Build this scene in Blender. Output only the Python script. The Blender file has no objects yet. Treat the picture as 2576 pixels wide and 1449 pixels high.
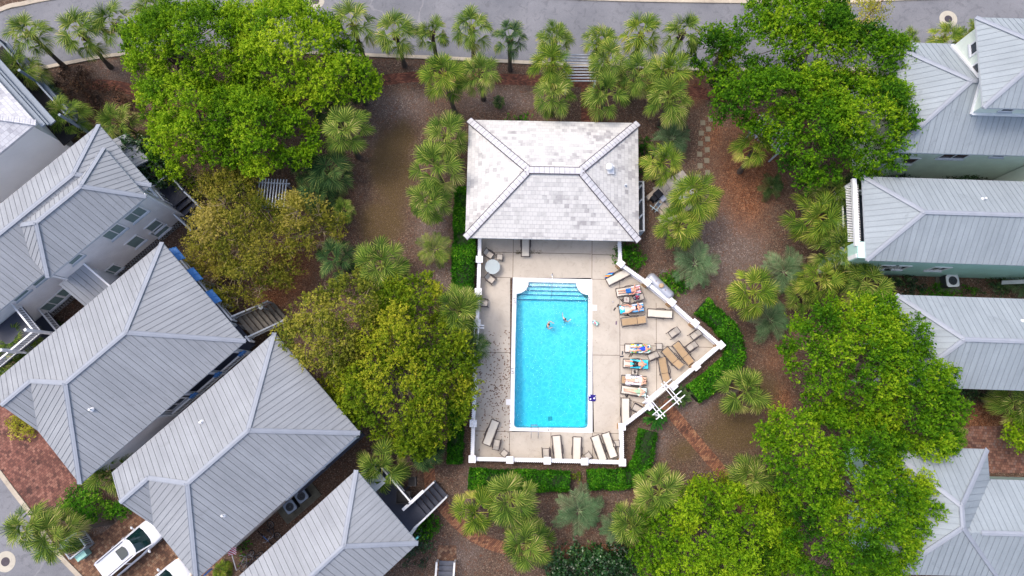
import bpy, bmesh, math, random
import numpy as np
from mathutils import Vector, Matrix

# ------------------------------------------------------------------ camera, sky, sun, exposure
scene = bpy.context.scene
C = scene.collection
FOC, CX, CY, CAMH = 1717.5, 1288.0, 724.5, 54.0          # focal length etc. in units of a 2576 px wide picture
TILT = math.atan((993 - CY) / FOC)                        # the drone looks a few degrees off straight down
cam = bpy.data.cameras.new('camera')
cam.sensor_width = 36.0
cam.lens = 36.0 * FOC / 2576.0
cam.clip_start, cam.clip_end = 0.5, 3000.0
cam_o = bpy.data.objects.new('camera', cam)
cam_o.location = (0, 0, CAMH)
cam_o.rotation_euler = (TILT, 0, 0)
C.objects.link(cam_o)
scene.camera = cam_o

SUN_EL, SUN_AZ = 63.0, 302.0                              # light from the upper left
world = bpy.data.worlds.new('World')
scene.world = world
world.use_nodes = True
wn = world.node_tree
sky = wn.nodes.new('ShaderNodeTexSky')
sky.sky_type = 'NISHITA'
sky.sun_disc = False
sky.sun_elevation = math.radians(SUN_EL)
sky.sun_rotation = math.radians(SUN_AZ)
sky.air_density, sky.dust_density, sky.ozone_density = 1.0, 5.0, 1.0
bg = wn.nodes['Background']
bg.inputs['Strength'].default_value = 0.15
wn.links.new(sky.outputs['Color'], bg.inputs['Color'])
sun = bpy.data.lights.new('sun', 'SUN')
sun.energy = 0.62
sun.angle = math.radians(11.0)
sun.color = (1.0, 0.94, 0.86)
sun_o = bpy.data.objects.new('sun', sun)
e_, a_ = math.radians(SUN_EL), math.radians(SUN_AZ)
sdir = Vector((math.sin(a_) * math.cos(e_), math.cos(a_) * math.cos(e_), math.sin(e_)))
sun_o.rotation_euler = (-sdir).to_track_quat('-Z', 'Y').to_euler()
sun_o.location = sdir * 100
C.objects.link(sun_o)
vs = scene.view_settings
vs.view_transform = 'Standard'
vs.look = 'None'
vs.gamma = 1.0
vs.exposure = 1.05
scene.cycles.max_bounces = 8
scene.cycles.transparent_max_bounces = 12

# ------------------------------------------------------------------ small helpers
PI = math.pi
cT, sT = math.cos(TILT), math.sin(TILT)


def P(x, y, h=0.0):
    """point of the photograph (2576 x 1449 units) at height h -> world X, Y"""
    u, v = (x - CX) / FOC, -(y - CY) / FOC
    dy, dz = v * cT + sT, v * sT - cT
    t = (CAMH - h) / -dz
    return (u * t, dy * t)


def P3(x, y, h=0.0):
    a, b = P(x, y, h)
    return Vector((a, b, h))


def s2l(c):
    c = c / 255.0
    return c / 12.92 if c <= 0.04045 else ((c + 0.055) / 1.055) ** 2.4


def S(r, g, b, k=1.0):
    return (s2l(r) * k, s2l(g) * k, s2l(b) * k, 1.0)


def tag(o, label=None, cat=None, group=None, kind=None):
    if label: o['label'] = label
    if cat: o['category'] = cat
    if group: o['group'] = group
    if kind: o['kind'] = kind
    return o


def thing(name, label, cat, loc=(0, 0, 0), rz=0.0, group=None):
    o = bpy.data.objects.new(name, None)
    o.empty_display_size = 0.3
    o.location = loc
    o.rotation_euler = (0, 0, rz)
    C.objects.link(o)
    return tag(o, label, cat, group)


def copy_tree(o, parent=None):
    c = o.copy()
    C.objects.link(c)
    if parent is not None:
        c.parent = parent
    for ch in o.children:
        copy_tree(ch, c)
    return c


def mesh_obj(name, me, mats, parent=None):
    o = bpy.data.objects.new(name, me)
    C.objects.link(o)
    for m in (mats if isinstance(mats, (list, tuple)) else [mats]):
        me.materials.append(m)
    if parent is not None:
        o.parent = parent
    return o


class MB:
    """collects polygons, builds ONE mesh object"""
    def __init__(self):
        self.v, self.f, self.m, self.s = [], [], [], []

    def add(self, verts, faces, mi=0, smooth=False):
        b = len(self.v)
        self.v += [tuple(p) for p in verts]
        for f in faces:
            self.f.append([i + b for i in f])
            self.m.append(mi)
            self.s.append(smooth)
        return self

    def poly(self, pts, mi=0):
        return self.add(pts, [list(range(len(pts)))], mi)

    def box(self, cx, cy, cz, sx, sy, sz, rz=0.0, mi=0):
        c, s = math.cos(rz), math.sin(rz)
        vv = []
        for dz in (-sz / 2, sz / 2):
            for dx, dy in ((-sx / 2, -sy / 2), (sx / 2, -sy / 2), (sx / 2, sy / 2), (-sx / 2, sy / 2)):
                vv.append((cx + dx * c - dy * s, cy + dx * s + dy * c, cz + dz))
        return self.add(vv, [[3, 2, 1, 0], [4, 5, 6, 7], [0, 1, 5, 4], [1, 2, 6, 5], [2, 3, 7, 6], [3, 0, 4, 7]], mi)

    def bar(self, p0, p1, w, h, mi=0, up=(0, 0, 1)):
        """rectangular bar from p0 to p1, w sideways, h along up"""
        p0, p1 = Vector(p0), Vector(p1)
        d = (p1 - p0)
        if d.length < 1e-6: return self
        d.normalize()
        u = Vector(up)
        s = d.cross(u)
        if s.length < 1e-4:
            s = d.cross(Vector((1, 0, 0)))
        s.normalize()
        u = s.cross(d)
        vv = []
        for p in (p0, p1):
            for a, b in ((-1, -1), (1, -1), (1, 1), (-1, 1)):
                vv.append(p + s * (a * w / 2) + u * (b * h / 2))
        return self.add(vv, [[0, 1, 2, 3], [7, 6, 5, 4], [4, 5, 1, 0], [5, 6, 2, 1], [6, 7, 3, 2], [7, 4, 0, 3]], mi)

    def tube(self, pts, rad, n=8, mi=0, smooth=True, caps=True):
        pts = [Vector(p) for p in pts]
        if not isinstance(rad, (list, tuple)): rad = [rad] * len(pts)
        vv, ff = [], []
        ref = None
        for i, p in enumerate(pts):
            d = (pts[min(i + 1, len(pts) - 1)] - pts[max(i - 1, 0)])
            if d.length < 1e-9: d = Vector((0, 0, 1))
            d.normalize()
            if ref is None:
                ref = Vector((0, 0, 1)) if abs(d.z) < 0.9 else Vector((1, 0, 0))
            a = d.cross(ref)
            if a.length < 1e-4: a = d.cross(Vector((0.3, 1, 0)))
            a.normalize()
            b = d.cross(a)
            ref = b.cross(d) if False else ref
            for k in range(n):
                t = 2 * PI * k / n
                vv.append(p + (a * math.cos(t) + b * math.sin(t)) * rad[i])
        for i in range(len(pts) - 1):
            for k in range(n):
                k2 = (k + 1) % n
                ff.append([i * n + k, i * n + k2, (i + 1) * n + k2, (i + 1) * n + k])
        self.add(vv, ff, mi, smooth)
        if caps:
            self.add(vv[:n], [list(range(n))[::-1]], mi)
            self.add(vv[-n:], [list(range(n))], mi)
        return self

    def prism(self, poly, z0, z1, mi=0, bottom=True):
        n = len(poly)
        vv = [(x, y, z0) for x, y in poly] + [(x, y, z1) for x, y in poly]
        ff = [[i, (i + 1) % n, n + (i + 1) % n, n + i] for i in range(n)]
        ff.append([n + i for i in range(n)])
        if bottom: ff.append(list(range(n))[::-1])
        return self.add(vv, ff, mi)

    def ellipsoid(self, c, r, nu=14, nv=9, mi=0, M=None):
        vv, ff = [], []
        for j in range(nv + 1):
            t = PI * j / nv
            for i in range(nu):
                p = 2 * PI * i / nu
                q = Vector((r[0] * math.sin(t) * math.cos(p), r[1] * math.sin(t) * math.sin(p), r[2] * math.cos(t)))
                if M is not None: q = M @ q
                vv.append(q + Vector(c))
        for j in range(nv):
            for i in range(nu):
                i2 = (i + 1) % nu
                ff.append([j * nu + i, (j + 1) * nu + i, (j + 1) * nu + i2, j * nu + i2])
        return self.add(vv, ff, mi, True)

    def torus(self, c, R, r, axis=(0, 0, 1), n=28, k=8, mi=0):
        ax = Vector(axis).normalized()
        a = ax.cross(Vector((0, 0, 1)) if abs(ax.z) < 0.9 else Vector((1, 0, 0))).normalized()
        b = ax.cross(a)
        pts = [Vector(c) + (a * math.cos(2 * PI * i / n) + b * math.sin(2 * PI * i / n)) * R for i in range(n)]
        vv, ff = [], []
        for i in range(n):
            o = (pts[i] - Vector(c)).normalized()
            for j in range(k):
                t = 2 * PI * j / k
                vv.append(pts[i] + (o * math.cos(t) + ax * math.sin(t)) * r)
        for i in range(n):
            for j in range(k):
                ff.append([i * k + j, ((i + 1) % n) * k + j, ((i + 1) % n) * k + (j + 1) % k, i * k + (j + 1) % k])
        return self.add(vv, ff, mi, True)

    def build(self, name, mats, parent=None, uv=True, weld=False):
        me = bpy.data.meshes.new(name)
        me.from_pydata(self.v, [], self.f)
        me.polygons.foreach_set('material_index', self.m)
        me.polygons.foreach_set('use_smooth', self.s)
        if weld:
            bm = bmesh.new(); bm.from_mesh(me)
            bmesh.ops.remove_doubles(bm, verts=bm.verts, dist=1e-5)
            bmesh.ops.recalc_face_normals(bm, faces=bm.faces)
            bm.to_mesh(me); bm.free()
        if uv:                                   # metres along the horizontal / up the slope
            lay = me.uv_layers.new(name='UVMap')
            for p in me.polygons:
                n = p.normal
                if abs(n.z) > 0.995:
                    a, b = Vector((1, 0, 0)), Vector((0, 1, 0))
                else:
                    a = Vector((0, 0, 1)).cross(n).normalized()
                    b = n.cross(a)
                for li in p.loop_indices:
                    co = me.vertices[me.loops[li].vertex_index].co
                    lay.data[li].uv = (co.dot(a), co.dot(b))
        return mesh_obj(name, me, mats, parent)


# ------------------------------------------------------------------ materials
MATS = {}


def new_mat(name):
    m = bpy.data.materials.new(name)
    m.use_nodes = True
    nt = m.node_tree
    b = nt.nodes['Principled BSDF']
    return m, nt, b


def N(nt, t, **kw):
    n = nt.nodes.new(t)
    for k, v in kw.items():
        setattr(n, k, v)
    return n


def setin(n, **kw):
    for k, v in kw.items():
        n.inputs[k.replace('_', ' ')].default_value = v
    return n


def mixc(nt, fac, a, b, blend='MIX'):
    n = N(nt, 'ShaderNodeMix', data_type='RGBA', blend_type=blend)
    for idx, val in ((0, fac), (6, a), (7, b)):
        if hasattr(val, 'links'):
            nt.links.new(val, n.inputs[idx])
        else:
            n.inputs[idx].default_value = val
    return n.outputs[2]


def ramp(nt, src, stops):
    r = N(nt, 'ShaderNodeValToRGB')
    e = r.color_ramp.elements
    while len(e) > 1: e.remove(e[-1])
    e[0].position, e[0].color = stops[0]
    for p, c in stops[1:]:
        x = e.new(p); x.color = c
    nt.links.new(src, r.inputs[0])
    return r.outputs[0]


def bw(v): return (v, v, v, 1.0)


def noise(nt, vec, scale, detail=3.0, rough=0.6, dist=0.0):
    n = N(nt, 'ShaderNodeTexNoise')
    setin(n, Scale=scale, Detail=detail, Roughness=rough, Distortion=dist)
    if vec is not None: nt.links.new(vec, n.inputs['Vector'])
    return n


def coords(nt, which='Object'):
    return N(nt, 'ShaderNodeTexCoord').outputs[which]


def bump(nt, b, h, strength=0.3, dist=0.02):
    n = N(nt, 'ShaderNodeBump')
    n.inputs['Strength'].default_value = strength
    n.inputs['Distance'].default_value = dist
    nt.links.new(h, n.inputs['Height'])
    nt.links.new(n.outputs[0], b.inputs['Normal'])


def plain(name, c, rough=0.6, metal=0.0, var=0.12, scale=3.0, bmp=0.0, spec=0.4, fine=25.0):
    """one-colour surface with soft procedural unevenness"""
    if name in MATS: return MATS[name]
    m, nt, b = new_mat(name)
    co = coords(nt)
    n1 = noise(nt, co, scale, 4.0)
    n2 = noise(nt, co, fine, 2.0)
    k = N(nt, 'ShaderNodeMath', operation='MULTIPLY_ADD')
    nt.links.new(n1.outputs[0], k.inputs[0]); k.inputs[1].default_value = 0.7
    h = N(nt, 'ShaderNodeMath', operation='MULTIPLY')
    nt.links.new(n2.outputs[0], h.inputs[0]); h.inputs[1].default_value = 0.3
    nt.links.new(h.outputs[0], k.inputs[2])
    d = tuple(x * (1 - var * 1.6) for x in c[:3]) + (1,)
    l = tuple(min(1, x * (1 + var * 1.2)) for x in c[:3]) + (1,)
    nt.links.new(ramp(nt, k.outputs[0], [(0.25, d), (0.72, l)]), b.inputs['Base Color'])
    setin(b, Roughness=rough, Metallic=metal)
    b.inputs['Specular IOR Level'].default_value = spec
    if bmp: bump(nt, b, n2.outputs[0], bmp)
    MATS[name] = m
    return m
# ------------------------------------------------------------------ the setting: ground, road, paths, deck
from mathutils.geometry import tessellate_polygon


def sheet(name, polys, z, mat, kind='structure', holes=None, thick=0.0):
    """flat sheet from world polygons (lists of (x, y)); optional holes and thickness"""
    mb = MB()
    for poly in polys:
        loops = [[Vector((x, y, 0)) for x, y in poly]] + [[Vector((x, y, 0)) for x, y in h] for h in (holes or [])]
        flat = [p for l in loops for p in l]
        tris = tessellate_polygon(loops)
        fs = []
        for t in tris:
            a, b, c = (flat[i] for i in t)
            fs.append(list(t) if (b - a).cross(c - a).z > 0 else list(t)[::-1])
        mb.add([(p.x, p.y, z) for p in flat], fs)
        if thick:
            for l in loops:
                n = len(l)
                vv = [(p.x, p.y, z) for p in l] + [(p.x, p.y, z - thick) for p in l]
                mb.add(vv, [[i, (i + 1) % n, n + (i + 1) % n, n + i] for i in range(n)])
    o = mb.build(name, mat)
    return tag(o, kind=kind)


def ribbon(pts, w, h=0.0):
    """closed outline of a strip of width w (metres) along picture points"""
    q = [Vector(P(x, y, h)).to_2d() if False else Vector(P(x, y, h)) for x, y in pts]
    # smooth (Catmull-Rom)
    r = []
    for i in range(len(q) - 1):
        p0, p1, p2, p3 = q[max(i - 1, 0)], q[i], q[i + 1], q[min(i + 2, len(q) - 1)]
        for k in range(6):
            t = k / 6
            r.append(0.5 * ((2 * p1) + (p2 - p0) * t + (2 * p0 - 5 * p1 + 4 * p2 - p3) * t * t + (3 * p1 - p0 - 3 * p2 + p3) * t ** 3))
    r.append(q[-1])
    L, R = [], []
    for i, p in enumerate(r):
        d = (r[min(i + 1, len(r) - 1)] - r[max(i - 1, 0)]).normalized()
        n = Vector((-d.y, d.x))
        ww = w[0] + (w[1] - w[0]) * i / (len(r) - 1) if isinstance(w, tuple) else w
        L.append(tuple(p + n * ww / 2)); R.append(tuple(p - n * ww / 2))
    return L + R[::-1], L, R, r


# --- ground material: leaf mulch, dry grass, russet litter, grey mulch (zones in a colour attribute)
def ground_mat():
    m, nt, b = new_mat('leaf_mulch')
    co = coords(nt)
    at = N(nt, 'ShaderNodeAttribute', attribute_name='zone')
    sep = N(nt, 'ShaderNodeSeparateColor')
    nt.links.new(at.outputs['Color'], sep.inputs[0])
    v = N(nt, 'ShaderNodeTexVoronoi'); setin(v, Scale=17.0, Randomness=1.0); nt.links.new(co, v.inputs['Vector'])
    v2 = N(nt, 'ShaderNodeTexVoronoi'); setin(v2, Scale=9.0, Randomness=1.0)
    dis = noise(nt, co, 6.0, 2.0)
    av = N(nt, 'ShaderNodeVectorMath', operation='ADD'); nt.links.new(co, av.inputs[0]); nt.links.new(dis.outputs['Color'], av.inputs[1])
    nt.links.new(av.outputs[0], v2.inputs['Vector'])
    s1 = N(nt, 'ShaderNodeSeparateColor'); nt.links.new(v.outputs['Color'], s1.inputs[0])
    s2 = N(nt, 'ShaderNodeSeparateColor'); nt.links.new(v2.outputs['Color'], s2.inputs[0])
    big = noise(nt, co, 0.35, 4.0, 0.6)
    fine = noise(nt, co, 22.0, 3.0, 0.7)
    brown = ramp(nt, s1.outputs[0], [(0.0, S(66, 54, 47)), (0.45, S(86, 71, 62)), (0.85, S(100, 84, 74)), (0.98, S(134, 116, 102))])
    grey = ramp(nt, s1.outputs[1], [(0.0, S(88, 77, 73)), (0.5, S(108, 96, 91)), (0.9, S(122, 110, 104)), (0.985, S(162, 148, 140))])
    litter = ramp(nt, s2.outputs[0], [(0.0, S(70, 42, 30)), (0.35, S(104, 66, 46)), (0.7, S(128, 84, 58)), (0.95, S(166, 122, 92))])
    grass = ramp(nt, fine.outputs[0], [(0.3, S(52, 42, 30)), (0.5, S(82, 68, 46)), (0.68, S(116, 98, 68))])

    def mask(ch, lo, hi):                       # ragged edge: attribute shifted by noise
        e = N(nt, 'ShaderNodeMath', operation='MULTIPLY_ADD')
        nt.links.new(big.outputs[0], e.inputs[0]); e.inputs[1].default_value = 0.7
        nt.links.new(sep.outputs[ch], e.inputs[2])
        e2 = N(nt, 'ShaderNodeMath', operation='MULTIPLY_ADD')
        nt.links.new(s1.outputs[2], e2.inputs[0]); e2.inputs[1].default_value = 0.28
        nt.links.new(e.outputs[0], e2.inputs[2])
        mr = N(nt, 'ShaderNodeMapRange'); mr.inputs['From Min'].default_value = lo; mr.inputs['From Max'].default_value = hi
        nt.links.new(e2.outputs[0], mr.inputs[0])
        return mr.outputs[0]
    c = mixc(nt, mask(2, .78, 1.3), brown, grey)
    c = mixc(nt, mask(1, .80, 1.3), c, litter)
    # individual russet leaves everywhere
    gt = N(nt, 'ShaderNodeMath', operation='GREATER_THAN'); nt.links.new(s2.outputs[2], gt.inputs[0]); gt.inputs[1].default_value = 0.90
    c = mixc(nt, gt.outputs[0], c, S(104, 70, 52))
    c = mixc(nt, mask(0, .82, 1.15), c, grass)
    g2 = N(nt, 'ShaderNodeMath', operation='GREATER_THAN'); nt.links.new(s1.outputs[2], g2.inputs[0]); g2.inputs[1].default_value = .72
    g3 = N(nt, 'ShaderNodeMath', operation='MULTIPLY'); nt.links.new(g2.outputs[0], g3.inputs[0]); g3.inputs[1].default_value = .45
    c = mixc(nt, g3.outputs[0], c, brown)
    dk = N(nt, 'ShaderNodeMapRange'); nt.links.new(fine.outputs[0], dk.inputs[0])
    dk.inputs['From Min'].default_value = 0.3; dk.inputs['From Max'].default_value = 0.7
    dk.inputs['To Min'].default_value = 0.72; dk.inputs['To Max'].default_value = 1.2
    c = mixc(nt, 1.0, c, dk.outputs[0], 'MULTIPLY')
    nt.links.new(c, b.inputs['Base Color'])
    setin(b, Roughness=0.95); b.inputs['Specular IOR Level'].default_value = 0.1
    bump(nt, b, s1.outputs[0], 0.8, 0.03)
    return m


def axis_coords():
    a = list(np.arange(-46, 46.01, 0.5))
    return np.array([-900, -300, -120, -70, -55] + a + [55, 70, 120, 300, 900])


# (x, y, radius x, radius y in picture units, amount)
GRASS = [(985, 430, 55, 120, 1.0), (960, 560, 60, 70, 1.0), (1010, 350, 45, 60, .8), (1850, 1090, 95, 60, .85), (1720, 1135, 55, 40, .7),
         (1905, 985, 70, 55, .8), (1690, 1195, 60, 30, .55), (1820, 1040, 60, 40, .6)]
LITTER = [(1880, 440, 85, 150, 1.0), (1800, 340, 40, 70, .7), (1960, 900, 60, 70, .6), (720, 690, 90, 90, .9), (690, 750, 50, 40, 1.0), (820, 610, 60, 60, .5),
          (2490, 1055, 80, 50, 1.1), (1960, 1010, 45, 60, .9), (880, 500, 50, 80, .45), (1640, 1260, 70, 40, .6), (1190, 235, 60, 25, .3),
          (1745, 230, 50, 50, .8), (420, 380, 60, 60, .5), (300, 250, 60, 40, .5), (1900, 540, 60, 60, .6), (1450, 1330, 60, 40, .4), (900, 560, 40, 70, .4), (2000, 330, 60, 60, .6)]
GREY = [(1010, 270, 90, 50, .9), (1260, 250, 110, 35, .9), (1820, 610, 90, 110, 1.0), (1090, 590, 50, 90, .9), (1110, 700, 60, 50, .9), (1730, 1010, 80, 60, .9),
        (1640, 1110, 50, 50, .9), (280, 180, 70, 40, .7), (1030, 850, 60, 60, .5), (1160, 1400, 60, 60, .8), (940, 330, 30, 70, .6), (260, 1315, 90, 40, .8),
        (1300, 1185, 200, 14, .7), (1720, 790, 60, 80, .8), (1200, 1210, 60, 60, .6), (1560, 1240, 60, 40, .5), (1880, 640, 60, 80, .8), (40, 1080, 40, 30, .9)]

xs, ys = axis_coords(), axis_coords()
GX, GY = np.meshgrid(xs, ys, indexing='ij')
den = (GY * sT + CAMH * cT)                                # picture position of every ground vertex (for the zones)
PXg = CX + FOC * GX / den
PYg = CY - FOC * (GY * cT - CAMH * sT) / den


def zone(lst):
    r = np.zeros_like(GX)
    for x, y, a, b, k in lst:
        d = ((PXg - x) / a) ** 2 + ((PYg - y) / b) ** 2
        r = np.maximum(r, k * np.exp(-.8 * d))
    return r


POOL_D = []                                               # pool outline, picture units, anticlockwise in the picture
for k in range(9):
    t = PI / 2 * k / 8
    POOL_D.append((1299.5 + 30.5 * math.cos(t), 709.8 + 29.5 * math.sin(t)))
POOL_D += [(1296.5, 860), (1293.6, 1060)]
for k in range(6):
    t = PI / 2 * k / 5
    POOL_D.append((1302.5 - 9.5 * math.cos(t), 1066 + 9.5 * math.sin(t)))
for k in range(6):
    t = PI / 2 * k / 5
    POOL_D.append((1469 + 9.5 * math.sin(t), 1067 + 9.5 * math.cos(t)))
POOL_D += [(1478.6, 1050), (1479.3, 860)]
for k in range(9):
    t = PI / 2 * k / 8
    POOL_D.append((1479.6 - 30.3 * math.sin(t), 712.6 + 29.7 * math.cos(t)))
POOL = [P(x, y) for x, y in POOL_D]
if sum(POOL[i][0] * POOL[(i + 1) % len(POOL)][1] - POOL[(i + 1) % len(POOL)][0] * POOL[i][1] for i in range(len(POOL))) < 0:
    POOL = POOL[::-1]

nx, ny = len(xs), len(ys)
verts = np.stack([GX, GY, np.zeros_like(GX)], -1).reshape(-1, 3)
idx = np.arange(nx * ny).reshape(nx, ny)
quads = np.stack([idx[:-1, :-1], idx[1:, :-1], idx[1:, 1:], idx[:-1, 1:]], -1).reshape(-1, 4)
cen = verts[quads].mean(1)
keep = ~((cen[:, 0] > -0.2) & (cen[:, 0] < 6.4) & (cen[:, 1] > -2.9) & (cen[:, 1] < 9.3))    # open where the pool is dug
quads = quads[keep]
gm = bpy.data.meshes.new('ground')
gm.from_pydata(verts.tolist(), [], quads.tolist())
za = gm.color_attributes.new('zone', 'FLOAT_COLOR', 'POINT')
zc = np.ones((nx * ny, 4), np.float32)
zc[:, 0], zc[:, 1], zc[:, 2] = zone(GRASS).ravel(), zone(LITTER).ravel(), zone(GREY).ravel()
za.data.foreach_set('color', zc.ravel())
tag(mesh_obj('ground', gm, ground_mat()), kind='structure')


# --- asphalt
def asphalt():
    m, nt, b = new_mat('asphalt')
    co = coords(nt)
    g = noise(nt, co, 30, 3, .8); l = noise(nt, co, .25, 4, .6); st = noise(nt, co, 1.4, 5, .65, 1.5)
    c = ramp(nt, l.outputs[0], [(.3, S(97, 99, 106)), (.7, S(118, 119, 125))])
    k = ramp(nt, g.outputs[0], [(.3, bw(.72)), (.7, bw(1.28))])
    c = mixc(nt, 1.0, c, k, 'MULTIPLY')
    k2 = ramp(nt, st.outputs[0], [(.36, bw(.78)), (.46, bw(1.0)), (.62, bw(1.0)), (.72, bw(1.15))])
    c = mixc(nt, 1.0, c, k2, 'MULTIPLY')
    # thin wandering pale tar lines
    w = N(nt, 'ShaderNodeTexVoronoi', feature='DISTANCE_TO_EDGE'); setin(w, Scale=.045)
    d = noise(nt, co, .7, 3); av = N(nt, 'ShaderNodeVectorMath', operation='MULTIPLY_ADD')
    nt.links.new(d.outputs['Color'], av.inputs[0]); av.inputs[1].default_value = (1.2, 1.2, 0); nt.links.new(co, av.inputs[2])
    nt.links.new(av.outputs[0], w.inputs['Vector'])
    lt = N(nt, 'ShaderNodeMath', operation='LESS_THAN'); nt.links.new(w.outputs['Distance'], lt.inputs[0]); lt.inputs[1].default_value = .0022
    mm = N(nt, 'ShaderNodeMath', operation='MULTIPLY'); nt.links.new(lt.outputs[0], mm.inputs[0]); mm.inputs[1].default_value = .18
    c = mixc(nt, mm.outputs[0], c, S(165, 163, 165))
    nt.links.new(c, b.inputs['Base Color']); setin(b, Roughness=.85)
    bump(nt, b, g.outputs[0], .4, .01)
    return m


def concrete(name, ca, cb, stain=0.16, rough=.85):
    m, nt, b = new_mat(name)
    co = coords(nt)
    l = noise(nt, co, .5, 5, .65, .6); f = noise(nt, co, 18, 3, .7); s = noise(nt, co, 2.2, 4, .7, 1.0)
    c = ramp(nt, l.outputs[0], [(.3, ca), (.7, cb)])
    c = mixc(nt, 1.0, c, ramp(nt, s.outputs[0], [(.28, bw(1 - stain)), (.45, bw(1.0)), (.75, bw(1.03))]), 'MULTIPLY')
    c = mixc(nt, 1.0, c, ramp(nt, f.outputs[0], [(.3, bw(.94)), (.7, bw(1.05))]), 'MULTIPLY')
    nt.links.new(c, b.inputs['Base Color']); setin(b, Roughness=rough)
    bump(nt, b, f.outputs[0], .2, .005)
    return m


def brick(name, rz, cols, w=.21, h=.105, mortar=.007, mcol=S(48, 38, 34)):
    """pavers: random tone per brick, dirt patches"""
    m, nt, b = new_mat(name)
    co = coords(nt)
    mp = N(nt, 'ShaderNodeMapping'); mp.inputs['Rotation'].default_value = (0, 0, rz); nt.links.new(co, mp.inputs['Vector'])
    t = N(nt, 'ShaderNodeTexBrick'); setin(t, Scale=1.0)
    t.inputs['Brick Width'].default_value = w; t.inputs['Row Height'].default_value = h; t.inputs['Mortar Size'].default_value = mortar
    t.inputs['Color1'].default_value = bw(0); t.inputs['Color2'].default_value = bw(1); t.inputs['Mortar'].default_value = bw(.5)
    nt.links.new(mp.outputs[0], t.inputs['Vector'])
    n = noise(nt, co, .9, 4, .65); s = N(nt, 'ShaderNodeMath', operation='MULTIPLY_ADD')
    nt.links.new(n.outputs[0], s.inputs[0]); s.inputs[1].default_value = .5
    h2 = N(nt, 'ShaderNodeMath', operation='MULTIPLY'); nt.links.new(t.outputs['Color'], h2.inputs[0]); h2.inputs[1].default_value = .6
    nt.links.new(h2.outputs[0], s.inputs[2])
    c = ramp(nt, s.outputs[0], [(.15, cols[0]), (.45, cols[1]), (.7, cols[2]), (.95, cols[3])])
    c = mixc(nt, t.outputs['Fac'], c, mcol)
    st = noise(nt, co, .45, 5, .7)
    c = mixc(nt, 1.0, c, ramp(nt, st.outputs[0], [(.35, bw(.62)), (.55, bw(1.0)), (.8, bw(1.12))]), 'MULTIPLY')
    nt.links.new(c, b.inputs['Base Color']); setin(b, Roughness=.9)
    bump(nt, b, t.outputs['Fac'], -.4, .01)
    return m


M_ASPH = asphalt()
M_KERB = concrete('kerb_concrete', S(150, 140, 126), S(182, 172, 156), .25)
# main road along the top (its lower and upper edges in picture units)
low = [(-160, 300), (0, 197), (90, 176), (172, 159), (299, 138), (480, 128), (700, 130), (919, 139), (1075, 145), (1258, 154), (1328, 158), (1550, 166), (1756, 174), (2000, 176), (2300, 172), (2600, 165), (2800, 160)]
upp = [(-160, 110), (0, 30), (60, 14), (129, 0), (300, -26), (600, -32), (1000, -22), (1494, 1), (1876, 8), (2068, 11), (2234, 2), (2600, -8), (2800, -14)]
lo_w = [P(*p) for p in low]; up_w = [P(*p) for p in upp]
sheet('road', [lo_w + up_w[::-1]], 0.008, M_ASPH)


def kerb(name, pts, w, h=.10):
    out, L, R, r = ribbon(pts, w)
    mb = MB()
    for i in range(len(L) - 1):
        mb.prism([L[i], R[i], R[i + 1], L[i + 1]], -.05, h, bottom=False)
    o = mb.build(name, M_KERB)
    return tag(o, kind='structure')


kerb('kerb', low, .30)
kerb('kerb', [(x, y - 4) for x, y in upp], .40)
side = [(-30, 1160), (0, 1199), (33, 1243), (66.5, 1287), (105, 1343), (145, 1399), (192, 1449), (260, 1520)]
sw = [P(*p) for p in side]
sheet('side_road', [sw + [P(100, 1620), P(-300, 1620), P(-300, 1160)]], 0.008, M_ASPH)
kerb('kerb', [(x + 5, y - 4) for x, y in side], .34)

# brick pavings
RED = [S(70, 44, 40), S(104, 64, 55), S(124, 82, 71), S(142, 102, 88)]
MIXB = [S(70, 50, 40), S(104, 72, 54), S(128, 96, 74), S(136, 118, 98)]
DARKB = [S(60, 34, 28), S(92, 50, 36), S(112, 64, 46), S(128, 84, 66)]
TANB = [S(72, 44, 34), S(108, 68, 48), S(132, 88, 62), S(144, 110, 82)]
M_BR1 = brick('brick_drive_red', math.radians(-42), RED, .2, .2)
M_BR2 = brick('brick_drive_mixed', math.radians(-42), MIXB, .2, .2)
M_BR3 = brick('brick_path_dark', 0.0, DARKB)
M_BR4 = brick('brick_path_tan', math.radians(-47), TANB)
M_BR5 = brick('brick_yard', 0.05, [S(82, 58, 54), S(116, 78, 66), S(134, 98, 84), S(104, 92, 92)], .2, .2)
sheet('driveway', [[P(*p) for p in [(-60, 1020), (-60, 1110), (0, 1196), (70, 1284), (160, 1268), (205, 1215), (350, 1130), (260, 1080), (120, 1030)]]], .006, M_BR1)
sheet('driveway', [[P(*p) for p in [(148, 1394), (262, 1338), (335, 1278), (410, 1240), (560, 1400), (520, 1560), (300, 1560), (196, 1449)]]], .006, M_BR2)
sheet('north_path', [ribbon([(215, 212), (290, 216), (350, 232), (420, 262), (560, 285), (720, 265), (870, 226), (945, 205), (1050, 193), (1150, 192), (1260, 199), (1400, 203), (1560, 212), (1690, 222), (1790, 240), (1860, 262)], .95)[0]], .006, M_BR3)
sheet('pergola_path', [[P(*p) for p in [(1462, 215), (1517, 215), (1517, 330), (1462, 330)]]], .010, M_BR3)
sheet('gate_path', [ribbon([(1668, 1012), (1700, 1050), (1760, 1122), (1812, 1184), (1850, 1240), (1880, 1300)], .95)[0]], .006, M_BR4)
sheet('south_path', [ribbon([(1078, 1165), (1085, 1230), (1110, 1270), (1180, 1340), (1260, 1376), (1360, 1388), (1500, 1385), (1600, 1380)], .9)[0]], .006, M_BR4)
sheet('stair_path', [[P(*p) for p in [(1102, 1372), (1148, 1372), (1150, 1440), (1098, 1440)]]], .010, M_BR2)
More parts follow.
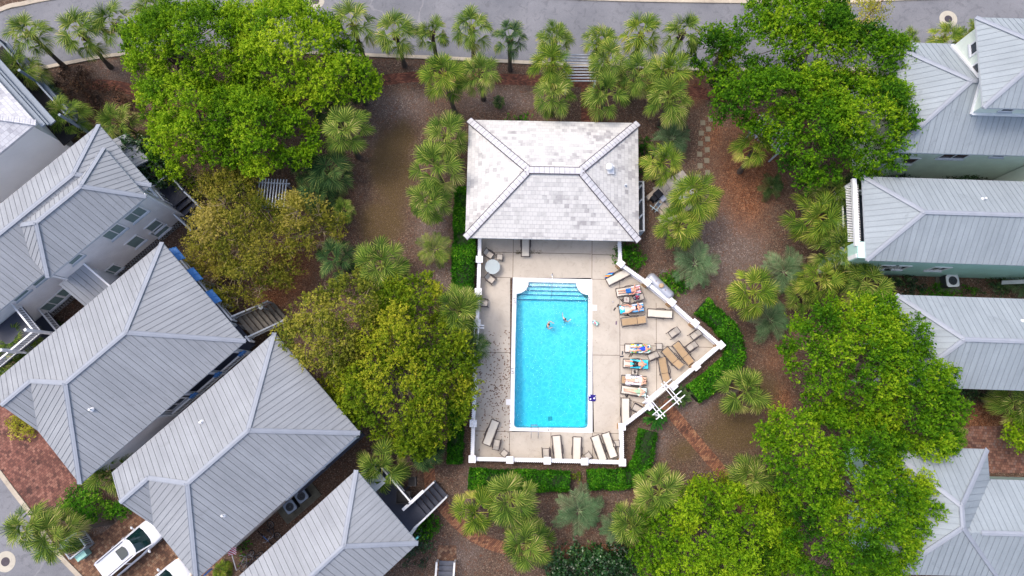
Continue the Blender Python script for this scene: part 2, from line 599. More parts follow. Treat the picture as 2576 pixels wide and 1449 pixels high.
sheet('yard_paving', [[P(*p) for p in [(2405, 1090), (2440, 1072), (2700, 1072), (2700, 1190), (2450, 1190)]]], .006, M_BR5)
# worn concrete patio slabs near the pool house
M_SLAB = concrete('patio_slab', S(136, 130, 124), S(170, 164, 156), .3)
mb = MB()
for i in range(5):
    for j in range(4):
        q = P3(1655 + i * 15.5 + j * 4, 478 + j * 25 - i * 9)
        mb.box(q.x, q.y, .02, .56, .76, .05, math.radians(33))
tag(mb.build('patio', M_SLAB), kind='structure')

# pool deck
M_DECK = concrete('deck_concrete', S(166, 157, 146), S(184, 176, 165), .17)
M_JOINT = plain('joint_dirt', S(70, 54, 46), .95, var=.3)
M_COPE = concrete('coping_concrete', S(208, 208, 212), S(222, 222, 226), .06)
DECK_D = [(1212, 520), (1207, 600), (1203, 735), (1196, 900), (1189, 1156), (1566, 1163), (1566, 1075), (1812, 869), (1560, 664), (1560, 520)]
DECK = [P(*p) for p in DECK_D]
sheet('pool_deck', [DECK], .055, M_DECK, holes=[[(-.15, 9.25), (6.35, 9.25), (6.35, -2.85), (-.15, -2.85)]], thick=.1)
COPE = [P(*p) for p in [(1290, 698.5), (1489.4, 702.8), (1490.2, 1088.5), (1282, 1084)]]
sheet('pool_coping_sheet', [COPE], .060, M_COPE, holes=[POOL]).name = 'pool_surround'
mb = MB()


def joint(x0, y0, x1, y1, w=.032):
    mb.bar(P3(x0, y0, .0545), P3(x1, y1, .0545), w, .006)


for j in [(1206, 634, 1289, 635), (1291, 635, 1487, 639), (1489, 640, 1558, 642), (1204, 697, 1290, 698.5), (1489, 702, 1559, 704), (1291.5, 600, 1290, 698),
          (1489.5, 600, 1489, 702), (1559, 704, 1560, 1075), (1650.5, 762, 1652, 1005), (1196, 886, 1283, 887), (1490, 893, 1559, 894), (1560, 868, 1792, 874),
          (1191, 1084, 1282, 1086), (1490, 1089, 1562, 1091), (1282, 1086, 1281, 1156), (1386, 1088, 1386, 1158), (1490.5, 1089, 1491, 1160), (1560, 1000, 1630, 1020)]:
    joint(*j)
tag(mb.build('deck_joints', M_JOINT), kind='structure')
# leaf debris blown onto the west deck, weeds in the joint by the pool house
rng = np.random.default_rng(5)
mb = MB()
for i in range(560):
    x = 1198 + rng.random() ** .8 * 86
    y = 830 + rng.random() * 310
    if rng.random() > math.exp(-((y - 960) / 95.0) ** 2) + .12: continue
    q = P3(x, y, .066); a = rng.random() * 6.3; l, w = .05 + .07 * rng.random(), .025 + .02 * rng.random()
    d, n = Vector((math.cos(a), math.sin(a), .15)), Vector((-math.sin(a), math.cos(a), .1))
    mb.poly([q - d * l, q + n * w, q + d * l, q - n * w])
for i in range(90):
    x = 1290 + rng.random() * 270; y = 650 + rng.random() * 500
    if 1282 < x < 1490 and 698 < y < 1088: continue
    q = P3(x, y, .064); a = rng.random() * 6.3; l, w = .035, .015
    d, n = Vector((math.cos(a), math.sin(a), .1)), Vector((-math.sin(a), math.cos(a), .1))
    mb.poly([q - d * l, q + n * w, q + d * l, q - n * w])
tag(mb.build('fallen_leaves', plain('dead_leaf', S(104, 74, 58), .9, var=.4, scale=4)), 'scatter of small brown fallen leaves on the pool deck', 'leaves', kind='stuff')
mb = MB()
for i in range(150):
    x = (1296 + rng.random() * 18) if rng.random() < .4 else (1334 + rng.random() * 30)
    q = P3(x, 638 - rng.random() ** 2 * 9, .06); a = rng.random() * 6.3; l = .08 + .12 * rng.random()
    e = q + Vector((math.cos(a) * l * .6, math.sin(a) * l * .6, l * .6)); n = Vector((-math.sin(a), math.cos(a), 0)) * .012
    mb.poly([q - n, q + n, e])
tag(mb.build('weeds', plain('weed_green', S(96, 90, 62), .9, var=.3)), 'dry weeds growing in the deck joint beside the pool house', 'weeds', kind='stuff')

# ------------------------------------------------------------------ swimming pool
pool = thing('swimming_pool', 'rectangular turquoise swimming pool with entry steps and a white concrete surround', 'pool', (*P(1388, 890), 0))
pl = Vector(pool.location)
M_PLAST = concrete('pool_plaster', S(214, 232, 236), S(226, 240, 243), .05)
M_TILE = plain('pool_tile', S(90, 170, 210), .3, var=.2)
M_NOSE = plain('nosing_tile', S(30, 80, 150), .3, var=.2)


def zf(y):                                               # floor depth along the pool
    t = min(1, max(0, (7.2 - y) / 7.5))
    return -1.0 - .75 * t


mb = MB()
n = len(POOL)
top = [(x - pl.x, y - pl.y, .058) for x, y in POOL]
mid = [(x - pl.x, y - pl.y, -.16) for x, y in POOL]
bot = [(x - pl.x, y - pl.y, zf(y)) for x, y in POOL]
for i in range(n):
    j = (i + 1) % n
    mb.poly([top[j], top[i], mid[i], mid[j]], 1)
    mb.poly([mid[j], mid[i], bot[i], bot[j]], 0)
tr = tessellate_polygon([[Vector(p) for p in bot]])
mb.add(bot, [list(t) if (Vector(bot[t[1]]) - Vector(bot[t[0]])).cross(Vector(bot[t[2]]) - Vector(bot[t[0]])).z > 0 else list(t)[::-1] for t in tr])
mb.build('basin', [M_PLAST, M_TILE], pool)
STEPS = [((1328.5, 720.3), (1450, 722.4), (1330.5, 709), (1449.5, 711), -.20), ((1321.8, 730.3), (1457, 733.3), None, None, -.38),
         ((1308.5, 740.5), (1469, 744.2), None, None, -.56), ((1298.8, 752.5), (1478, 755.5), None, None, -.74)]
prev = [P(1330.3, 708.5), P(1449.6, 710.5)]
for a, b_, _, _, z in STEPS:
    # the treads sit a little higher up the picture than their noses look through the water
    A, B = P(a[0] + .6, a[1], z), P(b_[0] - .6, b_[1], z)
    mb = MB()
    q = [prev[0], prev[1], B, A]
    q = [(x - pl.x, y - pl.y) for x, y in q][::-1]
    mb.prism(q, -1.25, z)
    st = mb.build('step', M_PLAST, pool)
    mb = MB()
    mb.bar((A[0] - pl.x, A[1] - pl.y, z + .004), (B[0] - pl.x, B[1] - pl.y, z + .004), .045, .02)
    mb.build('step_nosing', M_NOSE, st)
    prev = [A, B]
mb = MB(); q = P3(1384, 1053, -1.74) - pl
mb.box(q.x, q.y, -1.735, .34, .34, .03, .1)
mb.build('drain_cover', plain('drain_grey', S(150, 172, 176), .5), pool)
for (x, y) in ((1280.5, 1011.5), (1494.5, 774)):
    mb = MB(); q = P3(x, y, .06) - pl
    mb.box(q.x, q.y, .066, .46, .44, .016, -.02); mb.box(q.x, q.y, .076, .3, .3, .008, -.02)
    mb.build('skimmer_lid', M_COPE, pool)


def text_mesh(name, txt, size, loc, rz, mat, parent, ext=.001):
    cu = bpy.data.curves.new('text', 'FONT')
    cu.body = txt; cu.size = size; cu.align_x = 'CENTER'; cu.align_y = 'CENTER'; cu.extrude = ext
    cu.offset = size * .012
    t = bpy.data.objects.new('text', cu); C.objects.link(t)
    dg = bpy.context.evaluated_depsgraph_get()
    me = bpy.data.meshes.new_from_object(t.evaluated_get(dg))
    bpy.data.objects.remove(t)
    me.materials.clear(); me.name = name
    o = mesh_obj(name, me, mat, parent)
    o.location = loc; o.rotation_euler = (0, 0, rz)
    return o


M_INK = plain('marker_ink', S(70, 66, 72), .7, var=.05)
for x, y, t, r in ((1294, 756, '3 FT', -PI / 2), (1484, 755, '3 FT', PI / 2), (1288.5, 933, '5 FT', -PI / 2), (1484.5, 929, '5 FT', PI / 2), (1385, 1081.5, '6 FT', 0)):
    q = P3(x, y, .06) - pl
    d = Vector((math.cos(r), math.sin(r)))
    text_mesh('depth_number', t[0], .26, (q.x - d.x * .17, q.y - d.y * .17, .0635), r, M_INK, pool)
    text_mesh('depth_unit', t[2:], .26, (q.x + d.x * .12, q.y + d.y * .12, .0635), r, M_INK, pool)


def water_mat():
    m, nt, b = new_mat('pool_water')
    nt.nodes.remove(b)
    out = nt.nodes['Material Output']
    co = coords(nt)
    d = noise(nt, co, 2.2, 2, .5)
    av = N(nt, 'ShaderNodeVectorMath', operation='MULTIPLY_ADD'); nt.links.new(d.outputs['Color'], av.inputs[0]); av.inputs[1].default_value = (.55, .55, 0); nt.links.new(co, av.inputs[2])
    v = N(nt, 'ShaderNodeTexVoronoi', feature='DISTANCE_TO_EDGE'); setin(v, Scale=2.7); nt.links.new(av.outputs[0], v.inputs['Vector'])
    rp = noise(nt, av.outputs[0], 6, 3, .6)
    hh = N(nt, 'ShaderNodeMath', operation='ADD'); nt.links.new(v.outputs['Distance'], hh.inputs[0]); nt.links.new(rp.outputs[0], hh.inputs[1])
    bp = N(nt, 'ShaderNodeBump'); setin(bp, Strength=.9, Distance=.09); nt.links.new(hh.outputs[0], bp.inputs['Height'])
    tr_ = N(nt, 'ShaderNodeBsdfTransparent')
    # bright caustic veins of sunlight, painted into the transparent tint
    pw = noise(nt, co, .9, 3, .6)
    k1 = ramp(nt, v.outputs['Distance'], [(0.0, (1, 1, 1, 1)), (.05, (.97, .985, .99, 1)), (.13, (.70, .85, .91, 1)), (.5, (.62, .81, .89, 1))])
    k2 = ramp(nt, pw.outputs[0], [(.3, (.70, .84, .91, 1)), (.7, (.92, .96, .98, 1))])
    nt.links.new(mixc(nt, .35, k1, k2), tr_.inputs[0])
    gl = N(nt, 'ShaderNodeBsdfGlossy'); setin(gl, Roughness=.05); nt.links.new(bp.outputs[0], gl.inputs['Normal'])
    fr = N(nt, 'ShaderNodeFresnel'); setin(fr, IOR=1.33); nt.links.new(bp.outputs[0], fr.inputs['Normal'])
    mx = N(nt, 'ShaderNodeMixShader'); nt.links.new(fr.outputs[0], mx.inputs[0]); nt.links.new(tr_.outputs[0], mx.inputs[1]); nt.links.new(gl.outputs[0], mx.inputs[2])
    nt.links.new(mx.outputs[0], out.inputs['Surface'])
    ab = N(nt, 'ShaderNodeVolumeAbsorption'); setin(ab, Density=1.0); ab.inputs['Color'].default_value = (0.16, .93, .985, 1)
    nt.links.new(ab.outputs[0], out.inputs['Volume'])
    return m


mb = MB()
wp = [(x, y, -.05) for x, y in POOL]; wb = [(x, y, -1.9) for x, y in POOL]
tr = tessellate_polygon([[Vector(p) for p in wp]])
tt = [list(t) if (Vector(wp[t[1]]) - Vector(wp[t[0]])).cross(Vector(wp[t[2]]) - Vector(wp[t[0]])).z > 0 else list(t)[::-1] for t in tr]
mb.add(wp, tt); mb.add(wb, [t[::-1] for t in tt])
for i in range(n):
    j = (i + 1) % n
    mb.poly([wp[j], wp[i], wb[i], wb[j]][::-1])
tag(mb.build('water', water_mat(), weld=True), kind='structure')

# manhole covers (concrete ring with an iron lid) in the roads
M_IRON = plain('cast_iron', S(72, 66, 74), .7, .3, var=.2)
M_RING = concrete('manhole_ring', S(160, 154, 142), S(180, 174, 162), .2)
for i, (x, y, lab) in enumerate(((2385.5, 48, 'round iron manhole cover in a pale concrete ring beside the top right house'),
                                 (14, 1413, 'round iron manhole cover in a pale concrete ring on the bottom left road'),
                                 (794, 2, 'round iron manhole cover in a pale ring behind the large tree at the top edge'))):
    t = thing('manhole_cover', lab, 'manhole cover', (*P(x, y), 0), group='manhole covers in the roads')
    mb = MB(); mb.prism([(math.cos(2 * PI * k / 40) * .76, math.sin(2 * PI * k / 40) * .76) for k in range(40)], -.02, .016); mb.build('ring', M_RING, t)
    mb = MB(); mb.prism([(math.cos(2 * PI * k / 32) * .33, math.sin(2 * PI * k / 32) * .33) for k in range(32)], -.02, .022)
    for k in range(-3, 4): mb.box(0, k * .08, .023, 2 * math.sqrt(max(.01, .09 - (k * .08) ** 2)) * .95, .025, .008)
    mb.build('lid', M_IRON, t)
# ------------------------------------------------------------------ houses
def metal_roof_mat(name, ca, cb, rough=.62):
    m, nt, b = new_mat(name)
    uv = coords(nt, 'UV'); co = coords(nt)
    mp = N(nt, 'ShaderNodeMapping'); mp.inputs['Scale'].default_value = (1.0, .12, 1); nt.links.new(uv, mp.inputs['Vector'])
    st = noise(nt, mp.outputs[0], 3.0, 4, .7)
    l = noise(nt, co, .35, 4, .6)
    f = noise(nt, co, 9, 3, .6)
    k = N(nt, 'ShaderNodeMath', operation='MULTIPLY_ADD'); nt.links.new(st.outputs[0], k.inputs[0]); k.inputs[1].default_value = .5
    h = N(nt, 'ShaderNodeMath', operation='MULTIPLY'); nt.links.new(l.outputs[0], h.inputs[0]); h.inputs[1].default_value = .5
    nt.links.new(h.outputs[0], k.inputs[2])
    c = ramp(nt, k.outputs[0], [(.32, ca), (.66, cb)])
    c = mixc(nt, 1.0, c, ramp(nt, f.outputs[0], [(.3, bw(.96)), (.7, bw(1.04))]), 'MULTIPLY')
    # a few darker weather stains
    s = noise(nt, co, .55, 5, .75, 1.0)
    c = mixc(nt, 1.0, c, ramp(nt, s.outputs[0], [(.28, bw(.80)), (.40, bw(1.0))]), 'MULTIPLY')
    # every pan between two seams a hair different
    w = N(nt, 'ShaderNodeMath', operation='MULTIPLY'); sx = N(nt, 'ShaderNodeSeparateXYZ'); nt.links.new(uv, sx.inputs[0])
    nt.links.new(sx.outputs[0], w.inputs[0]); w.inputs[1].default_value = 1 / .40
    fl = N(nt, 'ShaderNodeMath', operation='FLOOR'); nt.links.new(w.outputs[0], fl.inputs[0])
    wn_ = N(nt, 'ShaderNodeTexWhiteNoise', noise_dimensions='1D'); nt.links.new(fl.outputs[0], wn_.inputs['W'])
    mr = N(nt, 'ShaderNodeMapRange'); nt.links.new(wn_.outputs[0], mr.inputs[0]); mr.inputs['To Min'].default_value = .955; mr.inputs['To Max'].default_value = 1.03
    c = mixc(nt, 1.0, c, mr.outputs[0], 'MULTIPLY')
    nt.links.new(c, b.inputs['Base Color'])
    setin(b, Roughness=rough, Metallic=0.0); b.inputs['Specular IOR Level'].default_value = .18
    return m


def siding_mat(name, c, gap=.115):
    m, nt, b = new_mat(name)
    uv = coords(nt, 'UV'); co = coords(nt)
    sx = N(nt, 'ShaderNodeSeparateXYZ'); nt.links.new(uv, sx.inputs[0])
    w = N(nt, 'ShaderNodeMath', operation='MULTIPLY'); nt.links.new(sx.outputs[1], w.inputs[0]); w.inputs[1].default_value = 1 / gap
    fr = N(nt, 'ShaderNodeMath', operation='FRACT'); nt.links.new(w.outputs[0], fr.inputs[0])
    l = noise(nt, co, 1.1, 4, .6)
    d = tuple(x * .88 for x in c[:3]) + (1,)
    cc = ramp(nt, l.outputs[0], [(.3, d), (.7, c)])
    cc = mixc(nt, 1.0, cc, ramp(nt, fr.outputs[0], [(0, bw(.74)), (.10, bw(.8)), (.16, bw(1)), (1, bw(1))]), 'MULTIPLY')
    nt.links.new(cc, b.inputs['Base Color']); setin(b, Roughness=.6)
    bump(nt, b, fr.outputs[0], .6, .03)
    return m


def shingle_mat(name, ca, cb, cc, w=.30, h=.33):
    m, nt, b = new_mat(name)
    uv = coords(nt, 'UV'); co = coords(nt)
    t = N(nt, 'ShaderNodeTexBrick'); setin(t, Scale=1.0)
    t.inputs['Brick Width'].default_value = w; t.inputs['Row Height'].default_value = h; t.inputs['Mortar Size'].default_value = .007
    t.inputs['Mortar Smooth'].default_value = .3
    t.inputs['Color1'].default_value = bw(0); t.inputs['Color2'].default_value = bw(1); t.inputs['Mortar'].default_value = bw(.5)
    nt.links.new(uv, t.inputs['Vector'])
    l = noise(nt, co, .45, 5, .7); k = N(nt, 'ShaderNodeMath', operation='MULTIPLY_ADD')
    nt.links.new(t.outputs['Color'], k.inputs[0]); k.inputs[1].default_value = .34
    h2 = N(nt, 'ShaderNodeMath', operation='MULTIPLY'); nt.links.new(l.outputs[0], h2.inputs[0]); h2.inputs[1].default_value = .8
    nt.links.new(h2.outputs[0], k.inputs[2])
    c = ramp(nt, k.outputs[0], [(.33, ca), (.44, cb), (.60, cc)])
    # weather stains gathered in streaks
    st = noise(nt, co, .8, 6, .75, .8)
    c = mixc(nt, 1.0, c, ramp(nt, st.outputs[0], [(.3, bw(.80)), (.42, bw(.97)), (.6, bw(1.0))]), 'MULTIPLY')
    # butt edge of each course
    sx = N(nt, 'ShaderNodeSeparateXYZ'); nt.links.new(uv, sx.inputs[0])
    w_ = N(nt, 'ShaderNodeMath', operation='MULTIPLY'); nt.links.new(sx.outputs[1], w_.inputs[0]); w_.inputs[1].default_value = 1 / h
    fr = N(nt, 'ShaderNodeMath', operation='FRACT'); nt.links.new(w_.outputs[0], fr.inputs[0])
    c = mixc(nt, t.outputs['Fac'], c, S(150, 146, 156))
    nt.links.new(c, b.inputs['Base Color']); setin(b, Roughness=.8)
    sb = N(nt, 'ShaderNodeMath', operation='MULTIPLY_ADD'); nt.links.new(fr.outputs[0], sb.inputs[0]); sb.inputs[1].default_value = -1.0
    inv = N(nt, 'ShaderNodeMath', operation='MULTIPLY'); nt.links.new(t.outputs['Fac'], inv.inputs[0]); inv.inputs[1].default_value = -.6
    nt.links.new(inv.outputs[0], sb.inputs[2])
    bump(nt, b, sb.outputs[0], .5, .03)
    return m


M_ROOF = metal_roof_mat('standing_seam_metal', S(130, 134, 140), S(149, 153, 159))
M_ROOFR = metal_roof_mat('standing_seam_metal_pale', S(129, 138, 145), S(146, 155, 162))
M_SEAM = plain('shaded_seam', S(108, 112, 119), .6, 0, var=.1)  # darker than the roof metal: shading along the seams put into the colour
M_SEAMR = plain('shaded_seam_pale', S(121, 130, 138), .6, 0, var=.1)  # same for the pale roofs, seam shading painted as a darker tone
M_CAP = plain('ridge_metal', S(138, 144, 155), .55, 0, var=.08, scale=1.2)
M_WHITE = plain('white_paint', S(214, 216, 220), .5, var=.07)
M_TRIM = plain('grey_white_trim', S(176, 182, 190), .55, var=.1)
M_GLASS = plain('window_glass', S(112, 134, 134), .12, var=.15, scale=.8, spec=.6)
M_DGLASS = plain('dark_window_glass', S(34, 42, 52), .12, var=.2, scale=.8, spec=.6)
M_GREY = siding_mat('grey_siding', S(230, 231, 235))
M_LGREY = plain('grey_stucco', S(226, 227, 228), .8, var=.05, scale=.6)
M_LAV = siding_mat('lavender_grey_siding', S(224, 224, 229))
M_MINT = siding_mat('mint_siding', S(196, 230, 224))
M_SAGE = siding_mat('sage_siding', S(222, 232, 222))
M_NAVY = plain('navy_deck_paint', S(40, 46, 62), .55, var=.15, scale=1.0)
M_DARK = plain('dark_interior', S(30, 28, 30), .9)
M_WOOD = plain('weathered_planks', S(98, 94, 88), .9, var=.3, scale=2.0)
M_BLUE = plain('blue_shutter_paint', S(52, 108, 170), .5, var=.1)
M_TEAL = plain('teal_paint', S(70, 150, 150), .5, var=.1)


def face_ribs(mb, poly, spacing=.40, w=.022, h=.026, mi=1):
    """standing seams on a planar roof polygon; its first edge is level (the eave)"""
    p = [Vector(q) for q in poly]
    nrm = (p[1] - p[0]).cross(p[2] - p[0]).normalized()
    if nrm.z < 0: nrm = -nrm
    u = (p[1] - p[0]); u.z = 0; u.normalize()
    v = nrm.cross(u)
    s = [(q - p[0]).dot(u) for q in p]; t = [(q - p[0]).dot(v) for q in p]
    a = min(s) + spacing * .5
    while a < max(s):
        hit = []
        for i in range(len(p)):
            j = (i + 1) % len(p)
            if (s[i] - a) * (s[j] - a) < 0:
                k = (a - s[i]) / (s[j] - s[i])
                hit.append(t[i] + (t[j] - t[i]) * k)
        if len(hit) >= 2 and max(hit) - min(hit) > .12:
            q0 = p[0] + u * a + v * min(hit) + nrm * h * .4
            q1 = p[0] + u * a + v * (max(hit) - .1) + nrm * h * .4
            mb.bar(q0, q1, w, h, mi, up=nrm)
        a += spacing


def hip_polys(L, W, ze, pitch):
    """eave rectangle L x W (ridge along the longer side); returns faces (first edge = eave) and cap lines"""
    a, b = L / 2, W / 2
    if L >= W:
        r, zr = a - b, ze + pitch * b
        A, B_, C_, D = (-a, -b, ze), (a, -b, ze), (a, b, ze), (-a, b, ze)
        R0, R1 = (-r, 0, zr), (r, 0, zr)
        if r < .02:
            return [[A, B_, R1], [B_, C_, R1], [C_, D, R0], [D, A, R0]], [(A, R0), (B_, R0), (C_, R0), (D, R0)]
        return [[A, B_, R1, R0], [B_, C_, R1], [C_, D, R0, R1], [D, A, R0]], [(R0, R1), (A, R0), (D, R0), (B_, R1), (C_, R1)]
    f, c = hip_polys(W, L, ze, pitch)
    rot = lambda q: (-q[1], q[0], q[2])
    return [[rot(q) for q in x] for x in f], [(rot(p), rot(q)) for p, q in c]


def shift(polys, dx, dy, rz=0):
    c, s = math.cos(rz), math.sin(rz)
    return [[(x * c - y * s + dx, x * s + y * c + dy, z) for x, y, z in p] for p in polys]


def metal_roof(parent, faces, caps, mat=None, seam=None, label=None, thick=.16, spacing=.40, capw=.30):
    mat = mat or M_ROOF
    seam = seam or M_SEAM
    mb = MB()
    for f in faces:
        mb.poly(f, 0)
        face_ribs(mb, f, spacing)
        lo = [(x, y, z - thick) for x, y, z in f]
        mb.poly(lo[::-1], 2)
        zmin = min(q[2] for q in f)
        for i in range(len(f)):
            j = (i + 1) % len(f)
            if abs(f[i][2] - zmin) < .01 and abs(f[j][2] - zmin) < .01:
                mb.poly([lo[i], lo[j], f[j], f[i]], 2)
    o = mb.build('roof', [mat, seam, M_TRIM], parent)
    mb = MB()
    for p, q in caps:
        p, q = Vector(p), Vector(q)
        d = (q - p).normalized()
        for s in (-1, 1):
            sd = d.cross(Vector((0, 0, 1))).normalized() * s
            dn = Vector((0, 0, -.30 if abs(d.z) < .05 else -.16)) * 1.0
            e = (sd + dn).normalized() * capw / 2
            up = Vector((0, 0, .05))
            vv = [p + up, q + up, q + e + up, p + e + up]
            if s > 0: vv = vv[::-1]
            mb.poly(vv); mb.poly([w + Vector((0, 0, -.03)) for w in vv][::-1])
            mb.bar(p + e + up * .8, q + e + up * .8, .02, .05)
    if caps: mb.build('ridge_cap', M_CAP, o)
    return o


def vent_pipe(parent, x, y, z, white=True):
    mb = MB()
    mb.tube([(x, y, z - .15), (x, y, z + .26)], .055, 10)
    mb.tube([(x, y, z - .06), (x, y, z + .05)], [.16, .08], 12)
    mb.tube([(x, y, z + .24), (x, y, z + .30)], .075, 10)
    mb.build('vent_pipe', M_WHITE if white else M_TRIM, parent)


def window(parent, c, ang, w, h, glass=None, mullion=True, sill=True):
    """window on a wall: c = centre on the wall face (local), ang = direction of the outward normal"""
    n = Vector((math.cos(ang), math.sin(ang), 0)); s = Vector((-n.y, n.x, 0)); u = Vector((0, 0, 1))
    c = Vector(c) + n * .02
    mb = MB()
    for a in (-1, 1):
        mb.bar(c + s * (a * (w / 2 + .04)) - u * (h / 2 + .08), c + s * (a * (w / 2 + .04)) + u * (h / 2 + .10), .06, .12, up=s)
        mb.bar(c + u * (a * (h / 2 + .04)) - s * w / 2, c + u * (a * (h / 2 + .04)) + s * w / 2, .06, .11)
    if mullion:
        mb.bar(c - u * h / 2, c + u * h / 2, .05, .06, up=s)
    o = mb.build('window', M_WHITE, parent)
    mb = MB()
    a = c - n * .01
    mb.poly([a - s * w / 2 - u * h / 2, a + s * w / 2 - u * h / 2, a + s * w / 2 + u * h / 2, a - s * w / 2 + u * h / 2])
    mb.build('pane', glass or M_GLASS, o)
    if sill:
        mb = MB(); mb.bar(c + n * .05 - u * (h / 2 + .11) - s * (w / 2 + .12), c + n * .05 - u * (h / 2 + .11) + s * (w / 2 + .12), .14, .06)
        mb.build('sill', M_TRIM, o)
    return o


def railing(parent, p0, p1, z0, h=.95, spacing=.13, mat=None, name='railing', posts=True):
    """picket railing between two local points standing on z0 (z0 may be a pair for stairs)"""
    za, zb = z0 if isinstance(z0, tuple) else (z0, z0)
    a, b = Vector((p0[0], p0[1], za)), Vector((p1[0], p1[1], zb))
    up = Vector((0, 0, 1))
    mb = MB()
    mb.bar(a + up * h, b + up * h, .12, .05)
    mb.bar(a + up * .12, b + up * .12, .05, .06)
    n = max(2, int((b - a).length / spacing))
    for i in range(n + 1):
        q = a.lerp(b, i / n)
        mb.bar(q + up * .12, q + up * h, .035, .035)
    if posts:
        for q in (a, b): mb.bar(q, q + up * (h + .05), .11, .11)
    return mb.build(name, mat or M_WHITE, parent)


def wall_box(parent, x0, x1, y0, y1, z0, z1, mat, name='wall'):
    mb = MB()
    mb.box((x0 + x1) / 2, (y0 + y1) / 2, (z0 + z1) / 2, x1 - x0, y1 - y0, z1 - z0)
    return mb.build(name, mat, parent)


class Frame:
    """local frame of a house, so that picture points can be read as local coordinates"""
    def __init__(s, cx, cy, deg):
        s.c, s.a = Vector((cx, cy)), math.radians(deg)

    def loc(s, px, py, h=0.0):
        d = Vector(P(px, py, h)) - s.c
        return Vector((d.x * math.cos(s.a) + d.y * math.sin(s.a), -d.x * math.sin(s.a) + d.y * math.cos(s.a), h))

    def wall(s, px, py, y):
        """point of the wall plane y = const seen at a picture point"""
        a, b = s.loc(px, py, 0), s.loc(px, py, 10)
        h = 10 * (y - a.y) / (b.y - a.y)
        return s.loc(px, py, h)


def house(name, label, cx, cy, deg, group=None):
    return thing(name, label, 'house', (cx, cy, 0), math.radians(deg), group), Frame(cx, cy, deg)


def gable_hip(L, W, ze, p):
    """hip roof whose -x end carries a small gable on its +y half"""
    a, b = L / 2, W / 2
    A, B_, Cc, D = (-a, -b, ze), (a, -b, ze), (a, b, ze), (-a, b, ze)
    R0, R1 = (-a + b, 0, ze + p * b), (a - b, 0, ze + p * b)
    G0, G1, G2 = (-a, b / 2, ze + p * b / 2), (-a + b / 2, b / 2, ze + p * b / 2), (-a, 0, ze)
    faces = [[A, B_, R1, R0], [B_, Cc, R1], [Cc, D, G0, G1, R0, R1], [G2, A, R0, G1], [G1, G0, G2]]
    caps = [(R0, R1), (A, R0), (B_, R1), (Cc, R1), (G1, R0), (G0, G1)]
    gab = [G0, D, G2]
    return faces, caps, gab


# ---- left house A: big grey roof with blue shutters (middle of the left edge)
def left_house(name, label, cx, cy, deg, L, W, ze, vents, wall):
    o, F = house(name, label, cx, cy, deg)
    fc, cp, gab = gable_hip(L, W, ze, .645)
    r = metal_roof(o, fc, cp)
    mb = MB(); mb.poly([(x + .02, y, z - .05) for x, y, z in gab]); mb.build('gable', wall, o)
    for x, y in vents:
        q = F.loc(x, y, ze + 1.4)
        z = ze + .645 * (W / 2 - abs(q.y))
        q = F.loc(x, y, z)
        vent_pipe(o, q.x, q.y, z)
    return o, F


h3, F3 = left_house('house', 'large grey metal roofed house with sky blue shutters on the left', -27.3, 2.41, 42.3, 14.5, 9.6, 6.0, [(230, 1030)], M_LAV)
wall_box(h3, -6.8, 5.6, -3.2, 4.4, 0, 5.92, M_LAV)
wall_box(h3, -6.8, -.6, -4.4, -3.2, 0, 5.9, M_LAV)
# side gallery (south east): upper and lower rails, dark floor, posts, blue brackets
mb = MB(); mb.box(2.6, -3.85, 2.9, 6.5, 1.5, .16); mb.box(6.2, 0, 2.9, 1.3, 9.0, .16); mb.build('porch_floor', M_NAVY, h3)
for i in range(3):
    x0, x1 = -.5 + i * 2.2, 1.6 + i * 2.2
    railing(h3, (x0, -4.66), (x1, -4.66), 2.98, .95, .14)
    railing(h3, (x0, -4.5), (x1, -4.5), 5.0, .8, .12, M_TRIM, 'valance', False)
mb = MB()
for x in (-.6, 1.65, 3.85, 6.1):
    mb.box(x, -4.62, 2.95, .22, .22, 5.9)
for y in (-2.4, 0, 2.3, 4.5): mb.box(6.7, y, 2.95, .22, .22, 5.9)
mb.build('porch_post', M_TRIM, h3)
for x in (1.65, 3.85, 6.1):
    mb = MB(); mb.bar((x - .25, -4.85, 4.5), (x + .3, -4.85, 4.5), .1, .5); mb.bar((x, -4.9, 4.4), (x, -4.62, 4.9), .12, .12)
    mb.build('bracket', M_BLUE, h3)
for y0, y1 in ((-2.2, -.2), (.2, 2.1), (2.5, 4.3)):
    railing(h3, (6.95, y0), (6.95, y1), 2.98, .95, .13)
railing(h3, (6.95, -4.3), (6.95, -3.9), 2.98, .95, .13)
for y in (4.0, 1.9, -.3):
    mb = MB()
    mb.add([(6.6, y - .55, 5.55), (6.6, y + .55, 5.55), (7.45, y + .55, 4.55), (7.45, y - .55, 4.55)], [[0, 1, 2, 3]][::-1])
    mb.bar((7.0, y - .55, 5.08), (7.0, y + .55, 5.08), .05, .05)
    for dy in (-.55, .55): mb.bar((6.6, y + dy, 5.55), (7.45, y + dy, 4.55), .06, .06)
    for k in range(1, 12):
        t = k / 12; mb.bar((6.6 + .85 * t, y - .53, 5.56 - t), (6.6 + .85 * t, y + .53, 5.56 - t), .045, .015)
    mb.bar((6.6, y, 5.55), (7.45, y, 4.55), .05, .05)
    mb.build('shutter', M_BLUE, h3)
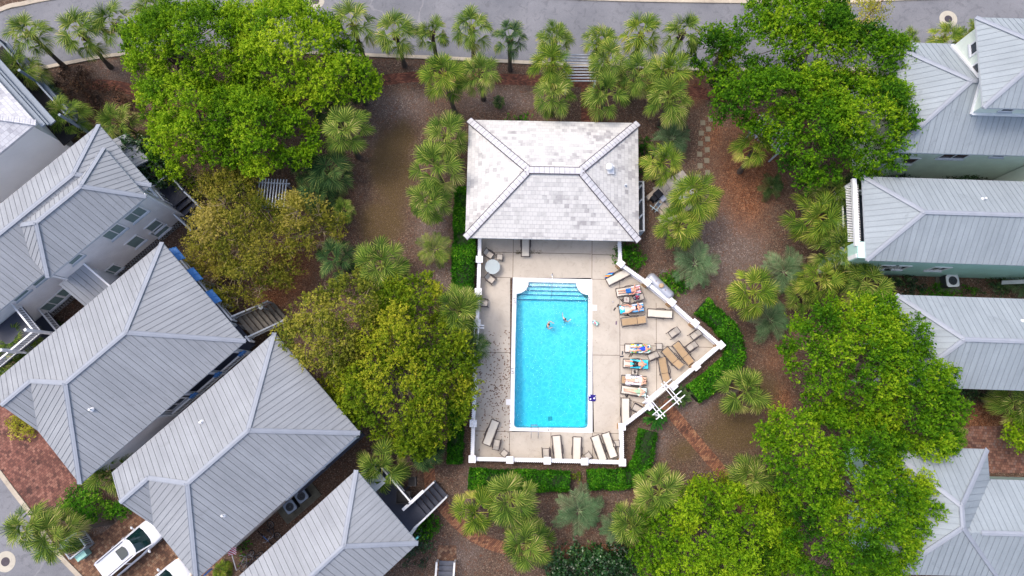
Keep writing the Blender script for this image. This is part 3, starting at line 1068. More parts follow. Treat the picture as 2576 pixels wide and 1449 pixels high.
# weathered timber stairs on the end
st = MB()
for k in range(8):
    st.box(7.2 + k * .30, -3.0, 2.8 - k * .36, .31, 1.9, .06)
    st.box(7.06 + k * .30, -3.0, 2.62 - k * .36, .03, 1.9, .34)
s3 = st.build('stairs', M_WOOD, h3)
railing(h3, (7.1, -2.0), (9.3, -2.0), (2.9, .3), .95, .16, M_TRIM, 'stair_rail')
railing(h3, (7.1, -4.0), (9.3, -4.0), (2.9, .3), .95, .16, M_TRIM, 'stair_rail')
q = F3.loc(432, 1008, 4.6)
window(h3, (q.x, -4.41, 4.5), -PI / 2, 1.25, 1.3, M_DGLASS)

# ---- left house B (centre left, roof half under the olive tree)
h4, F4 = left_house('house', 'grey metal roofed house between the blue shuttered house and the navy deck house', -18.9, -3.93, 42.1, 14.3, 9.35, 6.0, [(507, 1062), (562, 1296)], M_LAV)
wall_box(h4, -6.7, 6.0, -4.25, 4.25, 0, 5.92, M_LAV)
mb = MB(); mb.box(3.6, -4.45, 2.9, 6.2, .5, .16); mb.build('porch_floor', M_NAVY, h4)
railing(h4, (.4, -4.66), (3.4, -4.66), 4.6, .9, .13); railing(h4, (3.5, -4.66), (6.6, -4.66), 4.6, .9, .13)
railing(h4, (-6.6, -4.5), (-4.3, -4.5), 4.4, .9, .13, M_TRIM)
for x in (-3.0, -1.6): window(h4, (x, -4.26, 4.5), -PI / 2, .8, 1.2, M_DGLASS)
mb = MB(); mb.bar((-6.9, -4.75, 5.3), (-6.3, -4.75, 5.3), .1, .3); mb.build('bracket', M_BLUE, h4)

# ---- left house C (bottom, with a navy deck)
h5, F5 = house('house', 'grey metal roofed house with a navy painted deck at the bottom', -13.66, -12.17, 42.2)
fc, cp = hip_polys(14.0, 6.46, 6.0, .62)
metal_roof(h5, fc, cp)
wall_box(h5, -6.6, 4.6, -2.8, 2.8, 0, 5.9, M_LAV)
# deck: measured on the picture at floor height
A5, B5, C5, D5 = F5.loc(918, 1205, 2.0), F5.loc(969, 1174, 2.0), F5.loc(1048, 1262, 2.0), F5.loc(1037, 1339, 2.0)
dx1 = B5.x
mb = MB(); mb.box((4.65 + dx1) / 2, .2, 1.95, dx1 - 4.65, 5.4, .14)
for k in range(20): mb.box((4.65 + dx1) / 2, -2.38 + k * .27, 2.024, dx1 - 4.65 - .02, .235, .012)
for x in (6.6, dx1 - .1):
    for y in (-2.4, 0, 2.8): mb.box(x, y, .95, .16, .16, 1.9)
mb.build('deck', M_NAVY, h5)
railing(h5, (dx1 - .05, 2.85), (dx1 - .05, -.9), 2.02, .95, .12)
railing(h5, (7.0, 2.85), (dx1 - .05, 2.85), 2.02, .95, .12)
mb = MB()
mb.box((dx1 + 6.9) / 2 + .6, -.95, 2.95, (dx1 - 6.9) + 1.1, .22, .07); mb.box((dx1 + 6.9) / 2 + .6, -.95, 2.45, (dx1 - 6.9) + .8, .10, .9)
mb.build('rail_cap', M_WHITE, h5)
mb = MB()
for k in range(5):
    mb.box(dx1 + .18 + k * .36, -1.73, 1.7 - k * .33, .37, 1.42, .06); mb.box(dx1 + k * .36 + .01, -1.73, 1.55 - k * .33, .03, 1.42, .3)
mb.build('stairs', M_NAVY, h5)
for y in (-1.02, -2.46): railing(h5, (dx1, y), (dx1 + 1.8, y), (2.0, .5), .9, .14, M_WHITE, 'stair_rail')
railing(h5, (6.8, -2.46), (dx1, -2.46), 2.02, .95, .12)
mb = MB(); mb.box(6.7, -2.5, 3.0, .2, .2, 6.0); mb.build('porch_post', M_WHITE, h5)
mb = MB(); mb.bar((6.65, -2.95, 5.4), (7.15, -2.95, 5.4), .12, .4); mb.build('bracket', M_TEAL, h5)
mb = MB(); mb.add([(6.3, 1.3, 4.1), (7.6, 1.3, 3.75), (7.6, 3.0, 3.75), (6.3, 3.0, 4.1)], [[0, 1, 2, 3]]); mb.box(6.95, 2.15, 3.7, 1.3, 1.7, .06)
mb.build('awning', M_ROOFR, h5)
# garden furniture on the deck
M_CHAR = plain('charcoal_wicker', S(26, 26, 30), .7, var=.3)


def deck_seat(lab, x, y, w, dp, rz, z=2.03):
    c, s = math.cos(h5.rotation_euler.z), math.sin(h5.rotation_euler.z)
    t = thing('deck_chair', lab, 'chair', (h5.location.x + x * c - y * s, h5.location.y + x * s + y * c, z), h5.rotation_euler.z + rz)
    mb = MB(); mb.box(0, 0, .40, dp, w, .10)
    for k in range(7): mb.box(0, -w / 2 + .06 + k * (w - .12) / 6, .46, dp * .95, .05, .02)
    mb.build('seat', M_CHAR, t)
    mb = MB(); mb.bar((-dp / 2, -w / 2, .75), (-dp / 2, w / 2, .75), .08, .6); mb.build('backrest', M_CHAR, t)
    for sy in (-1, 1):
        mb = MB(); mb.bar((-dp / 2, sy * w / 2, .62), (dp / 2, sy * w / 2, .62), .07, .04); mb.build('armrest', M_CHAR, t)
        for sx in (-1, 1):
            mb = MB(); mb.bar((sx * (dp / 2 - .04), sy * (w / 2 - .02), 0), (sx * (dp / 2 - .04), sy * (w / 2 - .02), .62), .05, .05); mb.build('leg', M_CHAR, t)


deck_seat('wide dark wicker seat on the navy deck of the bottom house', 7.5, -.3, .95, .8, math.radians(48))
deck_seat('small dark round backed seat near the rail of the navy deck', 8.7, .1, .6, .6, math.radians(140))

# ---- left house D: two storey grey house
h2, F2 = house('house', 'tall grey two storey house with many white framed windows on the left', -34.18, 11.93, 42.6)
fc, cp = hip_polys(16.0, 6.3, 6.2, .63)
fu, cu = hip_polys(8.7, 4.95, 6.95, .80)
fu = shift(fu, 3.0, -1.55); cu = shift([list(c) for c in cu], 3.0, -1.55)
r2 = metal_roof(h2, fc, cp)
metal_roof(h2, fu, [tuple(c) for c in cu], thick=.2)
wall_box(h2, -7.7, 7.35, -2.75, 2.9, .9, 6.12, M_GREY)
wall_box(h2, -1.2, 7.30, -3.75, .75, .9, 6.9, M_GREY)
for seg in (0, 1):
  lat = MB()
  for k in (range(30) if seg == 0 else range(30, 70)):
    x = -7.6 + k * .21
    y = -3.70 if x > -1.3 else -2.70
    lat.bar((x, y, 0), (x + .35, y, .9), .03, .02, up=(0, 1, 0)); lat.bar((x + .35, y - .01, 0), (x, y - .01, .9), .03, .02, up=(0, 1, 0))
  lat.build('lattice', M_TRIM, h2)
mb = MB(); mb.box(0, -.2, .45, 14.8, 4.6, .9); mb.build('crawl_space', M_DARK, h2)
for x in (7.33, -1.2):
    mb = MB(); mb.box(x, -3.78, 3.85, .16, .14, 6.1); mb.build('corner_trim', M_WHITE, h2)
for px, py, h, w, hh, tw in ((341, 540, 5.2, 1.35, 1.25, 1), (287, 583, 5.2, 1.35, 1.25, 1), (390, 569, 2.9, 1.0, 1.35, 0), (341, 608, 2.9, 1.0, 1.35, 0), (444, 599, 1.9, 1.2, 1.2, 0), (290, 686, 2.3, 1.3, 1.2, 1), (188, 651, 5.7, 1.0, .65, 0)):
    q = F2.wall(px, py, -3.76); h = min(6.2, max(1.6, q.z))
    window(h2, (q.x, -3.76, h), -PI / 2, w, hh, M_GLASS, bool(tw))
for px, py, h, w, hh, tw in ((98, 703, 5.5, 1.2, .7, 0), (49, 742, 5.5, 1.2, .7, 0), (131, 763, 2.2, 1.5, 1.2, 1), (170, 729, 2.4, 1.3, 1.2, 1)):
    q = F2.wall(px, py, -2.76); h = min(5.6, max(1.7, q.z))
    window(h2, (q.x, -2.76, h), -PI / 2, w, hh, M_GLASS, bool(tw))
for y, z in ((-2.6, 5.2), (-1.1, 5.2), (.6, 5.2), (-2.4, 2.4), (.3, 2.4), (1.8, 5.2)):
    window(h2, (7.36, y, z), 0, .9, 1.3, M_DGLASS)
# entry bay with a shed roof on the long wall
q0, q1, q2 = F2.loc(151, 677, 4.6), F2.loc(257, 713, 4.6), F2.loc(212, 766, 3.6)
bx0, bx1 = -1.2, 1.6
bx0, bx1 = min(q2.x, q0.x), q1.x
wall_box(h2, bx0 + .2, bx1 - .1, -5.6, -3.7, .0, 3.5, M_GREY)
fs = [[(bx0, -6.0, 3.55), (bx1, -6.0, 3.55), (bx1, -3.72, 4.9), (bx0, -3.72, 4.9)]]
metal_roof(h2, fs, [])
mb = MB(); mb.bar((bx1 + .03, -6.0, 3.6), (bx1 + .03, -3.72, 4.95), .14, .2); mb.bar((bx0, -6.06, 3.55), (bx1, -6.06, 3.55), .12, .16); mb.build('fascia', M_WHITE, h2)
# low roof and dark stairs at the north east end
mb = MB()
fs = [[(8.6, .2, 3.5), (8.6, 3.1, 3.5), (7.3, 3.1, 4.1), (7.3, .2, 4.1)]]
metal_roof(h2, fs, [])
wall_box(h2, 7.3, 8.4, .5, 2.9, 0, 3.4, M_GREY)
d0, d1 = F2.loc(430, 482, 1.8), F2.loc(500, 548, .3)
mb = MB(); mb.box(d0.x, d0.y - .2, 1.75, 1.9, 1.9, .12)
for sx in (-.85, .85):
    for sy in (-.9, .6): mb.box(d0.x + sx, d0.y - .2 + sy, .86, .13, .13, 1.72)
mb.build('landing', M_NAVY, h2)
mb = MB()
for k in range(5):
    mb.box(d0.x, d0.y - 1.35 - k * .42, 1.5 - k * .30, 1.7, .40, .06); mb.box(d0.x, d0.y - 1.15 - k * .42, 1.36 - k * .3, 1.7, .03, .26)
mb.build('stairs', M_NAVY, h2)
for sx in (-.9, .9): railing(h2, (d0.x + sx, d0.y - 1.1), (d0.x + sx, d0.y - 3.3), (1.8, .4), .9, .14, M_TRIM, 'stair_rail')
railing(h2, (d0.x + .9, d0.y + .75), (d0.x + .9, d0.y - 1.1), 1.8, .9, .14, M_TRIM)
railing(h2, (d0.x - .9, d0.y + .75), (d0.x + .9, d0.y + .75), 1.8, .9, .14, M_TRIM)
# corner porch on the south west
c0 = F2.loc(60, 810, 1.4)
px_ = F2.loc(140, 800, 1.0).x
for z in (1.3, 4.1):
    mb = MB(); mb.box(px_ - 2.1, -4.1, z, 4.2, 2.6, .14); mb.build('porch_floor', M_NAVY, h2)
for z in (1.37, 4.17):
    railing(h2, (px_ - 4.1, -5.35), (px_ - 2.2, -5.35), z, .95, .17); railing(h2, (px_ - 2.1, -5.35), (px_, -5.35), z, .95, .17)
    railing(h2, (px_, -5.35), (px_, -2.8), z, .95, .17)
mb = MB()
for x in (px_ - 4.1, px_ - 2.1, px_): mb.box(x, -5.35, 3.0, .18, .18, 6.0)
mb.build('porch_post', M_WHITE, h2)

# ---- left house E: white shingled roof in the top left corner
h1, F1 = house('house', 'house with pale weathered shingle roof and blue grey porch at the left edge', -41.8, 19.65, 43.8)
M_SHING = shingle_mat('white_shingles', S(150, 150, 158), S(176, 176, 182), S(196, 196, 200))
faces, caps = hip_polys(10.2, 10.0, 6.7, .6)
mb = MB()
for f in faces:
    mb.poly(f)
    lo = [(x, y, z - .2) for x, y, z in f]; mb.poly(lo[::-1]); mb.poly([lo[0], lo[1], f[1], f[0]])
o = mb.build('roof', M_SHING, h1)
mb = MB()
for p, q in caps:
    p, q = Vector(p), Vector(q); k = int((q - p).length / .33)
    for i in range(k):
        a, b = p.lerp(q, i / k), p.lerp(q, (i + 1) / k)
        mb.bar(a + Vector((0, 0, .05)), b + Vector((0, 0, .03)), .42, .06)
mb.build('ridge_cap', M_SHING, o)
wall_box(h1, -4.6, 4.6, -4.5, 4.5, 0, 6.55, M_LGREY)
M_PORCH = plain('blue_grey_trim', S(112, 124, 138), .55, var=.1)
mb = MB(); mb.box(5.25, 0, 6.25, .34, 10.4, .16); mb.bar((5.5, -5.2, 6.05), (5.5, 5.2, 6.05), .14, .12); mb.box(5.75, 0, 5.75, .5, 10.2, .14)
mb.build('gutter', M_PORCH, h1)
mb = MB(); mb.box(5.6, 0, 3.0, 2.0, 10.0, .14); mb.build('porch_floor', M_DARK, h1)
for k in range(4): railing(h1, (6.5, -4.8 + k * 2.5), (6.5, -2.5 + k * 2.5), 3.07, .95, .12, M_PORCH)
mb = MB(); mb.box(6.62, 0, 2.95, .22, 10.1, .34); mb.build('porch_beam', M_PORCH, h1)
for k in range(3):
    mb = MB(); mb.box(6.5, -4.9 + k * 4.9, 2.9, .18, .18, 5.7); mb.build('porch_post', M_PORCH, h1)
mb = MB()
for k in range(48):
    y = -5 + k * .21; mb.bar((6.62, y, .1), (6.62, y, 2.75), .10, .03, up=(1, 0, 0))
mb.bar((6.6, -5, 1.4), (6.6, 5, 1.4), .04, .1)
mb.build('lattice', M_PORCH, h1)


# ---- right houses
def small_roof_pipe(o, F, px, py, ze, W, pitch):
    q = F.loc(px, py, ze + 1.2); z = ze + pitch * (W / 2 - abs(q.y)); q = F.loc(px, py, z); vent_pipe(o, q.x, q.y, z)


hr2, G2 = house('house', 'pale metal roofed house with mint green walls, second from top on the right', 34.2, 12.2, -1.9)
fc, cp = hip_polys(18, 6.2, 6.5, .65)
metal_roof(hr2, fc, cp, M_ROOFR, M_SEAMR, spacing=.40)
small_roof_pipe(hr2, G2, 2474, 501, 6.5, 6.2, .65)
wall_box(hr2, -7.4, 8.8, -2.85, 2.85, 0, 6.42, M_MINT)
for px, hh in ((2232, 1), (2262, 1), (2362, 1)):
    q = G2.loc(px, 676, 3.4); window(hr2, (q.x, -2.86, 3.3), -PI / 2, 1.15, 1.2, M_DGLASS)
mb = MB(); mb.box(-8.3, 0, 3.2, 2.4, 5.9, .16); mb.build('porch_floor', M_NAVY, hr2)
railing(hr2, (-9.4, -1.6), (-9.4, 2.7), 3.28, .95, .14); railing(hr2, (-9.4, 2.75), (-7.5, 2.75), 3.28, .95, .14)
mb = MB(); mb.box(-9.45, .5, 6.15, .3, 5.0, .28); mb.box(-9.4, -2.7, 3.1, .3, .3, 6.2); mb.box(-9.4, 2.75, 3.1, .24, .24, 6.2); mb.build('porch_beam', M_WHITE, hr2)
wall_box(hr2, -9.5, -7.42, -2.9, -1.7, 0, 6.35, M_MINT)
mb = MB()
for k in range(34): mb.bar((-9.75, -1.5 + k * .125, 5.5), (-9.0, -1.5 + k * .125, 5.9), .05, .03)
mb.build('louvre', M_WHITE, hr2)
qb = G2.loc(2560, 690, 3.0)
mb = MB(); mb.box(7.9, -3.6, 2.9, 4.4, 1.5, .14); mb.build('side_porch_floor', M_NAVY, hr2)
railing(hr2, (5.8, -4.3), (9.8, -4.3), 2.97, .95, .14)
mb = MB(); mb.bar((5.7, -3.5, 2.9), (4.6, -3.3, .8), .3, .08); mb.build('stair_stringer', M_TRIM, hr2)

hr3, G3 = house('house', 'pale metal roofed house, third from top on the right, behind the bright green tree', 35.4, 3.47, -1.9)
fc, cp = hip_polys(17, 6.4, 6.5, .65)
metal_roof(hr3, fc, cp, M_ROOFR, M_SEAMR, spacing=.40)
small_roof_pipe(hr3, G3, 2574, 808, 6.5, 6.4, .65)
wall_box(hr3, -7.2, 8.2, -2.9, 2.9, 0, 6.42, M_MINT)
mb = MB(); mb.box(-8.0, 0, 3.2, 1.9, 5.9, .16); mb.build('porch_floor', M_NAVY, hr3)
railing(hr3, (-8.6, -2.7), (-8.6, 2.7), 3.28, .95, .14); railing(hr3, (-8.6, 2.75), (-7.3, 2.75), 3.28, .95, .14)
mb = MB()
for y in (-2.7, 0, 2.75): mb.box(-8.6, y, 3.1, .2, .2, 6.2)
mb.build('porch_post', M_WHITE, hr3)

hr4, G4 = house('house', 'pale blue grey metal roofed house with two joined roofs in the lower right corner', 28.7, -7.68, -1.5)
fc, cp = hip_polys(6.95, 8.25, 6.5, .65)
fw, cw = hip_polys(22, 6.25, 6.48, .65)
fw = shift(fw, -2.7 + 11, -1.0); cw = shift([list(c) for c in cw], -2.7 + 11, -1.0)
cw = [tuple(c) for c in cw]
cw[0] = ((1.3, -1.0, 6.48 + .65 * 3.125), cw[0][1])
cw = [cw[0], cw[3], cw[4]]
metal_roof(hr4, fc, cp, M_ROOFR, M_SEAMR, spacing=.40)
metal_roof(hr4, fw, cw, M_ROOFR, M_SEAMR, spacing=.40)
wall_box(hr4, -3.1, 3.1, -3.7, 3.7, 0, 6.42, M_MINT); wall_box(hr4, 3.1, 18.5, -3.7, 1.7, 0, 6.40, M_MINT)
fs = [[(3.2, 3.3, 4.3), (4.4, 3.3, 3.9), (4.4, 1.2, 3.9), (3.2, 1.2, 4.3)]]
fs = [[(4.45, 1.6, 3.9), (4.45, 3.6, 3.9), (3.1, 3.6, 4.4), (3.1, 1.6, 4.4)]]
metal_roof(hr4, fs, [], M_ROOFR, M_SEAMR, spacing=.3)
wall_box(hr4, 3.1, 4.2, 1.75, 3.5, 0, 3.8, M_MINT)

hr1, G1 = house('house', 'three storey sage green house with stepped metal roofs in the top right corner', 36.0, 21.35, -1.5)
fc, cp = hip_polys(17.0, 8.55, 6.8, .65)
fc[2] = [(-3.3, 4.275, 6.8), (-8.5, 4.275, 6.8), (-4.225, 0, 9.58), (-3.3, 0, 9.58)]
cp = [((-4.225, 0, 9.58), (-3.5, 0, 9.58))] + cp[1:3]
metal_roof(hr1, fc, cp, M_ROOFR, M_SEAMR, spacing=.40)
fu, cu = hip_polys(16.0, 6.6, 10.3, .6)
fu = shift(fu, -4.1 + 8.0, 1.0); cu = [tuple(c) for c in shift([list(c) for c in cu], -4.1 + 8.0, 1.0)]
metal_roof(hr1, fu, cu, M_ROOFR, M_SEAMR, spacing=.40)
wall_box(hr1, -7.9, 8.0, -3.85, 3.85, 0, 6.72, M_SAGE)
wall_box(hr1, -3.6, 11.4, -1.85, 3.95, 6.5, 10.22, M_SAGE)
mb = MB()
mb.bar((-3.68, 4.0, 7.05), (-3.68, .2, 9.62), .16, .14); mb.bar((-3.65, -.1, 9.62), (-3.65, -1.95, 8.45), .16, .14); mb.bar((-3.6, -1.93, 8.42), (11.4, -1.93, 8.42), .16, .14)
mb.build('flashing_trim', M_WHITE, hr1)
for y in (2.6, 1.0): window(hr1, (-3.61, y, 9.4), PI, .75, .95, M_DGLASS, False)
for x in (-1.6, .4, 2.4, 4.4): window(hr1, (x, -1.86, 9.2), -PI / 2, .8, .5, M_DGLASS, False)
a, b = G1.loc(2420, 287, 7.75), G1.loc(2466, 236, 8.6)
mb = MB(); mb.bar(a + Vector((0, 0, .12)), b + Vector((0, 0, .12)), .14, .12); mb.build('downspout', M_WHITE, hr1)
for px, py, h, w, tw in ((2407, 393, 5.6, 1.9, 1), (2520, 393, 5.9, .9, 0), (2234, 418, 4.2, .95, 0), (2292, 421, 4.2, .95, 0)):
    q = G1.loc(px, py, h); window(hr1, (q.x, -3.86, h - .2), -PI / 2, w, 1.15 if tw or h < 5 else .6, M_DGLASS, bool(tw))
mb = MB(); mb.box(-7.9, -3.87, 3.4, .2, .2, 6.6); mb.build('corner_trim', M_WHITE, hr1)
wall_box(hr1, 3.4, 8.0, -5.8, -3.9, 0, 4.0, M_SAGE)
mb = MB(); mb.bar((3.4, -5.9, 4.1), (3.4, -3.95, 5.1), .2, .16); mb.build('side_porch_trim', M_WHITE, hr1)

# ---- pool house
ph = thing('pool_house', 'pool house with whitewashed shingle hip roof at the head of the pool', 'pool house', (3.16, 16.48, 0), math.radians(-1.15))
M_WSH = shingle_mat('whitewashed_shingles', S(148, 146, 147), S(176, 175, 174), S(192, 191, 189), .34, .32)
PL_, PW = 13.3, 9.5
faces, caps = hip_polys(PL_, PW, 3.0, .46)
mb = MB()
for f in faces:
    mb.poly(f)
    lo = [(x, y, z - .16) for x, y, z in f]; mb.poly(lo[::-1], 1); mb.poly([lo[0], lo[1], f[1], f[0]], 1)
rf = mb.build('roof', [M_WSH, M_WHITE], ph)
M_CAPW = plain('whitewashed_cap', S(188, 188, 193), .7, var=.14, scale=1.5)
M_CAPD = plain('cap_edge_grime', S(72, 66, 74), .9, var=.3)
mb = MB()
for p, q in caps:
    p, q = Vector(p), Vector(q); k = int((q - p).length / .36)
    d = (q - p).normalized(); sd = d.cross(Vector((0, 0, 1))).normalized()
    drop = -.14 if abs(d.z) > .02 else -.09
    for i in range(k):
        a, b = p.lerp(q, i / k), p.lerp(q, (i + 1) / k)
        for s in (-1, 1):
            e = (sd * s + Vector((0, 0, drop * 1.6))).normalized() * .24
            z0, z1 = Vector((0, 0, .085)), Vector((0, 0, .07))
            vv = [a + z0, b + z1, b + e + z1, a + e + z0]
            if s > 0: vv = vv[::-1]
            mb.poly(vv)
            g0, g1 = a + e + z0 * .5, b + e + z1 * .5
            mb.bar(g0 + sd * s * .022, g1 + sd * s * .022, .075, .05, 1)
            g = a + z0 * 1.1
            mb.bar(g + sd * s * .01, g + e * .97, .018, .018, 1)
mb.build('ridge_cap', [M_CAPW, M_CAPD], rf)
Fp = Frame(3.16, 16.48, -1.15)
q = Fp.loc(1532, 424, 4.2)
mb = MB(); zz = 3.0 + .46 * (PL_ / 2 - q.x)
mb.tube([(q.x, q.y, zz - .1), (q.x, q.y, zz + .30)], .16, 14)
mb.ellipsoid((q.x, q.y, zz + .48), (.30, .30, .24), 20, 10)
for k in range(20):
    t = 2 * PI * k / 20; mb.bar((q.x + .29 * math.cos(t), q.y + .29 * math.sin(t), zz + .34), (q.x + .12 * math.cos(t + .4), q.y + .12 * math.sin(t + .4), zz + .72), .03, .015)
mb.box(q.x + .05, q.y - .05, zz + .03, .7, .7, .05)
mb.build('turbine_vent', M_WHITE, ph)
q = Fp.loc(1574, 465, 3.7); zz = 3.0 + .46 * (PL_ / 2 - q.x); vent_pipe(ph, q.x, q.y, zz, False)
wall_box(ph, -5.9, 5.7, -2.4, 4.0, 0, 2.9, M_LAV)
mb = MB()
for x in (-5.8, -2.8, 0, 2.8, 5.6): mb.box(x, -4.0, 1.45, .26, .26, 2.9)
mb.build('porch_post', M_WHITE, ph)
# open bin pen on the east side
mb = MB()
mb.box(7.3, -1.55, .75, .08, 4.0, 1.5); mb.box(6.55, -3.56, .75, 1.6, .08, 1.5); mb.box(6.55, .46, .75, 1.6, .08, 1.5)
mb.box(7.3, -1.55, 1.53, .14, 4.1, .06)
for k in range(9): mb.box(6.0 + k * .16, -3.62, .75, .03, .03, 1.5)
mb.build('bin_pen', M_TRIM, ph)
mb = MB()
for y in (.1, -1.1, -2.35): mb.bar((6.9, y - .25, 1.2), (7.22, y + .15, 1.45), .12, .5)
mb.build('pen_brace', M_TRIM, ph)
# ------------------------------------------------------------------ fence round the pool
fence = thing('pool_fence', 'white picket fence with square capped pillars round the pool deck', 'fence', (*P(1388, 890), 0))
fl = Vector(fence.location)
M_TANP = plain('tan_stucco', S(186, 150, 112), .8, var=.12, scale=2)
M_FW = plain('fence_white', S(222, 223, 228), .5, var=.05)
HP = 1.32                                                # pillar height


def fp(x, y, h=HP): return P3(x, y, h) - fl


def pillar(q, rz):
    mb = MB(); mb.box(q.x, q.y, .62, .40, .40, 1.24, rz)
    o = mb.build('pillar', M_TANP, fence)
    mb = MB(); mb.box(q.x, q.y, 1.25, .46, .46, .06, rz); mb.box(q.x, q.y, 1.30, .54, .54, .06, rz)
    mb.add([(q.x + .25 * math.cos(rz + a), q.y + .25 * math.sin(rz + a), 1.33) for a in (PI / 4, 3 * PI / 4, 5 * PI / 4, 7 * PI / 4)] + [(q.x, q.y, 1.37)],
           [[0, 1, 4], [1, 2, 4], [2, 3, 4], [3, 0, 4]])
    mb.build('pillar_cap', M_FW, o)


def panel(a, b, out):
    """rail and picket panel between two pillar centres; out = +1 / -1, the side the pickets stand on"""
    a, b = Vector((a.x, a.y, 0)), Vector((b.x, b.y, 0))
    d = (b - a).normalized(); n = Vector((-d.y, d.x, 0)) * out
    a, b = a + d * .2, b - d * .2
    u = Vector((0, 0, 1))
    mb = MB()
    mb.bar(a + u * 1.06, b + u * 1.06, .26, .045)
    mb.bar(a + u * .98 + n * .02, b + u * .98 + n * .02, .05, .10)
    mb.bar(a + u * .22, b + u * .22, .16, .05)
    mb.bar(a + u * .60 - n * .02, b + u * .60 - n * .02, .10, .04)
    mb.build('rail', M_FW, fence)
    mb = MB()
    L = (b - a).length; k = max(2, int(L / .145))
    for i in range(k):
        q = a + d * (L * (i + .5) / k) + n * .155
        w, t = .04, .014
        for s in (0,):
            p0 = [q - d * w - n * t, q + d * w - n * t, q + d * w + n * t, q - d * w + n * t]
            mb.add([p + u * .08 for p in p0] + [p + u * 1.05 for p in p0] + [q - n * t + u * 1.13, q + n * t + u * 1.13],
                   [[0, 1, 5, 4], [1, 2, 6, 5], [2, 3, 7, 6], [3, 0, 4, 7], [4, 5, 8], [6, 7, 9], [5, 6, 9, 8], [7, 4, 8, 9]])
    mb.build('pickets', M_FW, fence)


west = [(1207, 590), (1205.8, 652), (1203, 733.5), (1200.5, 812)]
west2 = [(1193.5, 896), (1194, 980), (1190.5, 1065.4), (1187.8, 1155)]
south = [(1187.8, 1155), (1282.5, 1157), (1376.8, 1159), (1470.7, 1161), (1565.8, 1163.6)]
east = [(1565.8, 1163.6), (1565, 1073.6)]
diag2 = [(1565, 1073.6), (1634, 1021)]
diag1 = [(1694.4, 971), (1751.5, 921.6), (1813.9, 867.7)]
north = [(1813.9, 867.7), (1749, 812.5), (1690.4, 760), (1628.4, 709.6), (1561.6, 662.6), (1559, 600)]
for run in (west, west2, south, east, diag2, diag1, north):
    q = [fp(*p) for p in run]
    for i in range(len(q) - 1):
        panel(q[i], q[i + 1], -1)
for run, lst in ((west, west[1:]), (west2, west2[:-1]), (south, south), (east, east[1:]), (diag2, diag2[1:]), (diag1, diag1), (north, north[1:-1])):
    for p in lst:
        ang = .785 - .05 if run in (diag2, diag1) else (-.70 if run is north and p != north[-2] else -.01)
        if run is diag2 or run is diag1: ang = math.radians(41)
        if run is north: ang = math.radians(-41)
        pillar(fp(*p), ang)
# the panels were laid out so that the deck lies to their left: flip those that need it is not necessary


def arbor(name, label, cx, cy, rz, L, W, H, nl, ns, mat, gate=False, post=.12, slat=.07, group=None):
    """open timber arbor: nl long beams, ns cross slats on top, four posts"""
    t = thing(name, label, 'pergola', (*P(cx, cy, H), 0), rz, group)
    for sx in (-1, 1):
        for sy in (-1, 1):
            mb = MB(); mb.box(sx * (L / 2 - .3), sy * (W / 2 - .12), (H - .15) / 2, post, post, H - .15); mb.build('post', mat, t)
    mb = MB()
    for i in range(nl):
        y = -W / 2 + .12 + (W - .24) * i / max(1, nl - 1)
        mb.bar((-L / 2, y, H - .10), (L / 2, y, H - .10), .07, .16)
    mb.build('beam', mat, t)
    mb = MB()
    for i in range(ns):
        x = -L / 2 + .25 + (L - .5) * i / max(1, ns - 1)
        mb.bar((x, -W / 2 - .18, H + .02), (x, W / 2 + .18, H + .02), slat, .10)
    mb.build('slats', mat, t)
    if gate:
        mb = MB()
        mb.bar((-L / 2 + .35, -.2, 1.0), (L / 2 - .35, -.2, 1.0), .06, .08); mb.bar((-L / 2 + .35, -.2, .2), (L / 2 - .35, -.2, .2), .06, .08)
        for i in range(14):
            x = -L / 2 + .4 + (L - .8) * i / 13; mb.bar((x, -.2, .1), (x, -.2, 1.12), .06, .03)
        mb.build('gate', mat, t)
    return t


M_WOODW = plain('weathered_white_wood', S(168, 176, 188), .7, var=.2, scale=4)
# gate arbor on the south east side: two long beams, two pairs of short cross pieces
ga = thing('gate_arbor', 'white arbor of long beams and paired cross pieces over the south east gate', 'arbor', (*P(1668, 1003, 2.2), 0), math.radians(39))
for x in (-1.05, .95):
    for y in (.45, -.75):
        mb = MB(); mb.box(x, y, 1.05, .12, .12, 2.1); mb.build('post', M_FW, ga)
mb = MB()
for y in (-.42, -.82, .42, .72): mb.bar((-1.4, y, 2.2), (1.45, y, 2.2), .06, .14)
mb.build('beam', M_FW, ga)
mb = MB()
for x in (-1.02, -.78, .62, .86): mb.bar((x, -1.05, 2.33), (x, .95, 2.33), .06, .10)
mb.build('cross_piece', M_FW, ga)
mb = MB()
mb.bar((-.95, .35, 1.0), (.85, .35, 1.0), .10, .10); mb.bar((-.95, .35, .2), (.85, .35, .2), .08, .08)
for i in range(13): mb.bar((-.9 + i * .145, .3, .1), (-.9 + i * .145, .3, 1.15), .07, .03)
mb.build('gate', M_FW, ga)
# west gate arbor
gw = thing('gate_arbor', 'white narrow arbor over the west gate, half hidden by dark fan palms', 'arbor', (*P(1192, 853, 2.2), 0), math.radians(88))
for x in (-1.1, 1.1):
    for y in (-.5, .45):
        mb = MB(); mb.box(x, y, 1.05, .11, .11, 2.1); mb.build('post', M_WOODW, gw)
mb = MB()
for y in (-.34, -.02, .55): mb.bar((-1.4, y, 2.2), (1.4, y, 2.2), .09, .15)
mb.build('beam', M_FW, gw)
mb = MB()
for x in (-1.1, -.85, .85, 1.05): mb.bar((x, -.75, 2.33), (x, .75, 2.33), .09, .1)
mb.build('cross_piece', M_FW, gw)
mb = MB()
for i in range(12): mb.bar((-.95 + i * .17, -.2, .1), (-.95 + i * .17, -.2, 1.1), .07, .03)
mb.bar((-1, -.2, 1.0), (1, -.2, 1.0), .1, .08)
mb.build('gate', M_WOODW, gw)
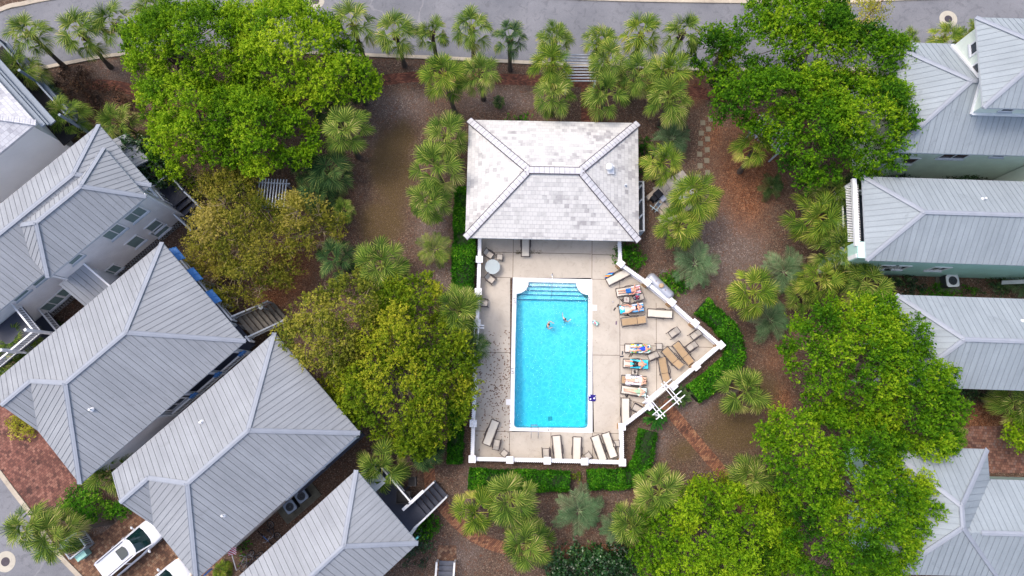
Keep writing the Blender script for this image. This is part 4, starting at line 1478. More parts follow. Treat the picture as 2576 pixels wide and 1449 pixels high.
arbor('pergola', 'pale slatted entrance pergola between the palms at the road, north of the pool house', 1462, 171, math.radians(90), 2.75, 2.5, 2.4, 2, 10, M_WOODW)
arbor('pergola', 'weathered white pergola half swallowed by the brown budding tree', 684, 487, math.radians(-3), 2.6, 2.0, 2.4, 2, 10, M_WOODW)
arbor('pergola', 'weathered white pergola under the big tree beside the stepping stones', 1940, 337, math.radians(-36), 3.3, 1.8, 2.4, 2, 11, M_WOODW, slat=.12)

# ------------------------------------------------------------------ sun loungers, chairs, tables
M_SLC = plain('cream_sling', S(198, 192, 181), .8, var=.05, scale=6)
M_SLG = plain('grey_beige_sling', S(172, 165, 156), .8, var=.05, scale=6)
M_SLT = plain('tan_sling', S(158, 134, 104), .8, var=.06, scale=6)
M_FRM = plain('bronze_frame', S(64, 56, 60), .45, .3, var=.15)
M_FRL = plain('grey_frame', S(112, 106, 108), .45, .3, var=.15)


def make_lounger(tan, ang):
    t = thing('sun_lounger', '-', 'sun lounger', (0, 0, 0), 0, 'sun loungers on the pool deck')
    fm = M_FRM
    w = .265; H = .36
    hx, hz = 1.24 + .70 * math.cos(ang), H + .70 * math.sin(ang)
    mb = MB()
    prof = [(.03, H - .01), (.3, H + .015), (.75, H - .015), (1.24, H)]
    prof += [(1.24 + .35 * math.cos(ang), H + .35 * math.sin(ang) - .02), (hx, hz)]
    for (x0, z0), (x1, z1) in zip(prof, prof[1:]):
        mb.add([(x0, -w, z0), (x0, w, z0), (x1, w, z1), (x1, -w, z1)], [[0, 3, 2, 1]])
        mb.add([(x0, -w, z0 - .015), (x0, w, z0 - .015), (x1, w, z1 - .015), (x1, -w, z1 - .015)], [[0, 1, 2, 3]])
    mb.build('sling', M_SLT if tan else M_SLC, t)
    if tan:
        mb = MB(); mb.bar((1.24, -w, H + .012), (1.24, w, H + .012), .03, .015); mb.build('hinge_seam', M_FRM, t)
    mb = MB()
    for s in (-1, 1):
        mb.tube([(0, s * .345, H - .02), (.3, s * .345, H), (1.24, s * .345, H), (1.24 + .35 * math.cos(ang), s * .345, H + .35 * math.sin(ang)), (hx, s * .35, hz)], .028, 6)
    mb.tube([(-.02, -.35, H - .02), (-.02, .35, H - .02)], .027, 6)
    if not tan: mb.tube([(hx, -.345, hz), (hx, .345, hz)], .028, 6)
    mb.build('frame', fm, t)
    for s in (-1, 1):
        for pts in ([(.12, s * .34, H), (.05, s * .36, 0)], [(1.15, s * .34, H), (1.35, s * .38, 0)]):
            mb = MB(); mb.tube(pts, .018, 6); mb.build('leg', fm, t)
        mb = MB(); mb.tube([(.62, s * .35, H - .01), (.80, s * .40, H + .20), (1.20, s * .41, H + .22), (1.42, s * .36, H + .12)], [.022, .03, .03, .022], 6); mb.build('armrest', fm, t)
    return t


PROTO = {}
LOUNGERS = [  # foot, head (picture), tan, raised, label
    ((1527.5, 710.3), (1579.3, 683.7), 0, .12, 'cream sun lounger with a rainbow towel on its side, nearest the pool house fence corner'),
    ((1550.7, 736.9), (1610, 726.6), 0, .5, 'cream sun lounger holding the man in blue shorts on a red striped towel'),
    ((1558, 779.8), (1617.5, 771.6), 0, .5, 'cream sun lounger with a light blue striped towel and a woman'),
    ((1563.6, 811), (1622, 803.6), 1, .55, 'empty tan sun lounger just below the blue striped towel'),
    ((1629, 787.3), (1689, 791.4), 0, .12, 'empty cream sun lounger alone near the propane tank fence'),
    ((1572, 876), (1633.6, 877.7), 0, .3, 'sun lounger under the green and yellow patterned towel'),
    ((1568, 914), (1629.7, 917), 0, .4, 'sun lounger with a turquoise towel and the man in black shorts'),
    ((1563.4, 954.8), (1628.5, 958.6), 1, .2, 'tan sun lounger under a white sheet patterned with small marks'),
    ((1563.4, 979.4), (1621.2, 987), 0, .3, 'cream sun lounger with a pale mint towel and a woman in green'),
    ((1573.5, 1001.8), (1574.5, 1058), 0, .3, 'empty cream sun lounger standing lengthwise by the south east fence'),
    ((1664.5, 899.3), (1677.5, 960), 1, .35, 'leftmost of the three empty tan loungers fanned out by the fence'),
    ((1671.3, 878.5), (1711, 920), 1, .55, 'middle one of the three empty tan loungers fanned out by the fence'),
    ((1699, 863.8), (1739, 914), 1, .15, 'rightmost of the three empty tan loungers fanned out by the fence'),
    ((1247, 1058.7), (1222.8, 1120.4), 0, .10, 'slanted cream sun lounger in the bottom left corner of the deck'),
    ((1399.5, 1096), (1405.3, 1154), 0, .25, 'cream sun lounger beside the chair on the bottom edge of the deck'),
    ((1452, 1099.6), (1450.8, 1160), 0, .2, 'straight cream sun lounger in the middle of the bottom edge'),
    ((1496.2, 1097), (1517, 1157), 0, .15, 'left one of the two slanted cream loungers in the bottom right corner'),
    ((1522.8, 1089.6), (1542.8, 1145.4), 0, .4, 'right one of the two slanted cream loungers in the bottom right corner'),
    ((1322, 645), (1322.5, 583), 0, .2, 'cream sun lounger half under the pool house eave'),
]
LOBJ = []
for f, h, tan, ang, lab in LOUNGERS:
    k = (tan, ang)
    if k not in PROTO:
        PROTO[k] = o = make_lounger(tan, ang)
    else:
        o = copy_tree(PROTO[k])
    a, b = P3(*f, .36), P3(*h, .36 + .7 * math.sin(ang))
    d = b - a
    o.location = (a.x, a.y, .06); o.rotation_euler = (0, 0, math.atan2(d.y, d.x))
    o['label'] = lab
    LOBJ.append(o)


def make_chair(mat):
    t = thing('patio_chair', '-', 'chair', (0, 0, 0), 0, 'sling chairs on the pool deck')      # faces +x
    mb = MB()
    mb.add([(-.22, -.20, .40), (.24, -.20, .43), (.24, .20, .43), (-.22, .20, .40)], [[0, 1, 2, 3]])
    mb.add([(-.22, -.20, .385), (.24, -.20, .415), (.24, .20, .415), (-.22, .20, .385)], [[3, 2, 1, 0]])
    mb.build('seat', mat, t)
    mb = MB(); mb.add([(-.22, -.20, .42), (-.22, .20, .42), (-.46, .20, .88), (-.46, -.20, .88)], [[0, 1, 2, 3]])
    mb.add([(-.235, -.20, .42), (-.235, .20, .42), (-.475, .20, .88), (-.475, -.20, .88)], [[3, 2, 1, 0]])
    mb.build('backrest', mat, t)
    mb = MB()
    mb.tube([(.26, -.26, .42), (-.22, -.26, .40), (-.48, -.26, .90), (-.48, .26, .90), (-.22, .26, .40), (.26, .26, .42), (.26, -.26, .42)], .026, 6)
    mb.build('frame', M_FRM, t)
    for s in (-1, 1):
        mb = MB(); mb.tube([(.30, s * .30, .60), (0, s * .31, .64), (-.36, s * .29, .62)], [.032, .034, .028], 6); mb.build('armrest', M_FRM, t)
        for pts in ([(.28, s * .29, .60), (.26, s * .29, .3), (.34, s * .29, 0)], [(-.3, s * .28, .62), (-.2, s * .28, .4), (-.38, s * .29, 0)]):
            mb = MB(); mb.tube(pts, .022, 6); mb.build('leg', M_FRM, t)
    return t


CH = make_chair(M_SLG)
CHAIRS = [((1232, 641), -35, 'cream sling chair pushed up to the round glass table from above'), ((1235.5, 703), -38, 'cream sling chair just below the round glass table'),
          ((1218.5, 762.5), -3, 'lone cream sling chair against the west fence, facing the pool'), ((1692.5, 839), 216, 'left one of the two empty chairs near the fence pillar, facing the loungers'),
          ((1746.5, 844.5), 216, 'right one of the two empty chairs hard against the diagonal fence'), ((1639, 897), 203, 'cream sling chair between the patterned towel and the tan loungers'),
          ((1736.5, 874), 216, 'cream sling chair above the rightmost tan lounger'), ((1602, 750.5), 195, 'cream sling chair carrying the striped backpack'),
          ((1601, 1026.5), 152, 'cream sling chair with dark armrests near the south east gate'), ((1249.5, 1114.5), 80, 'cream sling chair beside the slanted lounger, bottom left'),
          ((1373.6, 1137.5), 92, 'cream sling chair on the bottom edge, left of the lounger')]
for i, (p, deg, lab) in enumerate(CHAIRS):
    o = CH if i == 0 else copy_tree(CH)
    q = P3(*p, .5)
    o.location = (q.x, q.y, .06); o.rotation_euler = (0, 0, math.radians(deg)); o['label'] = lab


def make_stool():
    t = thing('side_table', '-', 'side table', (0, 0, 0), 0, 'small side tables on the pool deck')
    mb = MB(); mb.box(0, 0, .42, .40, .40, .02); mb.build('table_top', M_SLG, t)
    mb = MB(); mb.tube([(-.24, -.24, .43), (.24, -.24, .43), (.24, .24, .43), (-.24, .24, .43), (-.24, -.24, .43)], .024, 6)
    mb.build('frame', M_FRM, t)
    for a in (-1, 1):
        for b in (-1, 1):
            mb = MB(); mb.tube([(a * .23, b * .23, .43), (a * .26, b * .26, 0)], .020, 6); mb.build('leg', M_FRM, t)
    return t


ST_ = make_stool()
TABLES = [((1257, 647), -2, 'square cream side table right of the round glass table'), ((1576, 754), -5, 'side table with a pair of sunglasses between the two towel loungers'),
          ((1658, 871.5), 0, 'small side table above the three tan loungers'), ((1596.5, 935.5), -6, 'side table below the turquoise towel with a drawn on top'),
          ((1268.6, 1140.4), 50, 'small side table turned like a diamond, bottom left of the deck'), ((1479.5, 1147), 35, 'small side table turned like a diamond, between the bottom loungers'),
          ((1550.3, 1115.4), 2, 'small side table by the fence at the bottom right corner')]
for i, (p, deg, lab) in enumerate(TABLES):
    o = ST_ if i == 0 else copy_tree(ST_)
    q = P3(*p, .43)
    o.location = (q.x, q.y, .06); o.rotation_euler = (0, 0, math.radians(deg)); o['label'] = lab
# round glass table
q = P3(1239, 671, .72)
gt_ = thing('glass_table', 'round frosted glass table by the west fence', 'table', (q.x, q.y, .06), math.radians(5))
mg, ntg, bg_ = new_mat('frosted_glass')
setin(bg_, Roughness=.15); bg_.inputs['Base Color'].default_value = S(176, 190, 196); bg_.inputs['Alpha'].default_value = .62
mb = MB(); mb.prism([(math.cos(2 * PI * k / 48) * .60, math.sin(2 * PI * k / 48) * .60) for k in range(48)], .66, .672); mb.build('table_top', mg, gt_)
mb = MB(); mb.torus((0, 0, .666), .605, .014, n=48, k=6); mb.build('rim', M_FRL, gt_)
mb = MB()
for a in range(4):
    t = PI / 4 + a * PI / 2
    mb.tube([(.03 * math.cos(t), .03 * math.sin(t), .60), (.35 * math.cos(t), .35 * math.sin(t), .62), (.5 * math.cos(t), .5 * math.sin(t), .3), (.54 * math.cos(t), .54 * math.sin(t), 0)], .02, 6)
mb.build('base', M_FRL, gt_)

# ------------------------------------------------------------------ towels


def pattern_mat(name, kind, cols, scale=1.0, rz=0.0):
    m, nt, b = new_mat(name)
    co = coords(nt)
    mp = N(nt, 'ShaderNodeMapping'); mp.inputs['Rotation'].default_value = (0, 0, rz); nt.links.new(co, mp.inputs['Vector'])
    if kind == 'stripes':
        sx = N(nt, 'ShaderNodeSeparateXYZ'); nt.links.new(mp.outputs[0], sx.inputs[0])
        w = N(nt, 'ShaderNodeMath', operation='MULTIPLY'); nt.links.new(sx.outputs[1], w.inputs[0]); w.inputs[1].default_value = scale
        fr = N(nt, 'ShaderNodeMath', operation='FRACT'); nt.links.new(w.outputs[0], fr.inputs[0])
        r = N(nt, 'ShaderNodeValToRGB'); r.color_ramp.interpolation = 'CONSTANT'
        e = r.color_ramp.elements
        e[0].position, e[0].color = 0, cols[0]
        e[1].position, e[1].color = 1 / len(cols), cols[1]
        for i, c in enumerate(cols[2:]): x = e.new((i + 2) / len(cols)); x.color = c
        nt.links.new(fr.outputs[0], r.inputs[0]); c = r.outputs[0]
    else:
        v = N(nt, 'ShaderNodeTexVoronoi'); setin(v, Scale=scale); nt.links.new(mp.outputs[0], v.inputs['Vector'])
        s = N(nt, 'ShaderNodeSeparateColor'); nt.links.new(v.outputs['Color'], s.inputs[0])
        r = N(nt, 'ShaderNodeValToRGB'); r.color_ramp.interpolation = 'CONSTANT'
        e = r.color_ramp.elements
        e[0].position, e[0].color = 0, cols[1]
        e[1].position, e[1].color = 1 / (len(cols) - 1), cols[min(2, len(cols) - 1)]
        for i, c_ in enumerate(cols[3:]): x = e.new((i + 2) / (len(cols) - 1)); x.color = c_
        nt.links.new(s.outputs[0], r.inputs[0])
        lt = N(nt, 'ShaderNodeMath', operation='LESS_THAN'); nt.links.new(v.outputs['Distance'], lt.inputs[0]); lt.inputs[1].default_value = .50 if kind == 'blobs' else .30
        c = mixc(nt, lt.outputs[0], cols[0], r.outputs[0])
    nt.links.new(c, b.inputs['Base Color']); setin(b, Roughness=.95); b.inputs['Specular IOR Level'].default_value = .1
    return m


W_ = S(205, 205, 210)
M_TRED = pattern_mat('red_striped_cloth', 'stripes', [W_, W_, S(196, 30, 74)], 4.8)
M_TBLU = pattern_mat('blue_striped_cloth', 'stripes', [W_, S(84, 158, 214), S(84, 158, 214)], 4.2)
M_TGRN = pattern_mat('flower_cloth', 'blobs', [S(196, 214, 214), S(30, 130, 50), S(214, 200, 40), S(50, 120, 190), S(60, 160, 110), S(120, 190, 90)], 6.5)
M_TTUR = pattern_mat('turquoise_cloth', 'blobs', [S(66, 190, 214), S(96, 206, 226), S(54, 176, 206)], 4)
M_TWHT = pattern_mat('marked_white_cloth', 'dots', [S(222, 222, 228), S(110, 120, 170), S(190, 150, 160), S(130, 170, 170)], 8)
M_TMNT = plain('mint_cloth', S(196, 224, 220), .95, var=.06)
M_TCYN = pattern_mat('cyan_cloth', 'blobs', [S(30, 170, 216), S(60, 190, 226), S(214, 230, 234)], 3)
M_TRNB = pattern_mat('rainbow_cloth', 'stripes', [S(40, 70, 170), S(240, 180, 50), S(230, 110, 60), S(110, 200, 220), S(50, 120, 200)], 2.6, .5)


def lz(x, ang):                                          # height of the sling at distance x from the foot
    return .38 if x < 1.24 else .38 + (x - 1.24) * math.tan(ang)


def towel(li, label, mat, x0, x1, w, seed=0, name='towel'):
    """towel spread on lounger li between x0 and x1"""
    L = LOBJ[li]; ang = LOUNGERS[li][3]
    t = thing(name, label, 'towel', L.location, L.rotation_euler.z)
    r = random.Random(seed); mb = MB()
    nx_, ny_ = 16, 8
    vv = []
    for i in range(nx_ + 1):
        for j in range(ny_ + 1):
            x = x0 + (x1 - x0) * i / nx_; y = -w + 2 * w * j / ny_
            x += r.uniform(-.02, .02) if i in (0, nx_) else 0; yy = y * (1 + r.uniform(-.05, .03)) if j in (0, ny_) else y
            z = lz(x, ang) + .012 + r.uniform(0, .012) - max(0, abs(yy) - .33) * .9
            vv.append((x, yy, z))
    mb.add(vv, [[i * (ny_ + 1) + j, (i + 1) * (ny_ + 1) + j, (i + 1) * (ny_ + 1) + j + 1, i * (ny_ + 1) + j + 1] for i in range(nx_) for j in range(ny_)], 0, True)
    me = mb.build('cloth', mat, t)
    return t


towel(1, 'red and white striped towel over the backrest of the upper lounger', M_TRED, 1.18, 1.84, .33, 1)
towel(2, 'light blue and white striped towel over the backrest of the second lounger', M_TBLU, 1.0, 1.84, .33, 2)
towel(2, 'bright cyan towel folded at the foot of the second lounger', M_TCYN, .03, .40, .30, 3)
towel(5, 'towel with green and yellow flowers on white, lower group of loungers', M_TGRN, .42, 1.92, .36, 4)
towel(6, 'plain turquoise towel under the man in black shorts', M_TTUR, .52, 1.86, .36, 5)
towel(7, 'white sheet with small scattered marks hanging over the lounger sides', M_TWHT, .30, 1.55, .44, 6)
towel(8, 'pale mint towel on the backrest of the lowest occupied lounger', M_TMNT, 1.28, 1.88, .31, 7)
# rainbow towel hanging from the side of the first lounger
L0 = LOBJ[0]
t = thing('towel', 'rainbow coloured towel draped beside the first cream lounger', 'towel', L0.location, L0.rotation_euler.z)
mb = MB()
mb.add([(.05, .34, .37), (.85, .34, .37), (.85, .52, .2), (.05, .48, .2), (.75, .66, .02), (.3, .62, .02)], [[0, 1, 2, 3], [3, 2, 4, 5]], 0, True)
mb.build('cloth', M_TRNB, t)

# ------------------------------------------------------------------ people
M_SKIN = plain('skin', S(206, 152, 128), .6, var=.08, scale=7)
M_SKIN2 = plain('fair_skin', S(220, 172, 150), .6, var=.08, scale=7)
M_HAIRB = plain('brown_hair', S(72, 46, 36), .7, var=.3, scale=12)
M_HAIRK = plain('black_hair', S(30, 26, 28), .6, var=.3, scale=12)
M_HAIRG = plain('grey_hair', S(150, 146, 150), .7, var=.2, scale=12)
M_HAIRD = plain('blond_hair', S(170, 134, 92), .7, var=.2, scale=12)
M_EYE = plain('eye', S(40, 34, 34), .3)
M_LIP = plain('lips', S(170, 92, 90), .5)


def capsule(mb, a, b, ra, rb, n=10):
    a, b = Vector(a), Vector(b); d = (b - a)
    if d.length < 1e-5: d = Vector((0, 0, 1e-3))
    d.normalize()
    pts, rad = [], []
    for k in (1.0, .8, .45): pts.append(a - d * ra * k); rad.append(ra * math.sqrt(max(.002, 1 - k * k)))
    pts.append(a); rad.append(ra); pts.append(b); rad.append(rb)
    for k in (.45, .8, 1.0): pts.append(b + d * rb * k); rad.append(rb * math.sqrt(max(.002, 1 - k * k)))
    mb.tube(pts, rad, n)


def remesh(name, mb, mat, parent, voxel=.011, smooth=4):
    o = mb.build(name, mat, None, uv=False)
    md = o.modifiers.new('r', 'REMESH'); md.mode = 'VOXEL'; md.voxel_size = voxel; md.use_smooth_shade = True
    if smooth:
        ms = o.modifiers.new('s', 'SMOOTH'); ms.iterations = smooth; ms.factor = .5
    dg = bpy.context.evaluated_depsgraph_get()
    me = bpy.data.meshes.new_from_object(o.evaluated_get(dg))
    me.name = name
    old = o.data
    o.modifiers.clear(); o.data = me
    bpy.data.meshes.remove(old)
    me.materials.clear(); me.materials.append(mat)
    o.parent = parent
    return o


def hand(mb, wrist, d, pn, side, curl=.5):
    """palm and five bent fingers; d = direction of the forearm, pn = palm normal, side = +1/-1 thumb side"""
    d, pn = Vector(d).normalized(), Vector(pn)
    pn = (pn - d * pn.dot(d)).normalized(); s = d.cross(pn) * side
    w = Vector(wrist)
    for k in (-.026, -.009, .009, .026): capsule(mb, w + s * k * .6, w + d * .085 + s * k, .017, .015, 7)
    for k, l in ((-.030, .062), (-.010, .074), (.010, .080), (.030, .072)):
        a = w + d * .09 + s * k; b = a + (d * math.cos(curl) + pn * math.sin(curl)) * l * .55; c = b + (d * math.cos(curl * 2) + pn * math.sin(curl * 2)) * l * .5
        capsule(mb, a, b, .0105, .0095, 6); capsule(mb, b, c, .0095, .008, 6)
    a = w + d * .03 + s * .03; b = a + (d * .6 + s * .8).normalized() * .04; capsule(mb, a, b, .0125, .011, 6); capsule(mb, b, b + (d * .9 + pn * .3).normalized() * .032, .011, .009, 6)


def person(label, loc, rz, J, skin, hair, hair_long=False, male=True, wear=(), extra_hair=0.0, k=1.0):
    """J: joint name -> (x, y, z); body is one remeshed surface, clothing / hair / face are children"""
    t = thing('person', label, 'person', loc, rz)
    t.scale = (k, k, k)
    V = {n_: Vector(p) for n_, p in J.items()}
    mb = MB()
    hip, chest, neck, head = V['hip'], V['chest'], V['neck'], V['head']
    ax = (chest - hip).normalized()
    side = V['shL'] - V['shR']; side.normalize()
    front = side.cross(ax).normalized() * -1
    if front.z < 0 and abs(front.z) > .2: front = -front
    sw = (V['shL'] - V['shR']).length / 2
    # trunk: hips, waist, chest as flattened stacks
    for f, wd, th in ((0, .165, .115), (.25, .15, .105), (.5, .140, .10), (.8, .155, .11), (1.0, .165, .115)) if male else ((0, .17, .115), (.25, .15, .10), (.5, .125, .09), (.8, .14, .105), (1.0, .145, .10)):
        c = hip.lerp(chest, f)
        for s_ in (-1, -.33, .33, 1):
            q = c + side * s_ * (wd - th * .8)
            capsule(mb, q - ax * .03, q + ax * .07, th * .92, th * .92, 10)
    for sd in 'LR':
        sh = V['sh' + sd]
        capsule(mb, chest + ax * .05, sh, .10, .062, 10)
        capsule(mb, neck - ax * .02, sh, .065, .055, 10)
        capsule(mb, sh, V['el' + sd], .052, .041, 10); capsule(mb, V['el' + sd], V['wr' + sd], .041, .028, 10)
        dd = (V['wr' + sd] - V['el' + sd]); hand(mb, V['wr' + sd], dd, front * -1 if J.get('palmdown') is None else Vector(J['palmdown']), 1 if sd == 'L' else -1)
        hj = hip + side * (.085 if sd == 'L' else -.085)
        capsule(mb, hj, V['kn' + sd], .088 if male else .092, .058, 12); capsule(mb, V['kn' + sd], V['an' + sd], .056, .036, 10)
        kn, an = V['kn' + sd], V['an' + sd]; mid = kn.lerp(an, .3); capsule(mb, mid - front * .012, kn.lerp(an, .55) - front * .008, .055, .045, 10)
        ft = V.get('to' + sd, an + Vector((-.02, 0, .16)))
        capsule(mb, an + (an - kn).normalized() * .03, ft, .037, .026, 8)
    capsule(mb, chest + ax * .12, neck, .075, .052, 10); capsule(mb, neck, head, .052, .055, 10)
    up = (head - neck).normalized(); fr = Vector(J.get('face', front)); fr = (fr - up * fr.dot(up)).normalized(); lt = up.cross(fr)
    M = Matrix((lt, fr, up)).transposed()
    hc = head + up * .05
    mb.ellipsoid(hc, (.074, .094, .115), 16, 12, 0, M)
    capsule(mb, hc - up * .06 + fr * .03, hc - up * .075 + fr * .055, .05, .03, 8)
    capsule(mb, hc + fr * .088 + up * .01, hc + fr * .108 - up * .022, .010, .015, 6)
    for s_ in (-1, 1): mb.ellipsoid(hc + lt * s_ * .078 - up * .008 - fr * .01, (.012, .022, .032), 8, 6, 0, M)
    body = remesh('body', mb, skin, t)
    mb = MB()
    for s_ in (-1, 1): mb.ellipsoid(hc + lt * s_ * .032 + fr * .083 + up * .012, (.012, .010, .008), 8, 6, 0, M)
    mb.build('eyes', M_EYE, body, uv=False)
    mb = MB(); mb.ellipsoid(hc + fr * .088 - up * .05, (.024, .010, .008), 8, 6, 0, M); mb.build('mouth', M_LIP, body, uv=False)
    mb = MB(); mb.ellipsoid(hc - fr * .022 + up * .024, (.085, .092, .108), 16, 12, 0, M)
    if hair_long:
        capsule(mb, hc - fr * .06, hc - fr * .08 - up * .12 + lt * .02, .07, .045, 10)
        mb.ellipsoid(hc - fr * .07 + up * .07, (.05, .05, .05), 10, 8, 0, M)
    remesh('hair', mb, hair, t, .012, 2)
    for nm, mat, segs in wear:
        mb = MB()
        for a, b, ra, rb in segs:
            g = lambda q: (V[q] if isinstance(q, str) else Vector(q))
            capsule(mb, g(a), g(b), ra, rb, 12)
        remesh(nm, mb, mat, t, .014, 2)
    return t, V


def lying(ang, hx=1.10, legs=((.0, .0), (.0, .0)), spread=.10, arms=None, hz=.0):
    """body lying on a lounger, feet at x = .2, back on the rest raised by ang"""
    z0 = .50 + hz
    c, s = math.cos(ang * .95), math.sin(ang * .95)
    J = {'hip': (hx, 0, z0), 'chest': (hx + .36 * c, 0, z0 + .36 * s), 'neck': (hx + .53 * c, 0, z0 + .53 * s + .02), 'head': (hx + .63 * c, 0, z0 + .63 * s + .06)}
    shx, shz = hx + .47 * c, z0 + .47 * s
    J['shL'], J['shR'] = (shx, .19, shz), (shx, -.19, shz)
    for sd, sg, (bend, out) in (('L', 1, legs[0]), ('R', -1, legs[1])):
        kx = hx - .42 * math.cos(bend); kz = z0 - .03 + .42 * math.sin(bend)
        ky = sg * (spread + out)
        J['kn' + sd] = (kx, ky, kz)
        J['an' + sd] = (kx - .42 * math.cos(bend * .9), sg * (spread + out * .9), max(.43, kz - .42 * math.sin(bend * 1.0) - .02))
        a = J['an' + sd]; J['to' + sd] = (a[0] - .07, a[1] + sg * .03, a[2] + .15)
    for n_, p in (arms or {}).items(): J[n_] = p
    return J


def at_l(i): return LOBJ[i].location.copy(), LOBJ[i].rotation_euler.z


M_BLUSH = plain('blue_swim_shorts', S(24, 96, 170), .8, var=.15, scale=8)
M_BLKSH = plain('black_swim_shorts', S(28, 28, 34), .8, var=.2, scale=8)
M_PNK = plain('pale_pink_swimsuit', S(226, 196, 206), .8, var=.1)
M_BLKT = plain('black_swim_top', S(34, 30, 38), .8)
M_BLUSW = plain('blue_swimsuit', S(30, 70, 190), .8, var=.15, scale=9)
M_GRNSW = plain('sage_green_swimsuit', S(150, 182, 150), .8, var=.12, scale=9)
M_NVSW = plain('white_swimsuit', S(222, 214, 220), .8, var=.12, scale=9)
M_TEALSH = plain('teal_swim_shorts', S(10, 100, 128), .8, var=.2, scale=8)


def shorts_segs(J, r=.115, t=.55):
    V = {k: Vector(p) for k, p in J.items() if isinstance(p, tuple) and k not in ('face', 'palmdown')}
    hip = V['hip']; out = []
    up = (V['chest'] - hip).normalized()
    for sg, sd in ((1, 'L'), (-1, 'R')):
        hj = hip + Vector((0, sg * .085, 0)); out.append((tuple(hj), tuple(hj.lerp(V['kn' + sd], t)), r, r * .86)); out.append((tuple(hip + Vector((0, sg * .06, 0))), tuple(hip + up * .10 + Vector((0, sg * .06, 0))), r + .008, r + .004))
    return out


def suit_segs(J, lo=0.0, hi=1.0, r=.112, w=.055):
    V = {k: Vector(p) for k, p in J.items() if isinstance(p, tuple) and k not in ('face', 'palmdown')}
    a, b = V['hip'].lerp(V['chest'], lo), V['hip'].lerp(V['chest'], hi)
    return [(tuple(a + Vector((0, s, 0))), tuple(b + Vector((0, s, 0))), r, r) for s in (-w, 0, w)]


# 1 man in blue shorts
l, r = at_l(1)
J = lying(.5, 1.02, ((.02, .02), (.06, -.02)), .09)
J.update(elL=(1.44, .34, .88), wrL=(1.30, .14, 1.02), elR=(1.30, -.32, .62), wrR=(1.04, -.30, .56), face=(-.5, 0, 1))
person('man in blue swim shorts lying on the red striped towel', l, r, J, M_SKIN, M_HAIRB, wear=(('shorts', M_BLUSH, shorts_segs(J)),))
# 2 woman, knees apart, arms raised to her head
l, r = at_l(2)
J = lying(.5, 1.04, ((.35, .20), (.30, .22)), .10)
J.update(elL=(1.36, .30, .98), wrL=(1.56, .12, 1.02), elR=(1.38, -.32, .96), wrR=(1.58, -.10, 1.02), face=(-.5, 0, 1))
person('woman with knees apart and hands behind her head on the light blue striped towel', l, r, J, M_SKIN, M_HAIRB, True, False, wear=(('swim_bottom', M_PNK, suit_segs(J, -.12, .45)), ('swim_top', M_BLKT, suit_segs(J, .88, 1.0, .108, .07))))
# 3 woman in the blue swimsuit
l, r = at_l(5)
J = lying(.3, 1.16, ((.55, .0), (.35, .12)), .09)
J.update(elL=(1.36, .30, .70), wrL=(1.60, .24, .80), elR=(1.34, -.30, .74), wrR=(1.58, -.16, .86), face=(-.3, 0, 1))
person('woman in a bright blue swimsuit on the green and yellow flowered towel', l, r, J, M_SKIN, M_HAIRD, True, False, wear=(('swimsuit', M_BLUSW, suit_segs(J, -.1, 1.0)),))
# 4 man in black shorts
l, r = at_l(6)
J = lying(.4, 1.0, ((.02, .10), (.02, .08)), .10)
J.update(elL=(1.28, .34, .62), wrL=(1.42, .14, .86), elR=(1.26, -.36, .64), wrR=(1.44, -.16, .88), face=(-.4, 0, 1))
person('grey haired man in black swim shorts on the turquoise towel', l, r, J, M_SKIN, M_HAIRG, wear=(('shorts', M_BLKSH, shorts_segs(J)),))
# 5 woman reading on the white marked sheet
l, r = at_l(7)
J = lying(.2, 1.12, ((.05, -.04), (.10, -.02)), .09)
J.update(elL=(1.46, .32, .72), wrL=(1.66, .20, .86), elR=(1.44, -.34, .70), wrR=(1.66, -.20, .84), face=(-.3, 0, 1))
person('dark haired woman lying straight on the white marked sheet', l, r, J, M_SKIN2, M_HAIRK, True, False, wear=(('swimsuit', M_NVSW, suit_segs(J, -.1, .25)), ('swim_top', M_NVSW, suit_segs(J, .85, 1.0, .105, .07))))
# 6 woman in green
l, r = at_l(8)
J = lying(.3, 1.04, ((.03, -.04), (.05, -.03)), .09)
J.update(elL=(1.30, .30, .84), wrL=(1.50, .16, .98), elR=(1.34, -.34, .80), wrR=(1.54, -.20, .90), face=(-.4, 0, 1))
person('woman in a pale green top lying on the mint towel, lowest of the sunbathers', l, r, J, M_SKIN2, M_HAIRB, True, False, wear=(('swimsuit', M_GRNSW, suit_segs(J, -.08, 1.0)),))


def standing(dz, arms):
    z = dz
    J = {'hip': (0, 0, z + .92), 'chest': (.02, 0, z + 1.28), 'neck': (.03, 0, z + 1.46), 'head': (.06, 0, z + 1.56), 'shL': (.02, .19, z + 1.40), 'shR': (.02, -.19, z + 1.40),
         'knL': (.06, .11, z + .49), 'knR': (-.02, -.12, z + .49), 'anL': (0, .12, z + .08), 'anR': (-.10, -.13, z + .08), 'toL': (.15, .13, z + .03), 'toR': (.05, -.14, z + .03), 'face': (1, 0, -.1)}
    J.update(arms)
    return J


q = P3(1379, 816, .2)
J = standing(-1.22, {'elL': (.16, .34, -.02), 'wrL': (.38, .24, .04), 'elR': (.10, -.36, -.04), 'wrR': (.34, -.22, .02)})
person('dark haired swimmer with teal shorts standing chest deep with both arms forward', (q.x, q.y, 0), math.radians(-12), J, M_SKIN2, M_HAIRK, wear=(('shorts', M_TEALSH, shorts_segs(J)),), k=.9)
q = P3(1421, 804, 0)
J = standing(-1.42, {'elL': (.05, .40, -.12), 'wrL': (.20, .60, -.03), 'elR': (.10, -.38, -.14), 'wrR': (.34, -.36, -.04), 'face': (1, .2, 0)})
person('smaller black haired swimmer with only head and shoulders out of the water', (q.x, q.y, 0), math.radians(40), J, M_SKIN2, M_HAIRK, True, False, wear=(('swim_top', M_BLUSW, suit_segs(J, .5, 1.0)),), k=.78)

